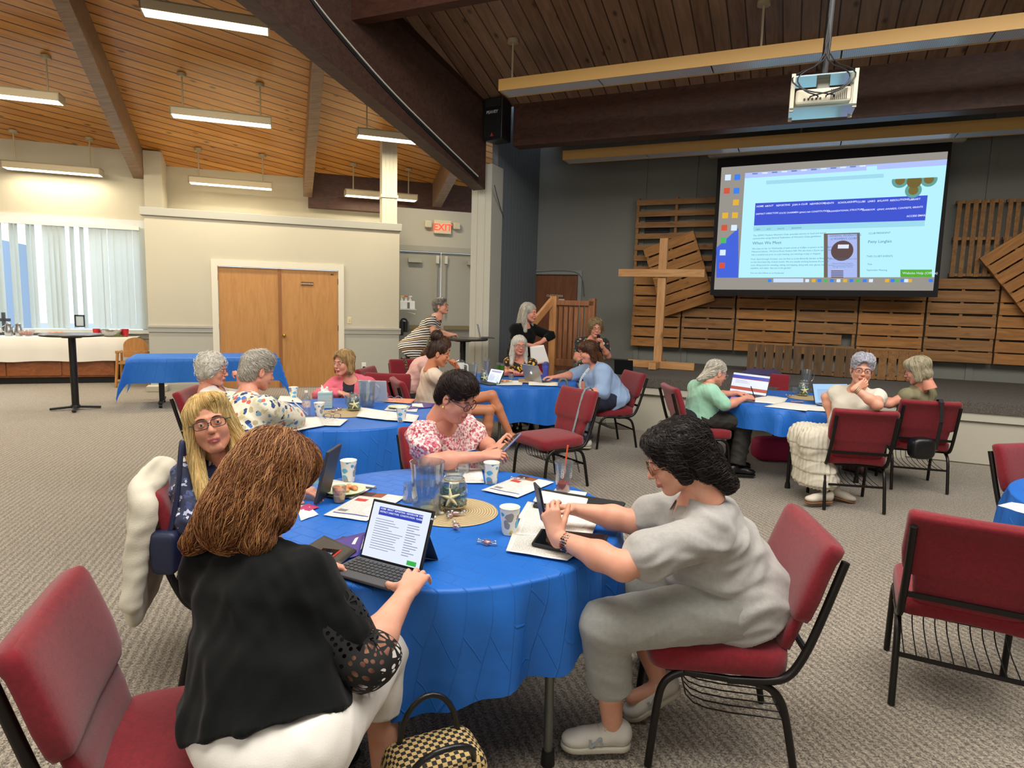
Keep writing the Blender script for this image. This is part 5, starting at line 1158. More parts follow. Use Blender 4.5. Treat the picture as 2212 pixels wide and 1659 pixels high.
def stripes(name):
    t = NT(name); co = t.co((1, 1, 1), (.25, .1, 0)); w = t.n('TexWave', _bands_direction='Z'); t.l(co, w.inputs['Vector']); w.inputs['Scale'].default_value = 9.5; w.inputs['Distortion'].default_value = 1.2; w.inputs['Detail'].default_value = 1
    w2 = t.n('TexWave', _bands_direction='Z'); t.l(co, w2.inputs['Vector']); w2.inputs['Scale'].default_value = 2.2
    c = t.ramp(w.outputs['Fac'], [(0, '17171a'), (.48, 'e2ddd2')], 'CONSTANT'); t.base(t.mix(t.ramp(w2.outputs['Fac'], [(0, (0, 0, 0)), (.93, (1, 1, 1))], 'CONSTANT'), c, '8b6a42')); t.set(rough=.8); return t.m
BLK = M('black_knit', '060807', .9, bump=.3, bs=500, sheen=.06, spec=.2); WHT = M('white_cotton', 'e4dfd6', .8, bump=.15, bs=300); GREYK = fabric('grey_heather', 'a9a6a1', .86, 300, .2); GREYP = fabric('grey_heather_trousers', '9a9992', .86, 300, .2)
NAVY = M('navy_trousers', '1d2136', .85); BLKP = M('black_trousers', '151516', .85); SHW = (M('sneaker_white', 'cfcac0', .55), M('sneaker_sole', 'bdb7a6', .6), 1); SHB = (M('shoe_black', '111112', .35), M('shoe_sole_black', '0b0b0b', .7))
FLW6 = splotch('floral_cream_blouse', 'e3dcc4', ['27407c', '3f72b8', 'b9ae86', 'c9604c', '1f2a55', 'd4c892', '7c9fb4'], 30, .52)
FLW3 = splotch('navy_floral_blouse', '262c4a', ['d4d6e2', '4d5985', 'b7bdd4', '39446f'], 30, .44, .9); FLW4 = splotch('pink_paisley_blouse', 'e9dcd3', ['c4596b', 'd98792', 'b24356', 'dc9499'], 75, .62, .6)
FLW12 = splotch('black_floral_dress', '17181a', ['d8867a', 'e0d6bb', '5f8453', 'b74d4f'], 20, .33); SUNF = splotch('sunflower_print', '1d1712', ['d79b2c', 'c77f1f', 'e5bb4a'], 30, .42)
# 1 -- foreground woman in black
SHB2 = None
q1 = person(dict(label='woman with long auburn hair, black top and white trousers, back to the camera', head=(-.665, 1.79, 1.135), hd=(60, 26, 0), neck=(-.69, 1.715, .945), hip=(-.585, 1.50, .575), by=66, py=62, w=1.25, sw=.162, near=1, skin='fair', belly=.0,
    arms={'R': dict(w=(-.293, 1.815, .795), e=(-.375, 1.585, .70), d=(.12, 1, .05), n=(0, .05, -1), curl=[(6, 34, 20), (4, 30, 18), (8, 34, 20), (14, 36, 20), .5], sc=1.08, sp=.13), 'L': dict(w=(-.66, 1.99, .79), e=(-.84, 1.74, .80), d=(.8, .5, -.1), n=(0, 0, -1), curl=RELAX)},
    legs={'L': dict(k=(-.58, 1.98, .55), a=(-.60, 2.0, .1), f=(.3, .9)), 'R': dict(k=(-.40, 1.93, .545), a=(-.375, 1.90, .10), f=(.2, .95))}, bare=1, face=0,
    top=dict(m=BLK, sleeve=.62, g=.020, hem=-.0, amp=.014, fs=.75, puff=.004, neck=(.07, .075, .045), h=.0065, fax=(.6, 0, .5)), pants=dict(m=WHT, to=.46, hemr=.070, amp=.004), shoes=SHB, seed=11))
make_hair(q1['root'], q1['H3'], q1['hp'], HR['auburn'], [('e', (0, -.022, .045), (.094, .11, .092)), ('c', (.07, -.02, .04), (.088, -.03, -.10), .036, .034), ('c', (-.07, -.02, .04), (-.088, -.03, -.10), .036, .034), ('c', (0, -.07, -.02), (0, -.095, -.13), .088, .088), ('c', (-.05, -.09, -.12), (-.08, -.11, -.20), .05, .028), ('c', (.05, -.08, -.10), (.085, -.07, -.17), .055, .035), ('c', (-.06, -.09, -.14), (-.115, -.10, -.225), .045, .022), ('e', (0, .058, .06), (.07, .045, .06))], FACE, .0045, 4200, .22, .0010, fl_down(.1, 1, .7), .42, .07, .011, 5, amp=.008)
# eyelet lace half sleeves
def eyelet():
    t = NT('eyelet_lace'); uv = t.n('TexCoord'); sp = t.n('SeparateXYZ'); t.l(uv.outputs['UV'], sp.inputs[0]); cb = t.n('CombineXYZ'); t.l(t.math('MULTIPLY', sp.outputs[0], 1.), cb.inputs[0]); t.l(t.math('MULTIPLY', sp.outputs[1], .75), cb.inputs[1])
    v = t.n('TexVoronoi', _voronoi_dimensions='2D'); t.l(cb.outputs[0], v.inputs['Vector']); v.inputs['Scale'].default_value = 62; v.inputs['Randomness'].default_value = .45
    h1 = t.math('LESS_THAN', v.outputs['Distance'], .27)
    big = t.n('TexVoronoi', _voronoi_dimensions='2D'); t.l(cb.outputs[0], big.inputs['Vector']); big.inputs['Scale'].default_value = 9.5; big.inputs['Randomness'].default_value = .25
    so = t.n('VectorMath', _operation='SUBTRACT'); t.l(cb.outputs[0], so.inputs[0]); t.l(big.outputs['Position'], so.inputs[1]); s2 = t.n('SeparateXYZ'); t.l(so.outputs[0], s2.inputs[0])
    rr = t.math('SQRT', t.math('ADD', t.math('POWER', s2.outputs[0], 2.), t.math('POWER', s2.outputs[1], 2.))); an = t.math('ARCTAN2', s2.outputs[1], s2.outputs[0])
    pet = t.math('GREATER_THAN', t.math('SINE', t.math('MULTIPLY', an, 8.)), -.1); ring = t.math('MULTIPLY', t.math('GREATER_THAN', rr, .011), t.math('LESS_THAN', rr, .030)); fl_ = t.math('MULTIPLY', pet, ring)
    near_ = t.math('GREATER_THAN', rr, .036); hole = t.math('MAXIMUM', t.math('MULTIPLY', h1, near_), fl_); t.base('0d0e0e'); t.set(rough=.85)
    tr = t.n('BsdfTransparent'); mx = t.n('MixShader'); t.l(hole, mx.inputs[0]); t.l(t.b.outputs[0], mx.inputs[1]); t.l(tr.outputs[0], mx.inputs[2]); t.l(mx.outputs[0], t.t.nodes['Material Output'].inputs[0]); return t.m
def lace(q, k, t0, t1, r0, r1):
    a, e, w_ = q['arms'][k]; P_ = []; n = 40; m = 26; la = np.linalg.norm(e-a)
    def at(t): return a+(e-a)*t if t <= 1 else e+(w_-e)*(t-1)
    pts = [at(t0+(t1-t0)*i/m) for i in range(m+1)]; pts = [np.mean(pts[max(0, i-3):i+4], 0) for i in range(m+1)]; pts[0] = at(t0); vs = []; uvs = []; last = None
    for i, p in enumerate(pts):
        d = nrm(pts[min(i+1, m)]-pts[max(i-1, 0)]); x = nrm(np.cross(d, (0, 0, 1))) if last is None else nrm(last-d*(last@d)); last = x; y = np.cross(d, x); f = i/m; r = r0+(r1-r0)*f+.004*math.sin(9*f)
        for j in range(n+1):
            an_ = 2*math.pi*j/n; rr = r*(1+.07*math.sin(3*an_+5*f)); vs.append(p+rr*(math.cos(an_)*x+math.sin(an_)*y)-EZ*.02*f*(1 if 1 else 0)); uvs.append((j/n*.42, f*.34))
    F = [(i*(n+1)+j, i*(n+1)+j+1, (i+1)*(n+1)+j+1, (i+1)*(n+1)+j) for i in range(m) for j in range(n)]; me = fastmesh('lace_sleeve', vs, F); me.materials.append(EYEL)
    ul = me.uv_layers.new(name='uv'); li = np.zeros(len(me.loops), np.int32); me.loops.foreach_get('vertex_index', li); ul.data.foreach_set('uv', np.array(uvs)[li].ravel()); me.polygons.foreach_set('use_smooth', np.ones(len(me.polygons), bool))
    o = bpy.data.objects.new('lace_sleeve', me); COL.objects.link(o); attach(o, q['root'])
EYEL = eyelet(); lace(q1, 'R', .28, 1.34, .080, .084)
# 2 -- woman in grey polo
q2 = person(dict(label='dark-haired woman in a grey polo shirt and white sneakers holding a phone', head=(.60, 2.27, 1.11), hd=(176, 24, 0), neck=(.69, 2.30, .93), hip=(.86, 2.33, .59), by=172, py=174, w=1.22, sw=.165, near=1, skin='fair', belly=.05,
    arms={'L': dict(w=(.175, 2.245, .815), e=(.385, 2.04, .795), d=(-.25, .25, .93), n=(.25, .75, -.1), curl=HOLD, th=(.8, .5, .6)), 'R': dict(w=(.265, 2.52, .83), e=(.50, 2.47, .80), d=(-.93, -.30, .12), n=(-.1, -.5, -.85), curl=[(10, 15, 8), (50, 60, 30), (58, 62, 35), (60, 65, 35), .8])},
    legs={'L': dict(k=(.35, 2.13, .54), a=(.405, 2.20, .115), f=(-.97, -.05)), 'R': dict(k=(.47, 2.50, .54), a=(.63, 2.44, .15), f=(-.9, -.25), tilt=.42)}, bare=1, face=1, eye='d',
    gl=dict(col='7a4a25', shape='round', w=.024, hh=.02, r=.002),
    top=dict(m=GREYK, sleeve=.72, g=.013, hem=.085, amp=.012, fs=1.1, puff=-.006, taper=1.14, h=.0065, fax=(.3, 0, -1), flare=.02), pants=dict(m=GREYP, to=.60, hemr=.080, amp=.005), shoes=SHW, seed=21))
hair(q2, 'long', 'black', 9, 2, back=.5, wav=.9, add=[('e', (0, -.06, .05), (.10, .105, .10)), ('c', (0, -.08, -.05), (0, -.16, -.13), .07, .045)]) if False else make_hair(q2['root'], q2['H3'], q2['hp'], HR['black'], [('e', (0, -.025, .045), (.098, .118, .098)), ('e', (0, -.075, -.03), (.085, .07, .085)), ('c', (0, -.10, -.08), (.0, -.135, -.15), .058, .036), ('e', (0, .05, .08), (.075, .05, .045)), ('c', (.075, .01, .02), (.078, -.0, -.05), .03, .022), ('c', (-.075, .01, .02), (-.078, -.0, -.05), .03, .022)], FACE, .0045, 2400, .17, .0010, fl_down(.9, 1, .35), .9, .15, .007, 9)
def collar(q, m, r=.068, z=.0, w_=.03):
    N, B = q['N'], q['B3']; vs = []; n = 30
    for j in range(n+1):
        a = R(-150+300*j/n)-math.pi/2; d = B[:, 0]*math.cos(a)+B[:, 1]*math.sin(a); op = abs(j/n-.5)*2
        for rr, zz in ((r*.92, .03-.03*op), (r*1.02, .04-.035*op), (r*1.35, .005-.045*op)): vs.append(N+d*rr+EZ*(zz+z)+B[:, 1]*.01)
    F = [(i*3+j, (i+1)*3+j, (i+1)*3+j+1, i*3+j+1) for i in range(n) for j in range(2)]; o = attach(MB().add(vs, F).build('collar', m, smooth=180), q['root']); return o
collar(q2, GREYK)
bm = MB(); wr = np.array([.205, 2.21, .81]); ad = nrm(np.array([.385, 2.04, .795])-wr); ax_ = nrm(np.cross(ad, EZ)); ay_ = np.cross(ad, ax_)
r_ = random.Random(2)
for j, off_ in enumerate((0, .009, .017, .025)):
    for k in range(20):
        a = 2*math.pi*k/20; bm.mi = r_.choice([0, 1, 2, 3]); bm.ball(wr+ad*off_+ax_*math.cos(a)*.029+ay_*math.sin(a)*.031, .0042, 6)
tag(bm.build('bead_bracelets', [M('bead_red', 'a8402a', .3), M('bead_blue', '28366f', .3), M('bead_silver', 'a9a8a0', .25, .8), M('bead_dark', '1c1b1c', .3)], smooth=180), 'stack of beaded bracelets on the left wrist of the woman in grey', 'bracelets')
# 3 -- blonde woman
q3 = person(dict(label='blonde woman with dark glasses in a navy floral blouse, looking at the camera', head=(-1.245, 2.62, 1.12), hd=(-66, -9, 12), hip=(-1.20, 2.78, .56), neck=(-1.215, 2.69, .955), by=-48, w=.95, sw=.15, near=1, skin='mid', nk=.85, brow='3f2d22',
    arms={'R': dict(w=(-1.03, 2.33, .765), e=(-1.25, 2.47, .73), d=(.9, -.1, 0), n=(0, 0, -1), curl=RELAX), 'L': dict(w=(-.98, 2.85, .78), e=(-1.12, 2.98, .80), d=(.9, -.2, 0), curl=RELAX)}, legs={'L': dict(k=(-1.02, 2.92, .52), a=(-1.0, 2.9, .1), f=(1, 0)), 'R': dict(k=(-1.05, 2.6, .52), a=(-1.02, 2.6, .1), f=(1, 0))},
    gl=dict(col='24262d', w=.027, hh=.0165, r=.0018), top=dict(m=FLW3, sleeve=.82, g=.014, puff=.008, taper=1.1, amp=.010, h=.007, neck=(.06, .07, .045), nf=.04), pants=dict(m=NAVY), shoes=SHB, seed=4))
make_hair(q3['root'], q3['H3'], q3['hp'], HR['blonde'], [('e', (0, -.02, .045), (.086, .104, .089)), ('c', (.062, .0, .05), (.083, .005, -.10), .03, .030), ('c', (-.062, .0, .05), (-.086, .005, -.10), .03, .034), ('c', (0, -.05, -.02), (0, -.07, -.14), .08, .07), ('c', (.083, .01, -.10), (.09, .095, -.27), .030, .022), ('c', (-.086, .01, -.10), (-.06, .125, -.30), .034, .026), ('e', (-.03, .03, .09), (.055, .055, .035))],
    [('e', (.008, .128, -.03), (.058, .078, .122))], .0045, 2600, .36, .0010, fl_down(.0, 1., 1.0), .04, 0, .004, 8, lo=(-.2, -.2, -.4))
m = MB(); N_ = q3['N']; B = q3['B3']; T = lambda x, y, z: N_+B[:, 0]*x+B[:, 1]*y+EZ*z
m.tube([T(-.065, .02, .0), T(-.04, .07, -.05), T(0, .095, -.085), T(.04, .07, -.05), T(.065, .02, 0)], .0022, 6); attach(m.build('necklace', M('silver', 'c9c7c0', .2, 1.)), q3['root'])
m = MB().box(T(0, .105, -.115), (.032, .032, .006), np.array([B[:, 0], EZ, -B[:, 1]]).T); m.box(T(0, .109, -.115), (.015, .015, .006), np.array([B[:, 0], EZ, -B[:, 1]]).T); attach(m.build('pendant', M('pendant_cream', 'd9cfae', .3, .3), bevel=.003), q3['root'])
H = q3['H3']; m = MB(); 
for z, r in ((-.045, .002), (-.062, .004), (-.074, .0065)): m.ball(q3['hp']+H@np.array([-.083, -.004, z]), r, 8)
attach(m.build('earring', M('earring_dark', '26262c', .2, .6), smooth=180), q3['root'])
# 4 -- dark short-haired woman in pink
q4 = person(dict(label='woman with short dark hair and glasses in a pink patterned blouse, reading her phone', head=(-.30, 3.45, 1.135), hd=(-28, 26, 4), hip=(-.40, 3.86, .56), neck=(-.38, 3.52, .97), by=-38, w=1.18, sw=.17, near=1, skin='pink', hv=1.12, brow='2a1d18', belly=.04,
    arms={'R': dict(w=(-.145, 3.36, .835), e=(-.42, 3.33, .80), d=(.96, .22, .10), n=(.0, .55, -.8), curl=TYPE), 'L': dict(w=(-.10, 3.54, .83), e=(-.15, 3.72, .82), d=(.85, -.15, .25), n=(-.3, -.2, .9), curl=HOLD)}, legs={'L': dict(k=(-.0, 3.62, .50), a=(-.05, 3.6, .1), f=(1, -.5)), 'R': dict(k=(-.2, 3.42, .50), a=(-.2, 3.4, .1), f=(1, -.5))},
    gl=dict(col='1d2630', shape='round', w=.026, hh=.021, r=.0021), top=dict(m=FLW4, sleeve=.42, g=.014, taper=1.1, puff=.0, amp=.010, h=.007, vneck=.12, neck=(.07, .075, .05), nf=.045), pants=dict(m=NAVY), shoes=SHB, seed=5))
hair(q4, 'crop', 'brown', 3, 2)
N_, B = q4['N'], q4['B3']; m = MB(); c = N_+B[:, 1]*.165-EZ*.15-B[:, 0]*.055; m.box(c, (.075, .005, .045), B); m.mi = 1; m.box(c+EZ*.014+B[:, 1]*.002, (.075, .005, .014), B); attach(m.build('name_badge', [WHITEP, M('badge_blue', '3d4f9a', .5)]), q4['root'])
for z, r in ((-.052, .009),): attach(MB().ball(q4['hp']+q4['H3']@np.array([.083, -.006, z]), r, 8).build('earring', M('gold_flower', 'd9b868', .3, .7), smooth=180), q4['root'])
# 5 -- grey curls in white
p5 = aty(460, 800, 5.15)
q5 = person(dict(label='white-haired woman in a white top resting her chin on her hand', head=p5, hd=(6, 4, 0), hip=(-2.44, 5.22, .56), neck=(-2.44, 5.17, .88), by=15, w=1.05, sw=.16, skin='pink', brow='b0a898',
    arms={'L': dict(w=(-2.24, 5.25, .93), e=(-2.18, 5.35, .78), d=(-.15, -.1, 1), n=(-.9, -.2, 0), curl=FIST), 'R': dict(w=(-2.12, 5.0, .78), e=(-2.32, 5.0, .72), d=(1, .1, 0))}, legs={'L': dict(k=(-2.15, 5.35, .52), a=(-2.1, 5.35, .1), f=(1, 0)), 'R': dict(k=(-2.15, 5.1, .52), a=(-2.1, 5.1, .1), f=(1, 0))},
    gl=dict(col='6a4a3c', w=.025, hh=.017), top=dict(m=M('white_knit', 'dcd8d2', .85, bump=.2, bs=400), sleeve=1.5, g=.014, amp=.006, cuff=.8), pants=dict(m=BLKP), shoes=SHB, seed=6))
hair(q5, 'curly', 'white', 3)
# 6 -- floral shirt
q6 = person(dict(label='grey-haired woman in a cream floral shirt writing, seen from behind', head=(-1.70, 4.27, 1.15), hd=(48, 14, 0), hip=(-1.76, 3.98, .56), neck=(-1.72, 4.18, .98), by=62, w=1.1, sw=.165, near=1, skin='pink', brow='b0a898',
    arms={'R': dict(w=(-1.60, 4.70, .79), e=(-1.49, 4.44, .79), d=(-.1, 1, .0), n=(-.3, 0, -.95), curl=HOLD), 'L': dict(w=(-1.85, 4.75, .79), e=(-2.0, 4.5, .79), d=(.6, .8, 0))}, legs={'L': dict(k=(-1.66, 4.42, .52), a=(-1.62, 4.5, .1), f=(.4, .9)), 'R': dict(k=(-1.38, 4.22, .53), a=(-1.35, 4.3, .1), f=(.4, .9))},
    top=dict(m=FLW6, sleeve=.78, g=.018, amp=.009, fs=.8, h=.007, puff=.01, taper=1.05, flare=.02), pants=dict(m=M('aqua_trousers', '9fcfd2', .8)), shoes=SHB, seed=8))
hair(q6, 'crop', 'grey', 6, 1)
# 7 -- pink cardigan
p7 = aty(742, 784, 6.2)
q7 = person(dict(label='elderly woman with a blond bob and pink cardigan behind the white tablet', head=p7, hd=(-118, 2, 0), hip=(-1.52, 6.38, .53), neck=(-1.58, 6.25, .865), by=-82, w=1., sw=.155, near=1, skin='pink', brow='8a6f50',
    arms={'R': dict(w=(-1.6, 5.95, .77), e=(-1.85, 6.1, .72), d=(.6, -.5, 0)), 'L': dict(w=(-1.3, 5.95, .77), e=(-1.25, 6.15, .72), d=(-.5, -.6, 0))}, legs={'L': dict(k=(-1.38, 5.95, .5), a=(-1.38, 6.0, .1), f=(0, -1)), 'R': dict(k=(-1.62, 5.95, .5), a=(-1.62, 6.0, .1), f=(0, -1))},
    gl=dict(col='9a8c7c', w=.025, hh=.016, r=.0011), top=dict(m=M('pink_cardigan', 'd9697a', .85, bump=.2, bs=400), name='cardigan', sleeve=1.8, g=.014, cuff=.8, amp=.006, neck=(.07, .075, .05), m2=(M('navy_shell', '16182a', .8), lambda x, y, z: (y > .03) & (np.abs(x-.01) < .055-.18*np.maximum(0, -z-.10)) & (z > -.30))), pants=dict(m=BLKP), shoes=SHB, seed=9))
hair(q7, 'bob', 'sand', 4)
m = MB(); c = q7['N']+q7['B3'][:, 1]*.125-EZ*.16-q7['B3'][:, 0]*-.07
m.box(q7['N']+q7['B3'][:, 1]*.150-EZ*.155+q7['B3'][:, 0]*-.05, (.09, .004, .055), q7['B3']); m.mi = 1; m.box(q7['N']+q7['B3'][:, 1]*.152-EZ*.14+q7['B3'][:, 0]*-.05, (.09, .004, .016), q7['B3']); attach(m.build('name_badge', [WHITEP, M('badge_blue', '3d4f9a', .5)]), q7['root'])
# 8 -- striped standing woman
p8 = aty(952, 662, 9.5)
q8 = person(dict(label='standing grey-haired woman in a striped sleeveless top leaning on the tall table', head=p8, hd=(-8, -10, 0), hip=(-1.46, 9.52, .93), neck=(-1.15, 9.5, 1.40), by=-6, w=1.2, sw=.165, skin='fair', brow='6a6058', belly=.04,
    arms={'R': dict(w=(-.93, 9.42, H2+.045), e=(-1.13, 9.30, H2+.05), d=(.7, .6, .1), n=(.2, .1, -.9)), 'L': dict(w=(-.92, 9.62, H2+.05), e=(-1.12, 9.72, H2+.05), d=(.5, -.7, .1))}, legs={'L': dict(k=(-1.42, 9.64, .5), a=(-1.5, 9.64, .1), f=(1, 0)), 'R': dict(k=(-1.4, 9.4, .5), a=(-1.48, 9.38, .1), f=(1, 0))},
    gl=dict(col='5a2f28', w=.024, hh=.018), top=dict(m=stripes('striped_knit'), sleeve=.15, g=.016, hem=.12, flare=.05, amp=.006), pants=dict(m=BLKP), shoes=SHB, seed=12))
hair(q8, 'short', 'salt', 4)
# 9 -- bun
q9 = person(dict(label='young woman with a brown hair bun and cream blouse, legs crossed, hand at her mouth', head=(-.73, 6.30, 1.135), hd=(8, 12, 0), hip=(-.82, 6.42, .58), neck=(-.80, 6.34, .98), by=18, w=.95, sw=.15, skin='tan', nk=.85, age=0, brow='2a1c15',
    arms={'L': dict(w=(-.56, 6.50, .98), e=(-.52, 6.60, .78), d=(-.35, -.35, .85), n=(-.8, -.5, .0), curl=FIST), 'R': dict(w=(-.50, 6.55, .79), e=(-.60, 6.22, .80), d=(.5, .8, 0))},
    legs={'L': dict(k=(-.20, 6.42, .72), a=(-.02, 6.45, .35), f=(.8, -.3)), 'R': dict(k=(-.22, 6.36, .58), a=(-.26, 6.40, .12), f=(.9, -.2))}, bare=1, eye='d',
    top=dict(m=M('cream_blouse', 'd9c5b0', .7, bump=.1, bs=200), sleeve=1.25, g=.016, amp=.006, cuff=.85, flare=.02), seed=13))
make_hair(q9['root'], q9['H3'], q9['hp'], HR['bun'], BASE+[('e', (0, -.065, .0), (.07, .055, .07)), ('e', (0, -.055, .170), (.062, .06, .055)), ('e', (0, -.03, .12), (.05, .05, .03))], FACE+EARS, .006, 700, .12, .0016, lambda P: -fl_down(0, 1, .2)(P)+np.array([0, -.3, .6]), .15, .05, .004, 3)
H = q9['H3']; attach(MB().box(q9['hp']+H@np.array([.0, -.125, .09]), (.03, .02, .085), H).build('hair_clip', M('clip_green', '5f6b48', .4), bevel=.006), q9['root'])
bw_ = q9['arms']['L'][2]; ew_ = q9['arms']['L'][1]; u_ = nrm(ew_-bw_); attach(MB().tube([bw_+u_*.005, bw_+u_*.022], .029, 16).build('watch', M('watch_band', '9a9a98', .4)), q9['root'])
m = SDF((-1.1, 6.15, .4), (-.3, 6.75, .85), .008)
m.ell((-.82, 6.42, .58), (.18, .15, .125), k=.04)
for k in ('L', 'R'): a_, kn_, an_ = q9['legs'][k]; m.cap(a_, a_+(kn_-a_)*.45, .098, .09, k=.03)
V, F = m.mesh(); meshobj('shorts', V, F, M('shorts_denim', '3a3f4a', .85), q9['root'])
# 10 -- bent-over woman in pale pink
q10 = person(dict(label='bent-over woman in a pale pink top behind the woman with the hair bun', head=(-.80, 7.22, 1.13), hd=(5, 30, 0), hip=(-1.24, 7.16, .57), neck=(-.95, 7.18, 1.0), by=8, w=1.02, sw=.15, skin='mid', age=0, brow='3a2820', arms={'R': dict(w=(-.72, 7.05, .80), e=(-.86, 6.98, .76), d=(1, 0, 0)), 'L': dict(w=(-.74, 7.4, .8), e=(-.85, 7.45, .77), d=(1, 0, 0))},
    legs={'L': dict(k=(-.82, 7.3, .52), a=(-.8, 7.3, .1), f=(1, 0)), 'R': dict(k=(-.82, 7.05, .52), a=(-.8, 7.05, .1), f=(1, 0))}, top=dict(m=M('pale_pink_top', 'd6a9a1', .8, bump=.15, bs=300), sleeve=.7, g=.01, amp=.004), pants=dict(m=BLKP), shoes=SHB, seed=14))
hair(q10, 'long', 'chest', 3)
# 11 -- standing long grey hair, black top
p11 = aty(1143, 675, 8.6)
q11 = person(dict(label='standing woman with long grey hair in a black top, leaning on the stair post', head=p11, hd=(-28, 6, 5), hip=(.06, 8.74, .93), neck=(.15, 8.64, 1.36), by=-48, w=1.0, sw=.165, skin='pink', brow='8a7a68',
    arms={'L': dict(w=(.36, 8.50, 1.14), e=(.50, 8.60, 1.235), d=(-.6, -.1, -.3), n=(.2, -.6, -.4)), 'R': dict(w=(.25, 8.46, 1.10), e=(.03, 8.50, 1.12), d=(.9, -.02, -.1))}, legs={'L': dict(k=(.17, 8.75, .5), a=(.17, 8.8, .1), f=(.5, -.8)), 'R': dict(k=(-.02, 8.6, .5), a=(-.02, 8.65, .1), f=(.5, -.8))},
    top=dict(m=BLK, sleeve=1.35, g=.014, amp=.006, cuff=.8, hem=.12), pants=dict(m=BLKP), shoes=SHB, seed=15))
hair(q11, 'long', 'grey', 3, back=.25)
# 12 -- seated, long white hair, sunflower tank
p12 = aty(1122, 746, 8.32)
q12 = person(dict(label='seated woman with long white hair and glasses in a sunflower print tank top', head=p12, hd=(-76, 4, 0), hip=(.12, 8.52, .56), neck=(.10, 8.40, .925), by=-95, w=1.0, sw=.155, skin='pink', brow='a89a88',
    arms={'R': dict(w=(-.02, 8.25, .78), e=(-.10, 8.42, .72), d=(.5, -.6, 0)), 'L': dict(w=(.22, 8.25, .78), e=(.36, 8.42, .72), d=(-.5, -.6, 0))}, legs={'L': dict(k=(.27, 8.25, .5), a=(.27, 8.3, .1), f=(0, -1)), 'R': dict(k=(.03, 8.25, .5), a=(.03, 8.3, .1), f=(0, -1))},
    gl=dict(col='5a3a34', w=.026, hh=.016), top=dict(m=SUNF, sleeve=.02, g=.012, amp=.004, neck=(.08, .08, .06)), pants=dict(m=NAVY), shoes=SHB, seed=16))
hair(q12, 'long', 'white', 7, back=.15, wav=.6)
# 13 -- woman with microphone
p13 = aty(1287, 710, 8.85)
q13 = person(dict(label='curly blond woman in a floral dress speaking into a microphone on the stage', head=p13, hd=(-88, 2, 0), hip=(1.06, 9.05, .84), neck=(1.10, 8.93, 1.18), by=-98, w=1.1, sw=.165, skin='pink', brow='7a6244',
    arms={'L': dict(w=(1.20, 8.72, 1.11), e=(1.31, 8.85, .96), d=(-.15, -.1, 1), n=(-.8, -.3, 0), curl=FIST), 'R': dict(w=(.98, 8.6, .86), e=(.88, 8.85, .92), d=(.3, -.8, -.2))}, legs={'L': dict(k=(1.17, 8.62, .83), a=(1.17, 8.58, .45), f=(0, -1)), 'R': dict(k=(.95, 8.62, .83), a=(.95, 8.58, .45), f=(0, -1))}, bare=1,
    gl=dict(col='7a4a3c', w=.025, hh=.018), top=dict(m=FLW12, name='dress', sleeve=.5, g=.014, amp=.005, neck=(.08, .08, .055)), seed=17, pants=dict(m=FLW12, name='skirt', to=.25, hemr=.09), shoes=SHB))
hair(q13, 'curly', 'curly', 5)
# 14 -- light blue blouse
p14 = aty(1270, 760, 7.5)
q14 = person(dict(label='woman with chestnut hair in a light blue embroidered blouse at the silver laptop', head=p14, hd=(184, 14, 0), hip=(1.16, 7.56, .57), neck=(.98, 7.50, .94), by=190, py=203, w=1.32, sw=.175, skin='pink', hv=1.12, age=0, brow='5a3a2a', belly=.05,
    arms={'L': dict(w=(.80, 7.13, .665), e=(1.03, 7.24, .68), d=(-.9, .2, -.35), n=(0, 0, -1)), 'R': dict(w=(.50, 7.58, .79), e=(.78, 7.80, .80), d=(-1, -.05, 0), curl=TYPE)}, legs={'L': dict(k=(.72, 7.08, .55), a=(.69, 7.12, .11), f=(-1, -.15)), 'R': dict(k=(.80, 7.26, .55), a=(.86, 7.24, .11), f=(-1, -.1))},
    top=dict(m=M('light_blue_linen', '8ea6c8', .8, bump=.3, bs=250, var=.06, vs=8), name='blouse', sleeve=1.12, g=.02, amp=.008, puff=.015, cuff=.85, hem=.10, flare=.03, vneck=.16, fs=.7), pants=dict(m=NAVY, hemr=.085, amp=.006), shoes=(SHW[0], SHW[1]), seed=18))
hair(q14, 'long', 'chest', 9, wav=.5) if 0 else make_hair(q14['root'], q14['H3'], q14['hp'], HR['chest'], [('e', (0, -.02, .045), (.09, .108, .092)), ('e', (0, -.06, -.04), (.08, .06, .09)), ('c', (0, -.09, -.08), (0, -.12, -.17), .06, .045), ('c', (.07, -.02, .02), (.075, -.04, -.1), .032, .03), ('c', (-.07, -.02, .02), (-.075, -.04, -.1), .032, .03), ('e', (0, .055, .07), (.07, .045, .045))], FACE, .006, 700, .2, .0017, fl_down(.2, 1, .8), .5, .1, .006, 4)
m = MB(); N_ = q14['N']; B = q14['B3']; r_ = random.Random(3)
for i in range(26):
    f = i/25; p = N_+B[:, 1]*(.115+.09*math.sin(f*2.2))-EZ*(.02+.25*f)-B[:, 0]*(.075-.03*f+.012*math.sin(i*2.4)); m.tube([p+.009*np.array([math.cos(a), .3*math.cos(a), math.sin(a)]) for a in np.linspace(0, 6.28, 9)[:-1]], .003, 5, closed=True)
attach(m.build('embroidery', M('embroidery_white', 'e3e6ea', .8)), q14['root'])
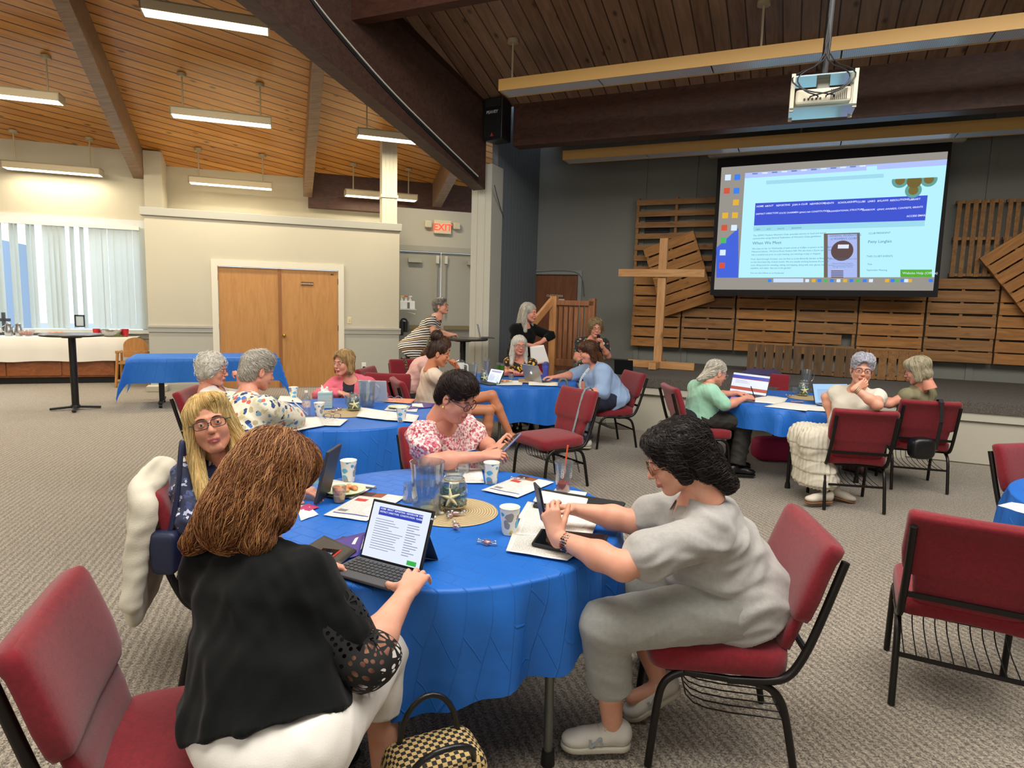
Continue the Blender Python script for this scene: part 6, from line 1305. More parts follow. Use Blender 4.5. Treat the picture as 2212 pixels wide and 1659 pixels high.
# 15 -- mint
q15 = person(dict(label='grey-haired woman with glasses in a mint green sweater, writing beside the laptop', head=aty(1547, 806, 6.3), hd=(14, 16, 0), hip=(1.90, 6.42, .57), neck=(1.91, 6.36, .90), by=12, w=1.08, sw=.16, near=1, skin='pink', brow='9a8f80',
    arms={'R': dict(w=(2.30, 6.26, .79), e=(2.08, 6.16, .72), d=(.9, .4, 0), n=(-.3, .4, -.8), curl=HOLD), 'L': dict(w=(2.32, 6.6, .79), e=(2.12, 6.65, .75), d=(1, -.1, 0))}, legs={'L': dict(k=(2.33, 6.55, .54), a=(2.3, 6.5, .11), f=(1, 0)), 'R': dict(k=(2.32, 6.28, .54), a=(2.24, 6.22, .11), f=(1, -.1))},
    gl=dict(col='8d8fae', w=.025, hh=.017), top=dict(m=fabric('mint_knit', '9fd3b8', .92, 350, .2), name='sweater', sleeve=.85, g=.016, amp=.006, hem=.05), pants=dict(m=M('charcoal_trousers', '26241f', .8, bump=.3, bs=200), hemr=.08, amp=.006), shoes=SHB, seed=19))
make_hair(q15['root'], q15['H3'], q15['hp'], HR['grey'], BASE+[('e', (0, -.07, -.01), (.07, .055, .07)), ('c', (0, -.10, -.05), (0, -.16, -.11), .045, .02)], FACE+EARS, .006, 800, .16, .0016, fl_down(1.2, 1, .2), .1, .05, .004, 3)
# 16 -- silver
q16 = person(dict(label='silver-haired woman in a white ruffled skirt turned around with chin on hand', head=aty(1862, 800, 5.38), hd=(-112, 0, -4), hip=(2.92, 5.48, .57), neck=(2.96, 5.46, 1.0), by=-140, py=175, w=1.02, sw=.16, near=1, skin='fair', brow='9a94a0',
    arms={'L': dict(w=(2.79, 5.20, 1.035), e=(2.93, 5.10, .92), d=(.75, .12, .42), n=(.15, .95, .15), curl=[(20, 30, 20)]*4+[.5]), 'R': dict(w=(2.82, 5.62, .74), e=(2.78, 5.64, .90), d=(.0, -.1, -1), n=(1, 0, 0))}, legs={'L': dict(k=(2.60, 5.42, .55), a=(2.70, 5.34, .12), f=(-.95, -.2)), 'R': dict(k=(2.60, 5.62, .55), a=(2.86, 5.50, .12), f=(.9, -.3), tilt=.2)},
    gl=dict(col='4a2428', w=.026, hh=.017, r=.002), top=dict(m=M('ivory_top', 'd6d0c0', .8, bump=.1, bs=200), sleeve=.22, g=.014, amp=.006), shoes=(M('ivory_boot', 'c9c0b0', .6), M('wedge_sole', '8a5f3c', .6)), seed=20))
hair(q16, 'crop', 'silver', 8, 1)
def skirt(q, c0, c1, r0, r1, mat, tiers=4):
    m = MB(); n = 96; vs = []; rows = []
    L = 40
    for i in range(L+1):
        f = i/L; ti = f*tiers; fr_ = ti-int(ti) if i < L else 1; p = c0+(c1-c0)*f+np.array([0, 0, 0]); r = r0+(r1-r0)*f; r += .02*fr_
        for k in range(n):
            a = 2*math.pi*k/n; rr = r*(1+.05*math.sin(11*a+int(ti)*2)+.03*math.sin(23*a+int(ti))*(.4+fr_)); vs.append(p+np.array([math.cos(a)*rr, math.sin(a)*rr*.95, .012*math.sin(17*a)*(1 if i == L else 0)]))
    m.add(vs, [(i*n+k, i*n+(k+1) % n, (i+1)*n+(k+1) % n, (i+1)*n+k) for i in range(L) for k in range(n)]); return attach(m.build('ruffled_skirt', mat, smooth=180), q['root'])
IV = M('ivory_skirt', 'cfc8b6', .85, bump=.2, bs=120)
s = SDF((2.3, 5.1, .02), (3.25, 5.9, .85), .008); s.ell((2.92, 5.48, .58), (.19, .18, .13), k=.05)
for k in ('L', 'R'): a_, kn_, an_ = q16['legs'][k]; s.cap(a_, kn_, .12, .11, k=.06); s.cap(kn_, np.array([2.67, 5.42 if k == 'L' else 5.56, .22]), .10, .15, k=.08)
s.cut((2.7, 5.4, .155), (0, 0, -1)); V, F = s.mesh(); Nn = s.grad(V); zz = V[:, 2]; tier = ((.62-zz)/.11) % 1; V = V+Nn*(.009*tier*(zz < .6)+.004*np.sin(V[:, 0]*70+V[:, 1]*60)+.004*np.sin(V[:, 0]*160-V[:, 1]*120))[:, None]; V = folds(V, Nn, .007, 5, 1.0); meshobj('ruffled_skirt', V, F, IV, q16['root'])
H = q16['arms']['L']; u_ = nrm(H[1]-H[2]); m = MB()
for k in range(3): m.tube([H[2]+u_*(.012+.012*k)+np.array([math.cos(a), math.sin(a)*1., 0])*.0 + (np.cross(u_, [0, 1, 0])/np.linalg.norm(np.cross(u_, [0, 1, 0]))*math.cos(a)+np.cross(u_, nrm(np.cross(u_, [0, 1, 0])))*math.sin(a))*.030 for a in np.linspace(0, 6.28, 17)[:-1]], .003, 5, closed=True)
attach(m.build('bangles', M('bangle_olive', '7b7a52', .4)), q16['root'])
# 17 -- olive top
q17 = person(dict(label='woman with an ash-blond bob in an olive sleeveless top, seen from behind', head=aty(1982, 800, 6.05), hd=(138, 20, 0), hip=(3.92, 6.14, .57), neck=(3.86, 6.08, .94), by=118, w=1.02, sw=.16, near=1, skin='pink', brow='8a7a60',
    arms={'L': dict(w=(3.62, 6.30, .79), e=(3.58, 6.04, .80), d=(-.1, .9, .1), n=(.2, 0, -1), curl=TYPE), 'R': dict(w=(3.8, 6.5, .78), e=(4.02, 6.4, .76), d=(-.4, .8, 0))}, legs={'L': dict(k=(3.6, 6.45, .53), a=(3.55, 6.4, .11), f=(-.4, .9)), 'R': dict(k=(3.85, 6.6, .53), a=(3.8, 6.5, .11), f=(-.4, .9))},
    gl=dict(col='4b4f74', w=.025, hh=.018), top=dict(m=M('olive_top', '7d7759', .8, bump=.15, bs=250), sleeve=.12, g=.014, amp=.006), pants=dict(m=BLKP), shoes=(M('brown_shoe', '5a3a30', .6), SHB[1]), seed=22))
hair(q17, 'bob', 'dirty', 6, 1)
# ================= SMALL THINGS =================
def clear(name, tint='ffffff', f=.22):
    t = NT(name); g = t.n('BsdfGlossy'); g.inputs['Roughness'].default_value = .06; tr = t.n('BsdfTransparent'); tr.inputs[0].default_value = (*lin(tint), 1); lw = t.n('LayerWeight'); lw.inputs[0].default_value = .2
    mx = t.n('MixShader'); t.l(t.math('MULTIPLY_ADD', lw.outputs['Facing'], .55, f*.4), mx.inputs[0]); t.l(tr.outputs[0], mx.inputs[1]); t.l(g.outputs[0], mx.inputs[2]); df = t.n('BsdfDiffuse'); df.inputs[0].default_value = (.85, .9, .92, 1); m2 = t.n('MixShader'); m2.inputs[0].default_value = .035; t.l(mx.outputs[0], m2.inputs[1]); t.l(df.outputs[0], m2.inputs[2]); t.l(m2.outputs[0], t.t.nodes['Material Output'].inputs[0]); return t.m
CLR = clear('clear_plastic', 'eef2f4'); WATER = clear('water', 'dfe6ea', .4)
def printed(name, base='e3dfd6', ink='6b6a6c', rows=46, head=None, art=None):
    t = NT(name); tc = t.n('TexCoord'); sp = t.n('SeparateXYZ'); t.l(tc.outputs['UV'], sp.inputs[0]); v = sp.outputs[1]; u = sp.outputs[0]
    r = t.math('FRACT', t.math('MULTIPLY', v, rows)); fl = t.math('FLOOR', t.math('MULTIPLY', v, rows)); cb = t.n('CombineXYZ'); t.l(t.math('MULTIPLY', u, 60), cb.inputs[0]); t.l(fl, cb.inputs[1])
    w = t.noise(cb.outputs[0], 1., 2); m = t.math('MULTIPLY', t.math('LESS_THAN', r, .45), t.math('GREATER_THAN', w, .44))
    wn = t.n('TexWhiteNoise', _noise_dimensions='1D'); t.l(fl, wn.inputs['W']); m = t.math('MULTIPLY', m, t.math('LESS_THAN', u, t.math('MULTIPLY_ADD', wn.outputs[0], .35, .6)))
    for a, b in ((u, .07), (v, .06)): m = t.math('MULTIPLY', m, t.math('GREATER_THAN', a, b))
    m = t.math('MULTIPLY', m, t.math('LESS_THAN', v, .93)); c = t.mix(t.math('MULTIPLY', m, .75), base, ink)
    for box, col in (art or []):
        x0, y0, x1, y1 = box; k = t.math('MULTIPLY', t.math('MULTIPLY', t.math('GREATER_THAN', u, x0), t.math('LESS_THAN', u, x1)), t.math('MULTIPLY', t.math('GREATER_THAN', v, y0), t.math('LESS_THAN', v, y1))); c = t.mix(k, c, col)
    t.base(c); t.set(rough=.75); return t.m
PP1 = printed('printed_page'); PP2 = printed('newsletter', art=[((.0, .82, .55, 1), '8a4b2c'), ((.0, .84, .3, .98), '402a24'), ((.08, .62, .35, .72), 'b23a33'), ((.6, .3, .95, .6), 'd9d6cf'), ((.08, .12, .9, .15), '3c4486'), ((.1, .2, .3, .28), '7d7a78')]); PP3 = printed('letter_page', rows=34, art=[((.4, .86, .6, .93), '8b7f86')]); PPB = M('blank_paper', 'e4e0d6', .8); LINED = printed('lined_notepad', 'e2dfd4', '9aa0b0', 24)
Lz = [0]
def paper(pxs, mat, label, cat='paper', z=None, group=None, bow=.0, th=.0012, ptsw=None):
    """sheet lying on a table: corners bottom-left, bottom-right, top-right, top-left seen by its reader"""
    Lz[0] += 1; zz = (TZ+.003+.0011*(Lz[0] % 9)) if z is None else z
    P = ptsw or [atz(x, y, zz) for x, y in pxs]; n = 8; vs = []; uvs = []; r_ = random.Random(Lz[0])
    for j in range(n+1):
        for i in range(n+1):
            u, v = i/n, j/n; q = (P[0]*(1-u)+P[1]*u)*(1-v)+(P[3]*(1-u)+P[2]*u)*v; q = q+EZ*(bow*math.sin(math.pi*u)*math.sin(math.pi*v)+.0015*math.sin(5*u+Lz[0])**2); vs.append(q); uvs.append((u, v))
    F = [(j*(n+1)+i, j*(n+1)+i+1, (j+1)*(n+1)+i+1, (j+1)*(n+1)+i) for j in range(n) for i in range(n)]; c = np.mean(vs, 0); me = fastmesh('paper_sheet', np.array(vs)-c, F)
    ul = me.uv_layers.new(name='uv'); li = np.zeros(len(me.loops), np.int32); me.loops.foreach_get('vertex_index', li); ul.data.foreach_set('uv', np.array(uvs)[li].ravel())
    me.materials.append(mat); o = bpy.data.objects.new(cat.replace(' ', '_') if cat != 'paper' else 'paper_sheet', me); COL.objects.link(o); o.location = tuple(c); md = o.modifiers.new('thick', 'SOLIDIFY'); md.thickness = th; md.offset = 1
    return tag(o, label, cat, group)
def cupm():
    t = NT('paper_cup_print'); co = t.co(); nz = t.n('TexNoise'); t.l(co, nz.inputs['Vector']); nz.inputs['Scale'].default_value = 16; va = t.n('VectorMath', _operation='MULTIPLY_ADD'); t.l(nz.outputs['Color'], va.inputs[0]); va.inputs[1].default_value = (.06,)*3; t.l(co, va.inputs[2])
    v = t.n('TexVoronoi'); t.l(va.outputs[0], v.inputs['Vector']); v.inputs['Scale'].default_value = 24; sp = t.n('SeparateColor'); t.l(v.outputs['Color'], sp.inputs[0]); c = t.ramp(sp.outputs[0], [(0, '5fb4d8'), (.33, 'd4d66a'), (.6, '9a9690'), (.85, '4fa3cf')], 'CONSTANT')
    t.base(t.mix(t.math('LESS_THAN', v.outputs['Distance'], .5), 'ece9df', c)); t.set(rough=.5); return t.m
CUPM = cupm(); CUP0 = []
def cup(px, py, label, z=TZ):
    p = atz(px, py, z+.002)
    if CUP0: return dup(CUP0[0], p, random.random()*6, label)
    t = empty('paper_cup', p, 0, label, 'cup', 'patterned paper cups on the tables')
    MB().lathe([(.0255, .004), (.0265, 0), (.028, .0), (.0405, .108), (.0385, .108), (.026, .006), (0, .006)], 36).build('cup_wall', CUPM, t, smooth=50); MB().lathe([(.0395+.0022*math.cos(a), .108+.0022*math.sin(a)) for a in np.linspace(0, 6.28, 9)], 36).build('rim', M('cup_rim', 'ece8dc', .5), t, smooth=180); CUP0.append(t); return t
for x, y, l in ((753, 1040, 'paper cup with blue swirls at the far left of the foreground table'), (1061, 1044, 'paper cup behind the placemat, next to the woman with the phone'), (1100, 1152, 'paper cup nearest the camera, between the placemat and the papers'),
                (634, 862, 'paper cup at the far left edge of the middle table'), (690, 900, 'paper cup just right of the water bottle'), (867, 911, 'paper cup at the right side of the middle table')): cup(x, y, l)
# pitchers
def pitcher(p, label, h=.20, r=.062, water=.5, rz=0., tilt=0):
    t = empty('pitcher', p, rz, label, 'pitcher', None); w = lambda k, z: .02*abs(math.sin(k*math.pi/3)) if .03 < z < h*.8 else 0
    MB().lathe([(r*.82, .004), (r*.86, 0), (r*.9, .003), (r*.95, h*.5), (r*1.02, h*.85), (r*1.1, h), (r*1.05, h), (r*.97, h*.85), (r*.9, h*.5), (r*.84, .01), (0, .01)], 48, wave=w).build('jug', CLR, t, smooth=60)
    if water: MB().lathe([(0, .012), (r*.83, .012), (r*.88, h*water), (0, h*water)], 40).build('water', WATER, t, smooth=60)
    MB().tube([(r*.98, 0, h*.85), (r*1.5, 0, h*.86), (r*1.75, 0, h*.7), (r*1.6, 0, h*.4), (r*.95, 0, h*.25)], .008, 8).build('handle', CLR, t, smooth=60)
    MB().prism([(-r*1.0, -.018, h*.93), (-r*1.0, .018, h*.93), (-r*1.35, 0, h*1.01)], (0, 0, .004)).build('spout', CLR, t)
    return t
pt_ = pitcher(atz(922, 1108, TZ+.01), 'clear ribbed pitcher of lemon water on the straw placemat', .225, .068, .58, R(95)); MB().lathe([(0, .02), (.028, .02), (.028, .026), (0, .026)], 20).build('lemon_slice', M('lemon', 'd9c75a', .4), pt_)
pitcher(atz(793, 878, TZ+.004), 'clear pitcher half full of water before the white tablet', .215, .066, .5, R(-10)); pitcher(atz(1018, 826, TZ+.004), 'clear ribbed pitcher of ice water beside the teal tumbler', .215, .068, .55, R(200)); pitcher(atz(1740, 834, TZ+.004), 'empty clear pitcher behind the starfish jar on the right table', .2, .06, 0, R(10))
SEAG = [M('sea_glass_%d' % i, c, .2, trans=.3) for i, c in enumerate(('1f6b5a', '2f8f86', '4bb0a6', '8fd0c4'))]; STARF = M('starfish', 'd9d2a4', .8, bump=.6, bs=200)
def jar(p, label, mh=.15, r=.055, sf=-90, cork=False):
    t = empty('sea_glass_jar', p, 0, label, 'jar', 'starfish jars at the table centres')
    MB().lathe([(r*.7, .0), (r*.72, .004), (r*.95, .03), (r*1.08, mh*.4), (r*1.02, mh*.65), (r*.75, mh*.85), (r*.68, mh*.9), (r*.8, mh), (r*.76, mh), (r*.64, mh*.9), (r*.95, mh*.65), (r*1.02, mh*.4), (r*.9, .03), (0, .006)], 36).build('glass', CLR, t, smooth=60)
    m = MB(); r_ = random.Random(5)
    for i in range(150):
        a, rr = r_.uniform(0, 6.28), r*.88*math.sqrt(r_.random()); m.mi = r_.randrange(4); Mx = np.array(Euler((r_.uniform(0, 6), r_.uniform(0, 6), 0)).to_matrix()); m.box((rr*math.cos(a), rr*math.sin(a), .015+r_.random()*mh*.52), (.016, .011, .008), Mx)
    tag(m.build('sea_glass', SEAG, t), kind='stuff')
    MB().lathe([(0, mh*.55), (.021, mh*.55), (.022, mh*.72), (.0, mh*.73)], 20).build('candle', M('candle_white', 'e9e4d2', .5), t, smooth=40)
    d = np.array([math.cos(R(sf)), math.sin(R(sf)), 0]); sx = np.array([-d[1], d[0], 0]); c = d*(r*1.12)+EZ*mh*.42; m = MB()
    for k in range(5):
        a = R(90+72*k+8); v = sx*math.cos(a)+(EZ*.96-d*.1)*math.sin(a); m.tube([c, c+v*.02, c+v*.042], [.009, .0065, .0025], 8)
    m.ball(c, (.011, .011, .011), 10); m.build('starfish', STARF, t, smooth=180)
    MB().tube([(r*.8*math.cos(a), r*.8*math.sin(a), mh*.83) for a in np.linspace(0, 6.28, 25)[:-1]], .0025, 5, closed=True).tube([(r*.95*math.cos(a), r*.95*math.sin(a), .02) for a in np.linspace(0, 6.28, 25)[:-1]], .0035, 5, closed=True).build('twine', M('twine', 'a58a5c', .9), t); return t
jar(atz(980, 1100, TZ+.012), 'jar of green sea glass with a starfish, on the straw placemat', .165, .056, -97); jar(atz(764, 888, TZ+.004), 'jar of sea glass and starfish in front of the water pitcher, middle table', .15, .05, -70); jar(atz(1734, 856, TZ+.004), 'jar of green glass and starfish behind the open right laptop', .17, .055, -100); jar(atz(1045, 826, TZ+.004), 'small jar with chips half hidden behind the upright tablet', .14, .045, -80)
def matmat():
    t = NT('woven_straw'); tc = t.n('TexCoord'); sp = t.n('SeparateXYZ'); t.l(tc.outputs['Object'], sp.inputs[0]); r = t.math('SQRT', t.math('ADD', t.math('POWER', sp.outputs[0], 2.), t.math('POWER', sp.outputs[1], 2.)))
    s = t.math('SINE', t.math('MULTIPLY', r, 560.)); t.base(t.mix(t.math('MULTIPLY_ADD', s, .5, .5), '9c8560', 'd0bb90')); t.set(rough=.85); t.bump(s, .6, .004); return t.m
STRAW = matmat()
def placemat(p, r, label): o = MB().lathe([(0, 0), (r, 0), (r+.003, .003), (r, .007), (0, .007)], 72).build('placemat', STRAW, smooth=40); o.location = tuple(p); return tag(o, label, 'placemat')
placemat((-.238, 2.70, TZ+.001), .19, 'round woven straw placemat at the centre of the foreground table'); placemat(atz(745, 893, TZ+.001), .2, 'round straw placemat under the jar on the middle table'); placemat(atz(1745, 860, TZ+.001), .2, 'round straw placemat under the starfish jar on the right table')
CDY = M('candy_pink', 'd9928c', .3, var=.3, vs=200); WRAP = clear('candy_wrapper', 'f2f0ee', .5)
CAND = []
def candy(px, py, label, z=TZ+.01, mint=False):
    p = atz(px, py, z)
    if CAND: return dup(CAND[0], p, px, label)
    t = empty('wrapped_candy', p, 0, label, 'candy', 'wrapped candies on the tables'); MB().ball((0, 0, .008), (.014, .011, .008), 12).build('sweet', CDY, t, smooth=180); m = MB()
    superbox(m, (0, 0, .009), np.array([.018, .014, .010]), .6, (8, 6)); m.tube([(.015, 0, .009), (.028, .004, .010), (.036, .010, .014)], [.004, .007, .011], 6).tube([(-.015, 0, .009), (-.028, -.004, .010), (-.036, -.008, .014)], [.004, .007, .011], 6); m.build('wrapper', WRAP, t, smooth=180); CAND.append(t); return t
for x, y, l, z in ((985, 1113, 'pink striped candy at the foot of the jar on the placemat', .012), (972, 1117, 'pink candy left of the one at the jar foot', .012), (1052, 1176, 'single wrapped candy alone on the blue cloth, nearest the camera', .003), (985, 1140, 'clear wrapped candy at the front rim of the placemat', .008),
                   (720, 890, 'pink candy on the left of the middle table placemat', .01), (733, 886, 'second pink candy left of the middle table jar', .01), (1705, 856, 'pink candy left of the starfish jar, right table', .01), (1118, 1038, 'clear wrapped pastry packet beside the newsletter', .004)): candy(x, y, l, TZ+z)
m = MB()
for i, (x, y) in enumerate(((925, 1112), (940, 1104), (935, 1118), (952, 1110), (945, 1100))): m.ball(atz(x, y, TZ+.02), (.012, .012, .007), 10)
MINTS = M('white_mint', 'ddd6c8', .4)
for i, (x, y, l) in enumerate(((925, 1112, 'leftmost'), (940, 1103, 'rearmost'), (936, 1119, 'nearest'), (953, 1110, 'rightmost'))): o = MB().lathe([(.005, 0), (.012, .001), (.012, .007), (.005, .008)], 20).build('white_mint', MINTS, smooth=60, loc=None); o.location = tuple(atz(x, y, TZ+.01)); tag(o, 'white ring-shaped mint on the straw placemat, %s of four' % l, 'mint', 'white mints on the foreground placemat')
# clear cups, drinks
def tumbler(p, label, h, r0, r1, mat=CLR, name='clear_cup', up=1): 
    t = empty(name, p, 0, label, 'cup'); MB().lathe([(r0*.9, .0), (r0, .0), (r1, h), (r1*.96, h), (r0*.95, .005), (0, .005)], 32, wave=(lambda k, z: .02*(k % 2)) if up == 1 else None).build('cup_wall', mat, t, smooth=50); return t
tumbler(atz(886, 1082, TZ+.003), 'upturned clear plastic cup left of the ribbed pitcher', .085, .034, .028); tumbler(atz(1000, 1022, TZ+.003), 'clear plastic bowl cup behind the sea glass jar', .06, .03, .042); tumbler(atz(753, 872, TZ+.003), 'clear tumbler with red bits in it, middle table', .075, .03, .037); tumbler(atz(1104, 822, TZ+.003), 'clear tumbler right of the snack plate, far table', .085, .028, .034); tumbler(atz(1718, 850, TZ+.003), 'short clear cup left of the starfish jar, right table', .07, .03, .036)
t = empty('iced_drink', atz(1216, 1064, TZ+.003), R(10), 'clear takeaway cup of pink iced drink with an orange straw', 'cup')
MB().lathe([(.030, 0), (.032, 0), (.045, .148), (.0435, .148), (.031, .004), (0, .004)], 40).build('cup_wall', CLR, t, smooth=50); MB().lathe([(0, .004), (.030, .004), (.0352, .052), (0, .052)], 32).build('drink', M('pink_drink', 'e0604e', .15, trans=.3), t, smooth=50)
MB().lathe([(.046, .146), (.0485, .15), (.047, .156), (.03, .158), (.02, .163), (0, .163)], 36).build('lid', CLR, t, smooth=50); MB().cyl((-.004, .004, .02), (.014, -.006, .235), .0042, n=10).build('straw', M('orange_straw', 'e2562c', .4), t)
for a0, x in ((-125, 0), (-58, 0)):
    a = R(a0); d = np.array([math.cos(a), math.sin(a), 0]); m = MB(); m.text('ICED', d*.0375+EZ*.128, (0, 0, -1), np.array([-d[1], d[0], 0]), .022, bold=True, off=.002); m.build('lettering', M('cup_letter', 'd4d4d4', .6), t)
t = empty('juice_cup', atz(733, 1084, TZ+.003), 0, 'small clear cup of orange juice by the snack plate', 'cup'); MB().lathe([(.023, 0), (.024, 0), (.032, .072), (.031, .072), (.023, .003), (0, .003)], 30).build('cup_wall', CLR, t, smooth=50); MB().lathe([(0, .003), (.0228, .003), (.0255, .03), (0, .03)], 26).build('juice', M('orange_juice', 'e6a91e', .3), t); MB().ball((.0, 0, .05), (.022, .02, .018), 10).build('fruit', M('melon', 'e08a58', .5), t)
def plate(p, label, r=.09, foods=(), seed=0):
    t = empty('paper_plate', p, 0, label, 'plate'); MB().lathe([(0, .002), (r*.65, .002), (r, .012), (r, .015), (r*.64, .005), (0, .005)], 44, wave=lambda k, z: .015*(k % 2) if z > .008 else 0).build('plate', M('plate_print', 'c9d3b0', .5, var=.25, vs=25), t, smooth=40); r_ = random.Random(seed)
    for i, (c, n, q) in enumerate(foods): 
        m = MB()
        for j in range(n): a = r_.uniform(0, 6.28); b = r_.uniform(0, r*.6); m.ball((b*math.cos(a), b*math.sin(a), .005+q*.7), (q*r_.uniform(.9, 1.5), q, q*.8), 8)
        o_ = m.build('food', M('food_'+c, c, .6, bump=.4, bs=150), t, smooth=180)
    return t
plate(atz(745, 1062, TZ+.012), 'snack plate with crumbled pastry and melon, foreground table', .095, (('d29a68', 7, .012), ('e07f4f', 3, .015), ('cfcf7a', 4, .010)), 3); plate(atz(860, 881, TZ+.004), 'green and yellow paper plate on the middle table', .085, (('b5533e', 2, .005),), 4); plate(atz(1090, 825, TZ+.004), 'snack plate with orange pieces behind the upright tablet', .09, (('e2703a', 6, .013), ('e0cfa8', 4, .010)), 5)
# papers
paper([(688, 1072), (760, 1077), (812, 1050), (700, 1034)], PP1, 'printed sheet under the snack plate at the left of the foreground table'); paper([(699, 1113), (792, 1126), (877, 1073), (790, 1063)], PP2, 'newsletter page left of the pitcher on the foreground table'); paper([(955, 1042), (1046, 1044), (1040, 1014), (968, 1008)], PP1, 'printed sheet behind the sea glass jar')
paper([(1040, 1059), (1118, 1075), (1197, 1042), (1125, 1027)], PP2, 'newsletter page beyond the third paper cup, toward the iced drink'); paper([(1190, 1068), (1262, 1078), (1268, 1064), (1200, 1056)], PPB, 'blank sheet under the iced drink'); paper([(1093, 1190), (1225, 1212), (1290, 1168), (1112, 1138)], PP3, 'letter sheet under the black tablet, nearest the edge'); paper([(1112, 1155), (1275, 1165), (1290, 1128), (1128, 1108)], PP3, 'letter sheet between the paper cup and the black tablet'); paper([(1118, 1120), (1260, 1142), (1290, 1112), (1140, 1084)], PP1, 'printed sheet below the clipboard case')
paper([(650, 1125), (688, 1112), (662, 1090), (640, 1095)], PPB, 'white sheet beside the long auburn hair'); paper([(640, 1100), (668, 1104), (690, 1096), (665, 1088)], M('magenta_card', 'a8305f', .7), 'magenta card beside the long auburn hair', 'card'); paper([(700, 1185), (776, 1192), (800, 1158), (740, 1160)], PP2, 'folded newsletter left of the tablet keyboard'); paper([(735, 1212), (775, 1200), (790, 1150), (700, 1172)], M('purple_folder', '43307f', .5), 'purple folder under the papers left of the tablet', 'folder')
paper([(660, 1185), (735, 1222), (770, 1192), (700, 1160)], M('dark_leather', '36322c', .5), 'dark leather booklet under the red phone', 'booklet', th=.006)
paper([(600, 938), (700, 920), (690, 902), (600, 905)], PPB, 'open blank notebook under the hand of the floral-shirt woman', 'notebook', th=.006); paper([(652, 918), (735, 920), (752, 906), (680, 900)], PP1, 'printed sheet below the blue eyeglasses'); paper([(770, 900), (838, 908), (845, 890), (780, 880)], PPB, 'curled white sheet in front of the jar, middle table', bow=.02); paper([(810, 905), (898, 912), (905, 897), (835, 888)], PPB, 'white sheet at the right of the middle table', bow=.006); paper([(830, 886), (900, 890), (905, 878), (840, 876)], PP2, 'newsletter at the right of the middle table'); paper([(880, 885), (935, 880), (940, 872), (895, 868)], M('purple_folder', '43307f', .5), 'purple folder at the right edge of the middle table', 'folder'); paper([(600, 868), (655, 872), (640, 858), (605, 858)], PPB, 'stack of sheets on a grey folder at the left of the middle table', th=.012); paper([(828, 868), (888, 872), (898, 862), (840, 860)], M('coral_booklet', 'd98a64', .5), 'coral booklet beyond the plate on the middle table', 'booklet'); paper([(890, 878), (915, 880), (912, 872), (890, 872)], PPB, 'small white card on the purple folder', 'card')
paper([(1072, 832), (1128, 832), (1130, 822), (1075, 822)], PPB, 'loose sheets before the upright tablet on the far table'); paper([(1120, 826), (1150, 828), (1145, 818), (1120, 818)], M('tan_booklet', 'a58a6c', .5), 'small tan booklet left of the silver laptop', 'booklet'); paper([(1142, 832), (1205, 834), (1205, 826), (1142, 824)], PPB, 'sheet under the silver laptop'); paper([(1085, 812), (1140, 812), (1130, 804), (1092, 804)], M('maroon_folder', '8c3f5a', .5), 'maroon folder before the sunflower-top woman', 'folder')
paper([(1598, 866), (1690, 874), (1702, 860), (1640, 852)], PPB, 'crumpled papers under the hand of the mint-sweater woman', bow=.012); paper([(1650, 878), (1742, 888), (1765, 876), (1690, 868)], PPB, 'long paper strip near the front of the right table', bow=.008); paper([(1735, 886), (1800, 890), (1800, 880), (1745, 876)], PPB, 'white sheet under the front of the right laptop'); paper([(1576, 864), (1600, 868), (1596, 858), (1580, 856)], M('lilac_card', 'b78fc4', .6), 'lilac card at the left of the right table', 'card')
paper([(2155, 1092), (2212, 1110), (2240, 1095), (2185, 1085)], PPB, 'white paper corner on the table at the right picture edge')
# devices
SCRW = M('screen_page', (0, 0, 0), .2, emit='dfe6f7', es=.95); SCRB = M('screen_blue', (0, 0, 0), .2, emit='3346b4', es=.9); SCRT = M('screen_text', (0, 0, 0), .2, emit='8890a8', es=.8); SCRG = M('screen_green', (0, 0, 0), .2, emit='3fb04f', es=.9); SCRR = M('screen_red', (0, 0, 0), .2, emit='b04a3a', es=.9); SCRS = M('screen_sky', (0, 0, 0), .2, emit='a8cdf2', es=.95); SCRK = M('screen_dark', '0b0d12', .08)
def page(root, o, ex, ey, w, h, kind):
    m = MB(); m.mi = 0; m.quad(o, ex, ey, w, h, .0012)
    if kind == 'web': m.mi = 1; m.quad(o, ex, ey, w*.76, h*.15, .0018, w*.12, h*.78); m.mi = 3; m.quad(o, ex, ey, w*.16, h*.08, .0018, w*.78, h*.02)
    if kind == 'club': m.mi = 1; m.quad(o, ex, ey, w, h*.16, .0018, 0, h*.74); m.mi = 4; m.quad(o, ex, ey, w, h*.03, .0018, 0, h*.71); m.quad(o, ex, ey, w, h*.17, .0018, 0, h*.12)
    if kind in ('web', 'club', 'doc'):
        m.mi = 2; r_ = random.Random(3)
        for i in range(13):
            if kind == 'club' and i > 3: break
            y = h*(.70-.045*i)-(h*.08 if kind == 'club' else 0); m.quad(o, ex, ey, w*r_.uniform(.25, .52), h*.011, .0018, w*.1, y)
            if kind != 'club': m.quad(o, ex, ey, w*r_.uniform(.12, .26), h*.013, .0018, w*.66, y)
        if kind == 'doc': m.mi = 3; m.quad(o, ex, ey, w*.1, h*.05, .0018, w*.86, h*.03)
    m.build('screen', [SCRS if kind == 'doc' else SCRW, SCRB, SCRT, SCRG, SCRR], root)
    if kind == 'web':
        m = MB(); 
        for i, s_ in enumerate(('HOME  ABOUT  REPORTING  NEWSROOM  EVENTS  CLUBS', 'DISTRICT DIRECTORS  CONSTITUTION  YEARBOOK')): m.text(s_, np.array(o)+nrm(ex)*w*.14+nrm(ey)*h*(.885-.055*i), ex, ey, h*.045, off=.0024, bold=True)
        m.build('screen_lettering', M('screen_white', (0, 0, 0), .3, emit='e6e9f7', es=.9), root)
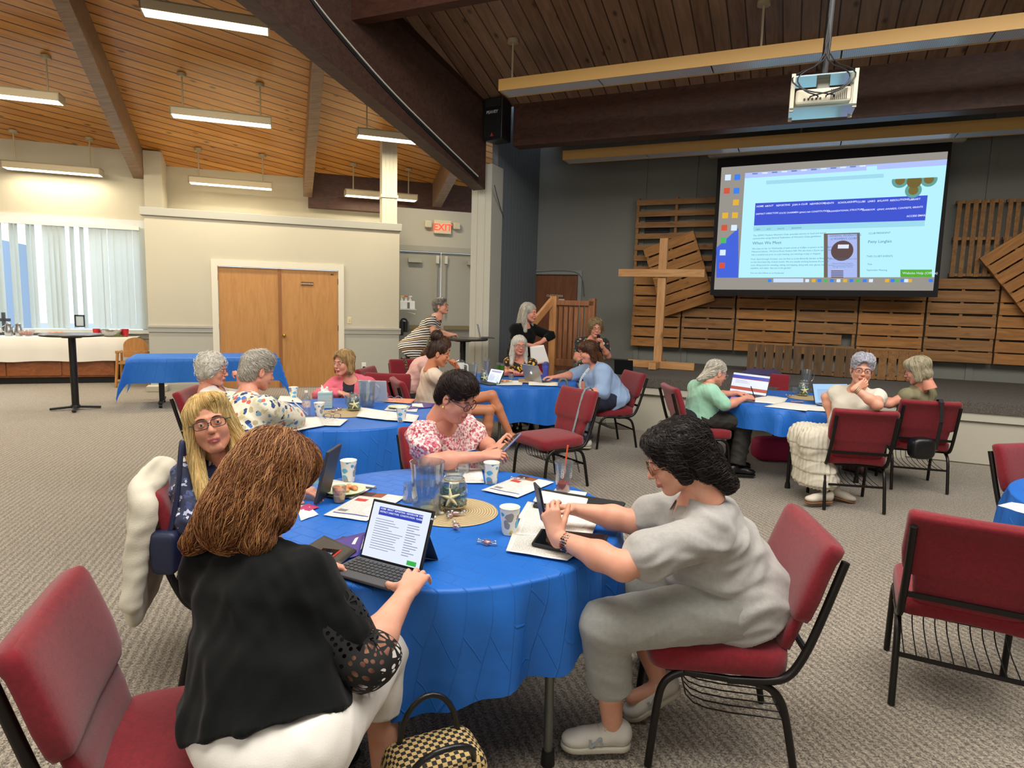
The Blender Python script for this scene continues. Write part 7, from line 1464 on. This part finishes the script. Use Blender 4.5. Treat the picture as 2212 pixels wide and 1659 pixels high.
def device(name, pL, pR, H, recl, label, cat, kind, back, kb=0., kbm=None, th=.008, bez=.008, flip=1, text=None, z0=0, keys=(5, 13)):
    """upright panel on a table between two base points (left, right as seen by its reader); keyboard toward the reader"""
    pL, pR = np.array(pL, float), np.array(pR, float); ex = nrm(pR-pL); W_ = float(np.linalg.norm(pR-pL)); nb = np.array([-ex[1], ex[0], 0]); t = empty(name, (pL+pR)/2, 0, label, cat); o0 = np.array(t.location)
    ey = EZ*math.cos(recl)+nb*math.sin(recl); ez = np.cross(ex, ey); Mx = np.array([ex, ey, ez]).T; b = pL-o0
    MB().box(b+ex*W_/2+ey*(H/2+.006)-ez*th/2, (W_, H, th), Mx).build('panel', back, t, bevel=.003)
    if kind: page(t, b+ex*bez+ey*(bez+.006), ex, ey, W_-2*bez, H-2*bez, kind)
    if kb:
        K = np.array([ex, -nb, -np.cross(ex, nb)]).T; MB().box(b+ex*W_/2-nb*(kb/2+.004)+EZ*.006, (W_, kb, .010), np.array([ex, nb, EZ]).T).build('keyboard_base', kbm or back, t, bevel=.003); m = MB()
        for j in range(keys[0]):
            for i in range(keys[1]): m.box(b+ex*(W_*(.05+.9*(i+.5)/keys[1]))-nb*(kb*(.12+.62*(j+.5)/keys[0]))+EZ*.0125, (W_*.9/keys[1]*.8, kb*.62/keys[0]*.76, .003), np.array([ex, nb, EZ]).T)
        m.build('keys', M('key_grey', '3c3c3e', .5), t)
    return t
TB = M('tablet_black', '141416', .35); KBG = M('keyboard_cover_grey', '47474a', .7)
tb = device('tablet_computer', atz(775, 1206, TZ+.006), atz(908, 1241, TZ+.006), .205, R(22), 'tablet on a keyboard cover showing a web page, before the woman in black', 'tablet', 'web', TB, .15, KBG, .009, .009)
lo_ = tb.location; dB = atz(925, 1225, TZ); tk = MB().prism([(.085, .012, .12), (.135, .0, .12), (.16, .075, -.004), (.07, .10, -.004)], (.0, .004, 0)); tk.build('kickstand', KBG, tb)
def phone(c, ex, ey, label, case, kind=None, w=.075, h=.152, txt=None):
    ex, ey = nrm(ex), nrm(ey); ex = nrm(ex-ey*(ex@ey)); ez = np.cross(ex, ey); Mx = np.array([ex, ey, ez]).T; t = empty('mobile_phone', c, 0, label, 'phone')
    MB().box((0, 0, 0), (w, h, .0095), Mx).build('case', case, t, bevel=.004, seg=3); MB().quad((0, 0, 0), ex, ey, w-.009, h-.009, .0052, -(w-.009)/2, -(h-.009)/2).build('screen', kind or SCRK, t)
    if txt: MB().text(txt, ey*(h*.14), ex, ey, .022, 'CENTER', off=.0062).build('clock_digits', M('clock_white', (0, 0, 0), .4, emit='c8d0ff', es=.7), t)
    return t
phone(atz(695, 1205, TZ+.014), (.98, -.2, 0), (.2, .98, 0), 'phone in a red case showing the time, left of the tablet', M('red_case', 'c8392f', .4), None, txt='10:58')
phone(np.array([.118, 2.31, .915]), (-.25, .92, .1), (-.22, -.05, .97), 'phone held up by the woman in the grey polo shirt', TB, M('screen_lit', (0, 0, 0), .2, emit='8fb4ea', es=.6))
phone(np.array([-.005, 3.47, .885]), (.5, -.7, .35), (.62, .55, .55), 'phone held by the dark-haired woman in the pink blouse', M('violet_case', '6b6f9c', .3), SCRK)
# black tablet in case and clipboard case
def slab_at(pts, z, th, mat, name, label, cat, inner=None, bevel=.006):
    P = [atz(x, y, z) for x, y in pts]; c = np.mean(P, 0); t = empty(name, c, 0, label, cat); MB().prism([p-c for p in P], (0, 0, th)).build('case', mat, t, bevel=bevel)
    if inner: Q = [p-c+(c-p)*.09 for p in P]; MB().prism([q+EZ*th for q in Q], (0, 0, .001)).build('screen', inner, t)
    return t
slab_at([(1147, 1180), (1296, 1212), (1314, 1162), (1168, 1148)], TZ+.014, .014, BLACK, 'tablet_computer', 'black cased tablet lying flat before the woman in grey', 'tablet', SCRK)
t = slab_at([(1150, 1098), (1330, 1122), (1352, 1092), (1170, 1062)], TZ+.012, .018, M('case_black_matt', '202022', .6), 'clipboard_case', 'black clipboard storage case with a handle, behind the forearms', 'clipboard case', None, .01)
paper([(1152, 1084), (1262, 1106), (1270, 1080), (1166, 1062)], LINED, 'lined notepad with handwriting on the black clipboard case', 'notepad', z=TZ+.034, th=.006)
c_ = atz(1328, 1100, TZ+.03)-np.array(t.location); MB().tube([c_+[-.02, -.03, 0], c_+[.02, -.03, .01], c_+[.025, .03, .01], c_+[-.015, .03, 0]], .006, 8).build('handle', M('handle_blue_black', '1d2430', .3), t, smooth=60)
b_ = atz(676, 1092, TZ+.004); device('tablet_computer', b_+[.012, .17, 0], b_, .245, R(14), 'dark cased tablet standing upright just right of the auburn hair', 'tablet', 'doc', M('tablet_case_grey', '2e3338', .5), 0, None, .014)
# middle table devices
wt = device('tablet_computer', atz(838, 868, TZ+.004), atz(778, 866, TZ+.004), .2, R(18), 'white tablet standing with its back to the camera, before the pink cardigan', 'tablet', None, M('tablet_white', 'c3c4c6', .35), 0, None, .008)
o = MB().cyl((-.105, -.0, .185), (-.105, -.012, .186), .008, n=12); 
t = empty('tissue_box', atz(703, 880, TZ+.003), R(12), 'tissue box with a seaside print on the middle table', 'tissue box'); TBX = NT('tissue_print'); w_ = TBX.n('TexNoise'); TBX.l(TBX.co((1, 1, 22)), w_.inputs['Vector']); w_.inputs['Scale'].default_value = 2.5; TBX.base(TBX.ramp(w_.outputs[0], [(.35, '86aeb2'), (.5, 'a9c6c6'), (.6, 'b9a9a2'), (.7, '8fb8bd')])); MB().box((0, 0, .065), (.115, .115, .13)).build('box', TBX.m, t, bevel=.003)
s = SDF((-.05, -.05, .11), (.05, .05, .22), .003); s.cap((-.02, 0, .12), (-.03, .01, .185), .018, .006, k=.01, fl=(0, 1, 0), fr=.5); s.cap((.0, 0, .12), (.012, -.01, .168), .028, .010, k=.012, fl=(0, 1, 0), fr=.5); s.ell((0, 0, .13), (.035, .02, .012), k=.01); V, F = s.mesh(); V = folds(V, s.grad(V), .006, 3, 2.5)
me = fastmesh('tissue', V, F); me.materials.append(M('tissue_white', 'eeebe4', .9)); o = bpy.data.objects.new('tissue', me); COL.objects.link(o); o.parent = t
t = empty('water_bottle', atz(662, 900, TZ+.003), 0, 'small clear water bottle with a white and red label', 'bottle'); MB().lathe([(.026, 0), (.031, .006), (.031, .05), (.029, .07), (.031, .09), (.031, .125), (.026, .15), (.013, .172), (.012, .19), (0, .19)], 30).build('bottle', CLR, t, smooth=50); MB().lathe([(.0318, .075), (.0318, .12)], 30).build('label', M('bottle_label', 'b9aeb0', .5, var=.4, vs=60), t); MB().cyl((0, 0, .186), (0, 0, .2), .014).build('cap', WHITEP, t)
def specs(px, py, col, label, rz, z=TZ+.008):
    p = atz(px, py, z); t = empty('eyeglasses', p, rz, label, 'eyeglasses'); m = MB(); g = gmat(col); ls = MB()
    for x in (-1, 1):
        pts = [(x*.034+.026*math.cos(a), 0, .022+.021*math.sin(a)) for a in np.linspace(0, 6.28, 21)[:-1]]; m.tube(pts, .0018, 6, closed=True); ls.add(pts, [tuple(range(20))]); m.tube([(x*.06, 0, .03), (x*.066, .01, .03), (x*.060, .13, .012)], .0018, 6)
    m.tube([(-.008, 0, .028), (0, 0, .032), (.008, 0, .028)], .0018, 6); m.build('frame', g, t, smooth=180); ls.build('lens', LENS, t); return t
specs(718, 905, '2c3a8f', 'blue round eyeglasses resting on the printed sheet, middle table', R(15)); specs(852, 866, '9aa3c4', 'clear eyeglasses on the coral booklet', R(200)); specs(1040, 828, '55607c', 'folded eyeglasses before the upright tablet, far table', R(20))
t = empty('pen', atz(652, 880, .82), 0, 'white pen in the hand of the floral-shirt woman', 'pen'); MB().cyl((-.06, -.02, .05), (.04, .02, -.06), .0045, n=8).build('barrel', WHITEP, t); MB().cyl((-.066, -.022, .056), (-.06, -.02, .05), .005, n=8).build('clip_end', BLACK, t)
t = empty('pen', np.array([2.385, 6.32, .82]), 0, 'dark pen in the hand of the mint-sweater woman', 'pen'); MB().cyl((-.03, -.02, .08), (.03, .01, -.045), .0045, n=8).build('barrel', BLACK, t)
t = empty('pen', atz(788, 1052, TZ+.012), 0, 'grey pen lying on the sheet by the snack plate', 'pen'); MB().cyl((-.06, .02, 0), (.06, -.02, 0), .0045, n=8).build('barrel', M('pen_grey', '6d6f74', .4), t)
t = empty('pen', atz(1720, 868, TZ+.012), 0, 'mauve pen case near the right laptop', 'pen'); MB().cyl((-.06, .0, 0), (.06, -.01, 0), .009, n=8).build('barrel', M('mauve', '7d6a8a', .5), t)
# far table things
t = empty('travel_mug', atz(993, 828, TZ+.003), R(-20), 'large white and teal travel tumbler with handle and straw', 'tumbler'); TM = NT('tumbler_fade'); tc = TM.n('TexCoord'); sp = TM.n('SeparateXYZ'); TM.l(tc.outputs['Object'], sp.inputs[0]); TM.base(TM.ramp(TM.math('MULTIPLY', sp.outputs[2], 4.5), [(.3, '46b4c4'), (.75, 'dfe0da')])); TM.set(rough=.4)
MB().lathe([(.036, 0), (.037, .0), (.04, .09), (.05, .11), (.051, .235), (0, .235)], 32).build('body', TM.m, t, smooth=40); MB().lathe([(.051, .235), (.052, .25), (.03, .262), (0, .262)], 32).build('lid', CLR, t, smooth=40); MB().tube([(.05, 0, .215), (.09, 0, .215), (.095, 0, .19), (.095, 0, .12), (.05, 0, .11)], .009, 8).build('handle', M('tumbler_white', 'dcdcd6', .4), t, smooth=60); MB().cyl((0, 0, .25), (.0, .0, .34), .004).build('straw', CLR, t)
t = empty('travel_mug', atz(1050, 815, TZ+.003), 0, 'clear lidded tumbler with a straw behind the ribbed pitcher', 'tumbler'); MB().lathe([(.034, 0), (.044, .2), (0, .2)], 30).build('body', M('tumbler_steel', 'a9adb2', .25, .7), t, smooth=40); MB().lathe([(.046, .195), (.046, .22), (0, .225)], 30).build('lid', CLR, t, smooth=40); MB().cyl((0, 0, .22), (-.01, 0, .3), .004).build('straw', CLR, t)
for k, l in ((0, 'left'), (1, 'right')): t = empty('travel_mug', atz(1077+k*8, 812+k*2, TZ+.003), 0, 'slim green steel tumbler, %s one of the pair' % l, 'tumbler', 'slim green tumblers on the far table'); MB().lathe([(.022, 0), (.026, .14), (0, .14)], 24).build('body', M('green_metal', '4f8a2e', .3, .6), t, smooth=40); MB().lathe([(.026, .14), (.026, .165), (0, .168)], 24).build('lid', STEEL, t, smooth=40)
t = empty('travel_mug', atz(1178, 817, TZ+.003), 0, 'violet-blue lidded tumbler behind the silver laptop', 'tumbler'); MB().lathe([(.034, 0), (.036, .1), (.043, .13), (.043, .155), (0, .155)], 30).build('body', M('violet_blue', '5157a8', .4), t, smooth=40); MB().lathe([(.043, .155), (.043, .175), (.03, .18), (0, .18)], 30).build('lid', M('violet_lid', '3f4590', .4), t, smooth=40); MB().tube([(-.02, 0, .18), (-.02, 0, .2), (.02, 0, .2), (.02, 0, .18)], .006, 6).build('spout', M('violet_lid', '3f4590', .4), t)
device('tablet_computer', atz(1049, 826, TZ+.004), atz(1068, 831, TZ+.004)+[.05, -.0, 0], .17, R(25), 'upright tablet with keyboard showing a page, behind the dark-haired woman', 'tablet', 'web', TB, .12, KBG)
SIL = M('laptop_silver', 'a7a9ac', .3, .7)
hL, hR = atz(1172, 829, TZ+.004), atz(1138, 823, TZ+.004); lp_ = device('laptop', hL, hL+nrm(hR-hL)*.31, .21, R(18), 'silver laptop with a glowing logo, its lid toward the camera', 'laptop', 'doc', SIL, .21, SIL, .006)
ex = nrm(hR-hL); nb = np.array([-ex[1], ex[0], 0]); ey = EZ*math.cos(R(18))+nb*math.sin(R(18)); ez = np.cross(ex, ey); b = hL-np.array(lp_.location)+ex*.155+ey*.12-ez*.0075; m = MB(); n = 24
prof = []
for k in range(n): a = 2*math.pi*k/n; rr = .017*(1+.08*math.cos(2*a)-(.30 if abs(((a-0+math.pi) % (2*math.pi))-math.pi) < .32 else 0)-.10*max(0, math.cos(a-math.pi/2))**8); prof.append(b-ex*rr*math.cos(a)+ey*rr*math.sin(a))
m.add(prof, [tuple(range(n))]); m.add([b+ey*.019, b+ey*.030-ex*.009, b+ey*.022-ex*.009], [(0, 1, 2)]); m.build('logo', M('logo_glow', (0, 0, 0), .3, emit='e8eef7', es=1.2), lp_)
device('laptop', atz(1575, 846, TZ+.004), atz(1655, 858, TZ+.004), .22, R(14), 'left laptop on the right table, showing a blue and red page', 'laptop', 'club', M('laptop_dark', '3a3b40', .4), .22, M('laptop_dark', '3a3b40', .4), .007, .007)
device('laptop', atz(1760, 873, TZ+.004), atz(1838, 873, TZ+.004), .205, R(20), 'right laptop on the right table, showing a pale blue page', 'laptop', 'doc', TB, .2, M('laptop_grey', '9a9b9f', .4, .5), .007, .007)
q_ = onR(8.62, 1328, 792); q_[2] = .725; q2_ = q_+np.array([UR[0], UR[1], 0])*.26; device('laptop', q2_, q_, .2, R(12), 'black laptop open on the stage edge, back to the camera', 'laptop', None, M('laptop_black', '15171a', .35), .2, M('laptop_black', '15171a', .35))
b_ = np.array([qt[0]+.28, 9.62, H2+.003]); device('laptop', b_, b_+[-.04, .3, 0], .21, R(12), 'thin laptop open on the tall table by the striped woman', 'laptop', 'doc', M('laptop_grey2', '8f9698', .3, .4), .2, M('laptop_dark2', '3a3a3c', .4))
# microphone, papers in hand, cane
mc = np.array([1.155, 8.74, 1.235]); t = empty('microphone', mc, 0, 'black handheld microphone at the mouth of the curly-haired woman', 'microphone'); MB().ball((0, 0, 0), (.024, .024, .026), 14).build('grille', M('mic_grille', '1a1a1c', .5, .6, bump=.6, bs=600), t, smooth=180); MB().cyl((.0, 0, -.01), (.04, -.02, -.19), .019, .013, 16).build('handle', BLACK, t, smooth=60)
hp_ = np.array([.34, 8.40, 1.02]); o = paper(None, PPB, 'white papers hanging from the hands of the woman in black', 'papers in hand', ptsw=[hp_+[-.10, -.02, -.17], hp_+[.14, .0, -.13], hp_+[.06, 0, .10], hp_+[-.12, 0, .07]], th=.004)
cn = empty('walking_cane', atz(1118, 955, .3), 0, 'grey-handled metal walking cane hooked over the far table edge', 'cane'); c0_ = np.array(cn.location); P0 = aty(1225, 838, 7.02); B0 = aty(1198, 925, 7.1); loc_ = lambda v: np.array(v)-c0_
MB().tube([loc_(P0), loc_(B0), loc_(B0+(B0-P0)*.55)], .009, 8).build('shaft', STEEL, cn, smooth=60); hk = [P0+[0, 0, 0], P0+[0, 0, .05], P0+[-.015, 0, .085], P0+[-.045, 0, .10], P0+[-.08, 0, .085], P0+[-.09, 0, .05]]; MB().tube([loc_(h) for h in hk], .014, 10).build('handle', M('cane_grip', '63655c', .6), cn, smooth=60)
# straps
def strap(pts, w, mat, label, cat='strap', th=.004):
    pts = [np.array(p, float) for p in pts]; m = MB()
    for a, b in zip(pts[:-1], pts[1:]): m.bar(a, b+(b-a)*.05, w, th, nrm(np.cross(np.cross(b-a, EZ), b-a)) if abs(nrm(b-a)[2]) < .97 else (0, 1, 0))
    return tag(m.build('strap', mat), label, cat)
def chpt(x, y, h, lx, ly, lz): a = R(h-90); return np.array([x, y, 0])+rotz(a)@np.array([lx, ly, lz])
def backstrap(x, y, h, lx, mat, label, w=.022, zend=.10):
    P = [chpt(x, y, h, lx-.01, -.28, zend), chpt(x, y, h, lx-.005, -.20, .36), chpt(x, y, h, lx, -.19, .50), chpt(x, y, h, lx, -.225, .62), chpt(x, y, h, lx+.01, -.295, .83), chpt(x, y, h, lx+.01, -.325, .882), chpt(x, y, h, lx+.01, -.375, .896), chpt(x, y, h, lx+.01, -.415, .87), chpt(x, y, h, lx+.02, -.42, .7), chpt(x, y, h, lx+.02, -.36, .45)]
    return strap(P, w, mat, label)
backstrap(.36, 5.78, 215, -.10, M('grey_webbing', '7d8a90', .7), 'long grey strap hanging over the empty chair in the middle'); backstrap(-1.22, 8.25, -55, .02, splotch('floral_webbing', '3c3226', ['b5654a', 'c9a77a', '6f7a4a'], 60, .4), 'floral strap over the chair behind the pink cardigan', .04, .45)
backstrap(3.9, 6.12, 75, .05, M('black_webbing', '161617', .7), 'wide black strap over the chair of the woman in olive', .035, .5)
def bag(c, half, mat, label, e=.45, handles=(), hm=None, cat='bag', rz=0, taper=.0):
    t = empty('handbag', (c[0], c[1], c[2]-half[2]), rz, label, cat); m = MB(); superbox(m, (0, 0, half[2]), np.array(half), e, (18, 14), lambda q: q*np.array([1-taper*(q[2]/half[2]), 1-taper*(q[2]/half[2])*1.5, 1])); m.build('body', mat, t, smooth=180)
    for pts in handles: MB().tube([np.array(p) for p in pts], .009, 8).build('handle', hm or mat, t, smooth=180)
    return t
LEAB = M('black_leather', '141415', .35, bump=.3, bs=60)
bag(aty(1190, 950, 7.05)*[1, 1, 0]+[0, 0, .16], (.15, .09, .16), LEAB, 'slouchy black leather bag with brown straps under the far table', .5, [[(-.1, -.08, .2), (-.02, -.1, .1), (.0, -.1, .02)], [(-.1, 0, .28), (-.05, 0, .4), (.06, 0, .4), (.1, 0, .27)]], M('brown_strap', '7a5230', .5), rz=R(-20))
bag(np.array([3.05, 7.0, .13]), (.36, .13, .13), M('pink_bag', 'a81f4e', .7), 'bright pink bag on the carpet under the right table', .4, [[(-.1, -.1, .2), (0, -.14, .3), (.1, -.1, .2)]])
bag(np.array([3.72, 5.72, .45]), (.11, .07, .10), LEAB, 'small black pouch hanging behind the silver-haired woman', .6)
bag(np.array([1.98, 6.30, .17]), (.12, .17, .17), M('black_cloth', '0f0f10', .9), 'black bag under the chair of the mint-sweater woman', .4)
# checkered straw bag in the foreground
def checkm():
    t = NT('checkered_straw'); ck = t.n('TexChecker'); t.l(t.co(), ck.inputs[0]); ck.inputs['Scale'].default_value = 70; t.base(t.mix(ck.outputs['Fac'], '15130f', 'b79a62')); t.set(rough=.8); t.bump(ck.outputs['Fac'], .5, .004); return t.m
cb_ = np.array([-.20, 1.76, .17]); bag(cb_, (.15, .10, .17), checkm(), 'checkered straw and black tote under the foreground table', .35, [[(-.1, .05, .27), (-.08, .06, .42), (.0, .06, .48), (.08, .06, .42), (.1, .05, .27)], [(-.1, -.05, .27), (-.09, -.1, .38), (.0, -.12, .42), (.09, -.1, .38), (.1, -.05, .27)]], LEAB, rz=R(25))
bag(np.array([.70, 2.75, .18]), (.10, .13, .16), splotch('dark_print_bag', '15181b', ['2f5a66', '1f3540'], 60, .4), 'dark patterned bag beyond the chair of the woman in grey', .5)
# cream jacket and navy bag on the blonde woman's chair
JX, JY, JH = -1.14, 2.76, 18
s = SDF((-1.85, 2.2, .25), (-1.0, 3.1, 1.0), .009); cp = lambda lx, ly, lz: chpt(JX, JY, JH, lx, ly, lz)
s.cap(cp(-.2, -.37, .87), cp(.22, -.37, .87), .045, k=.04); [s.cap(cp(lx, -.40, .84), cp(lx*1.1, -.43, .40+.1*abs(lx)), .085, .095, k=.05, fl=cp(0, 1, 0)-cp(0, 0, 0), fr=.38) for lx in (-.16, -.05, .05, .16)]
s.cap(cp(.26, -.36, .84), cp(.27, -.42, .45), .045, .038, k=.02)
V, F = s.mesh(); V = folds(V, s.grad(V), .009, 6, .7, (1.2, 0, .0)); jk = empty('jacket', cp(0, -.4, .3), 0, 'cream jacket draped over the back of the blonde woman\'s chair', 'jacket'); jk.location.z = .3
meshobj('cloth', V, F, M('cream_linen', 'd3ccb8', .85, bump=.3, bs=200), jk)
bc = aty(358, 1192, 2.42); t = bag(bc+np.array([0, 0, -.0]), (.052, .035, .088), M('navy_leather', '1b2340', .5, bump=.2, bs=300), 'navy crossbody bag hanging from the chair with the cream jacket', .35, taper=-.12)
z0_ = float(t.location[2]); MB().tube([(.02, 0, .165), (.04, .03, .3), (.05, .06, .55), (.035, .1, aty(380, 985, 2.5)[2]-z0_)], .010, 6).build('strap', M('navy_leather', '1b2340', .5), t, smooth=60); MB().tube([(.02, 0, .165), (.03, .01, .20)], .007, 8).build('buckle', BRASS, t)
# purple jacket on far chair, black jacket on mint woman's chair
def drape(c, r, mat, label, seed=1): s = SDF(np.array(c)-np.array(r)-.08, np.array(c)+np.array(r)+.08, .01); s.ell(c, r, k=.03); V, F = s.mesh(); V = folds(V, s.grad(V), .02, seed, .8); t = empty('jacket', (c[0], c[1], c[2]-r[2]), 0, label, 'jacket'); meshobj('cloth', V, F, mat, t); return t
drape(np.array([3.1, 7.98, .84]), (.28, .07, .09), M('purple_jacket', '3a3258', .85), 'purple jacket over the chair behind the left laptop'); drape(np.array([1.72, 6.28, .42]), (.16, .14, .24), M('black_jacket', '121214', .9), 'black jacket bunched on the seat behind the mint-sweater woman', 2)
# buffet food and tableware
def onbuf(px, py, z=.837): p = atz(px, py, z); k = 13.62/(NL@p[:2]); return onL(13.6, px, py)*[1, 1, 0]+[0, 0, z]
def steelpitch(px, label): t = empty('steel_pitcher', onbuf(px, 730), R(200), label, 'pitcher', 'steel pitchers on the buffet'); MB().lathe([(.05, 0), (.065, .04), (.06, .12), (.045, .17), (.05, .21), (0, .2)], 24).build('body', STEEL, t, smooth=50); MB().tube([(.05, 0, .18), (.1, 0, .16), (.09, 0, .08), (.055, 0, .06)], .008, 6).build('handle', STEEL, t, smooth=60); MB().lathe([(.045, .2), (.02, .23), (0, .235)], 20).build('lid', STEEL, t)
steelpitch(20, 'steel coffee pitcher at the left picture edge of the buffet'); steelpitch(42, 'second steel coffee pitcher, right of the leftmost one')
def bowl(px, r, h, mat, label, food=None): 
    t = empty('bowl', onbuf(px, 730), 0, label, 'bowl'); MB().lathe([(r*.5, 0), (r*.85, h*.4), (r, h), (r*.97, h), (r*.8, h*.4), (0, .006)], 32).build('bowl', mat, t, smooth=50)
    if food: m = MB(); r_ = random.Random(px); [m.ball((r*.6*math.cos(a), r*.6*math.sin(a), h*.55), r*.28, 8) for a in np.linspace(0, 6, 7)]; m.build('food', M('food_'+food, food, .6), t, smooth=180)
bowl(57, .13, .1, CLR, 'clear bowl of red fruit on the buffet', 'b8553a'); bowl(120, .17, .06, CLR, 'wide clear tray bowl behind the tall table top', 'd08a55'); bowl(242, .2, .13, STEEL, 'large steel bowl between the red cups on the buffet', 'a9b08a'); bowl(188, .08, .05, M('brown_bowl', '6d5446', .5), 'small brown bowl left of the red cups', '7d5a44'); bowl(170, .08, .05, M('grey_bowl', '9c9690', .5), 'small grey bowl behind the tall table top')
def redcups(px, label): t = empty('red_cup', onbuf(px, 728), 0, label, 'cup', 'red plastic cups on the buffet'); MB().lathe([(.045, 0), (.06, .14), (.057, .14), (.04, .005), (0, .005)], 24).build('cup_wall', M('red_cup', 'c0232f', .4), t, smooth=50)
redcups(209, 'red plastic cup left of the large steel bowl'); redcups(271, 'red plastic cup right of the large steel bowl')
t = empty('tray', onbuf(258, 733)-[0, .0, 0], 0, 'pale green plate at the right end of the buffet', 'plate'); MB().lathe([(0, 0), (.1, .0), (.14, .02), (.1, .012), (0, .012)], 28).build('plate', M('pale_green', 'b5c292', .6), t, smooth=50)
cr_ = onL(13.85, 8, 690); t = empty('table_cross', cr_*[1, 1, 0]+[0, 0, .837], R(20), 'dark cross standing by the window at the left edge', 'cross'); MB().box((0, 0, .2), (.05, .04, .4)).build('upright', M('cross_dark', '39404a', .6), t); MB().box((0, 0, .27), (.2, .04, .05)).build('crossarm', M('cross_dark', '39404a', .6), t); MB().box((0, 0, .02), (.14, .1, .04)).build('base', M('cross_dark', '39404a', .6), t)
fr_ = onL(13.84, 173, 705); t = empty('picture_frame', fr_, R(20), 'small dark picture frame on the window sill', 'picture frame'); m = MB(); m.box((0, 0, .0), (.16, .02, .02)).box((0, 0, .2), (.16, .02, .02)).box((-.07, 0, .1), (.02, .02, .2)).box((.07, 0, .1), (.02, .02, .2)); m.build('frame', BLACK, t); MB().box((0, .005, .1), (.13, .005, .19)).build('picture', M('pale_print', 'b5c3cf', .6), t)
# wooden high chair
hc_ = atz(290, 842, 0); hc_ = onL(13.0, 292, 835)*[1, 1, 0]; t = empty('high_chair', hc_, R(20), 'light wooden toddler high chair between the buffet and the blue table', 'high chair'); WL = woodm('beech', '9a6a38', 'c08a50', 2, .5, .1)
for x in (-.24, .24):
    for y in (-.2, .2): MB().bar((x*1.05, y*1.1, 0), (x*.9, y*.8, .62), .035, .035).build('leg', WL, t, bevel=.004)
MB().box((0, 0, .42), (.42, .36, .03)).build('seat', WL, t); MB().box((0, -.16, .62), (.5, .05, .03)).bar((-.23, -.16, .6), (-.23, .16, .6), .04, .03).bar((.23, -.16, .6), (.23, .16, .6), .04, .03).build('arm_rail', WL, t); m = MB(); m.prism([(.19*math.cos(a), .17, .70+.15*math.sin(a)) for a in np.linspace(0, math.pi, 14)]+[(-.19, .17, .5), (.19, .17, .5)], (0, .02, 0)); m.build('backrest', WL, t); MB().box((0, -.2, .12), (.5, .03, .04)).build('foot_rail', WL, t)
bx_ = onL(12.2, 340, 838)*[1, 1, 0]+[0, 0, .05]; o = MB().box((0, 0, 0), (.3, .2, .1)).build('floor_box', M('cream_metal', 'b9b6a6', .5), bevel=.01); o.location = tuple(bx_); o.rotation_euler = (0, 0, R(20)); tag(o, 'low cream metal box on the floor behind the blue rectangular table', 'box')
# shelf with cleaning caddy and hand vacuum by the exit doors
sh_ = onL(12.95, 878, 668); t = empty('wall_shelf', sh_, R(20), 'white wire shelf on the partition side by the exit doors', 'shelf'); MB().box((0, 0, 0), (.34, .3, .012)).bar((-.15, .1, 0), (.16, -.14, -.09), .02, .01).build('shelf', WHITEP, t)
t = empty('cleaning_caddy', sh_+[0, 0, .007], R(20), 'white plastic caddy of cleaning supplies on the wall shelf', 'caddy'); MB().box((0, 0, .08), (.3, .22, .16), None).build('tub', WHITEP, t, bevel=.012); MB().box((.02, -.112, .07), (.05, .005, .12)).build('hand_hole', M('hole_grey', '6b6a66', .6), t, bevel=.002)
for k, (x, c) in enumerate(((-.1, 'd9b52c'), (-.02, 'd8582c'), (.06, 'dcdad2'))): t = empty('spray_bottle', sh_+[x, .03*k, .09], R(20), ['yellow-topped', 'orange-topped', 'white'][k]+' spray bottle in the cleaning caddy', 'bottle', 'bottles in the cleaning caddy'); MB().lathe([(.03, 0), (.03, .09), (.012, .13), (.012, .15)], 16).build('bottle', M('bottle_pale', 'd4d0c4', .4), t, smooth=50); MB().box((.01, 0, .165), (.06, .02, .03)).build('nozzle', M('nozzle_'+c, c, .4), t, bevel=.004)
v_ = onL(12.95, 872, 700); t = empty('hand_vacuum', v_, R(20), 'black handheld vacuum hanging below the white shelf', 'vacuum cleaner'); MB().tube([(-.06, 0, .06), (-.02, 0, .11), (.06, 0, .09), (.08, 0, 0)], .018, 8).build('handle', BLACK, t, smooth=60); MB().cyl((.05, 0, -.16), (.05, 0, .05), .055, n=20).build('dust_cup', M('smoky_plastic', '2a2622', .2), t, smooth=50); MB().box((-.04, 0, -.08), (.07, .1, .3)).build('motor', BLACK, t, bevel=.02)
import time as _t
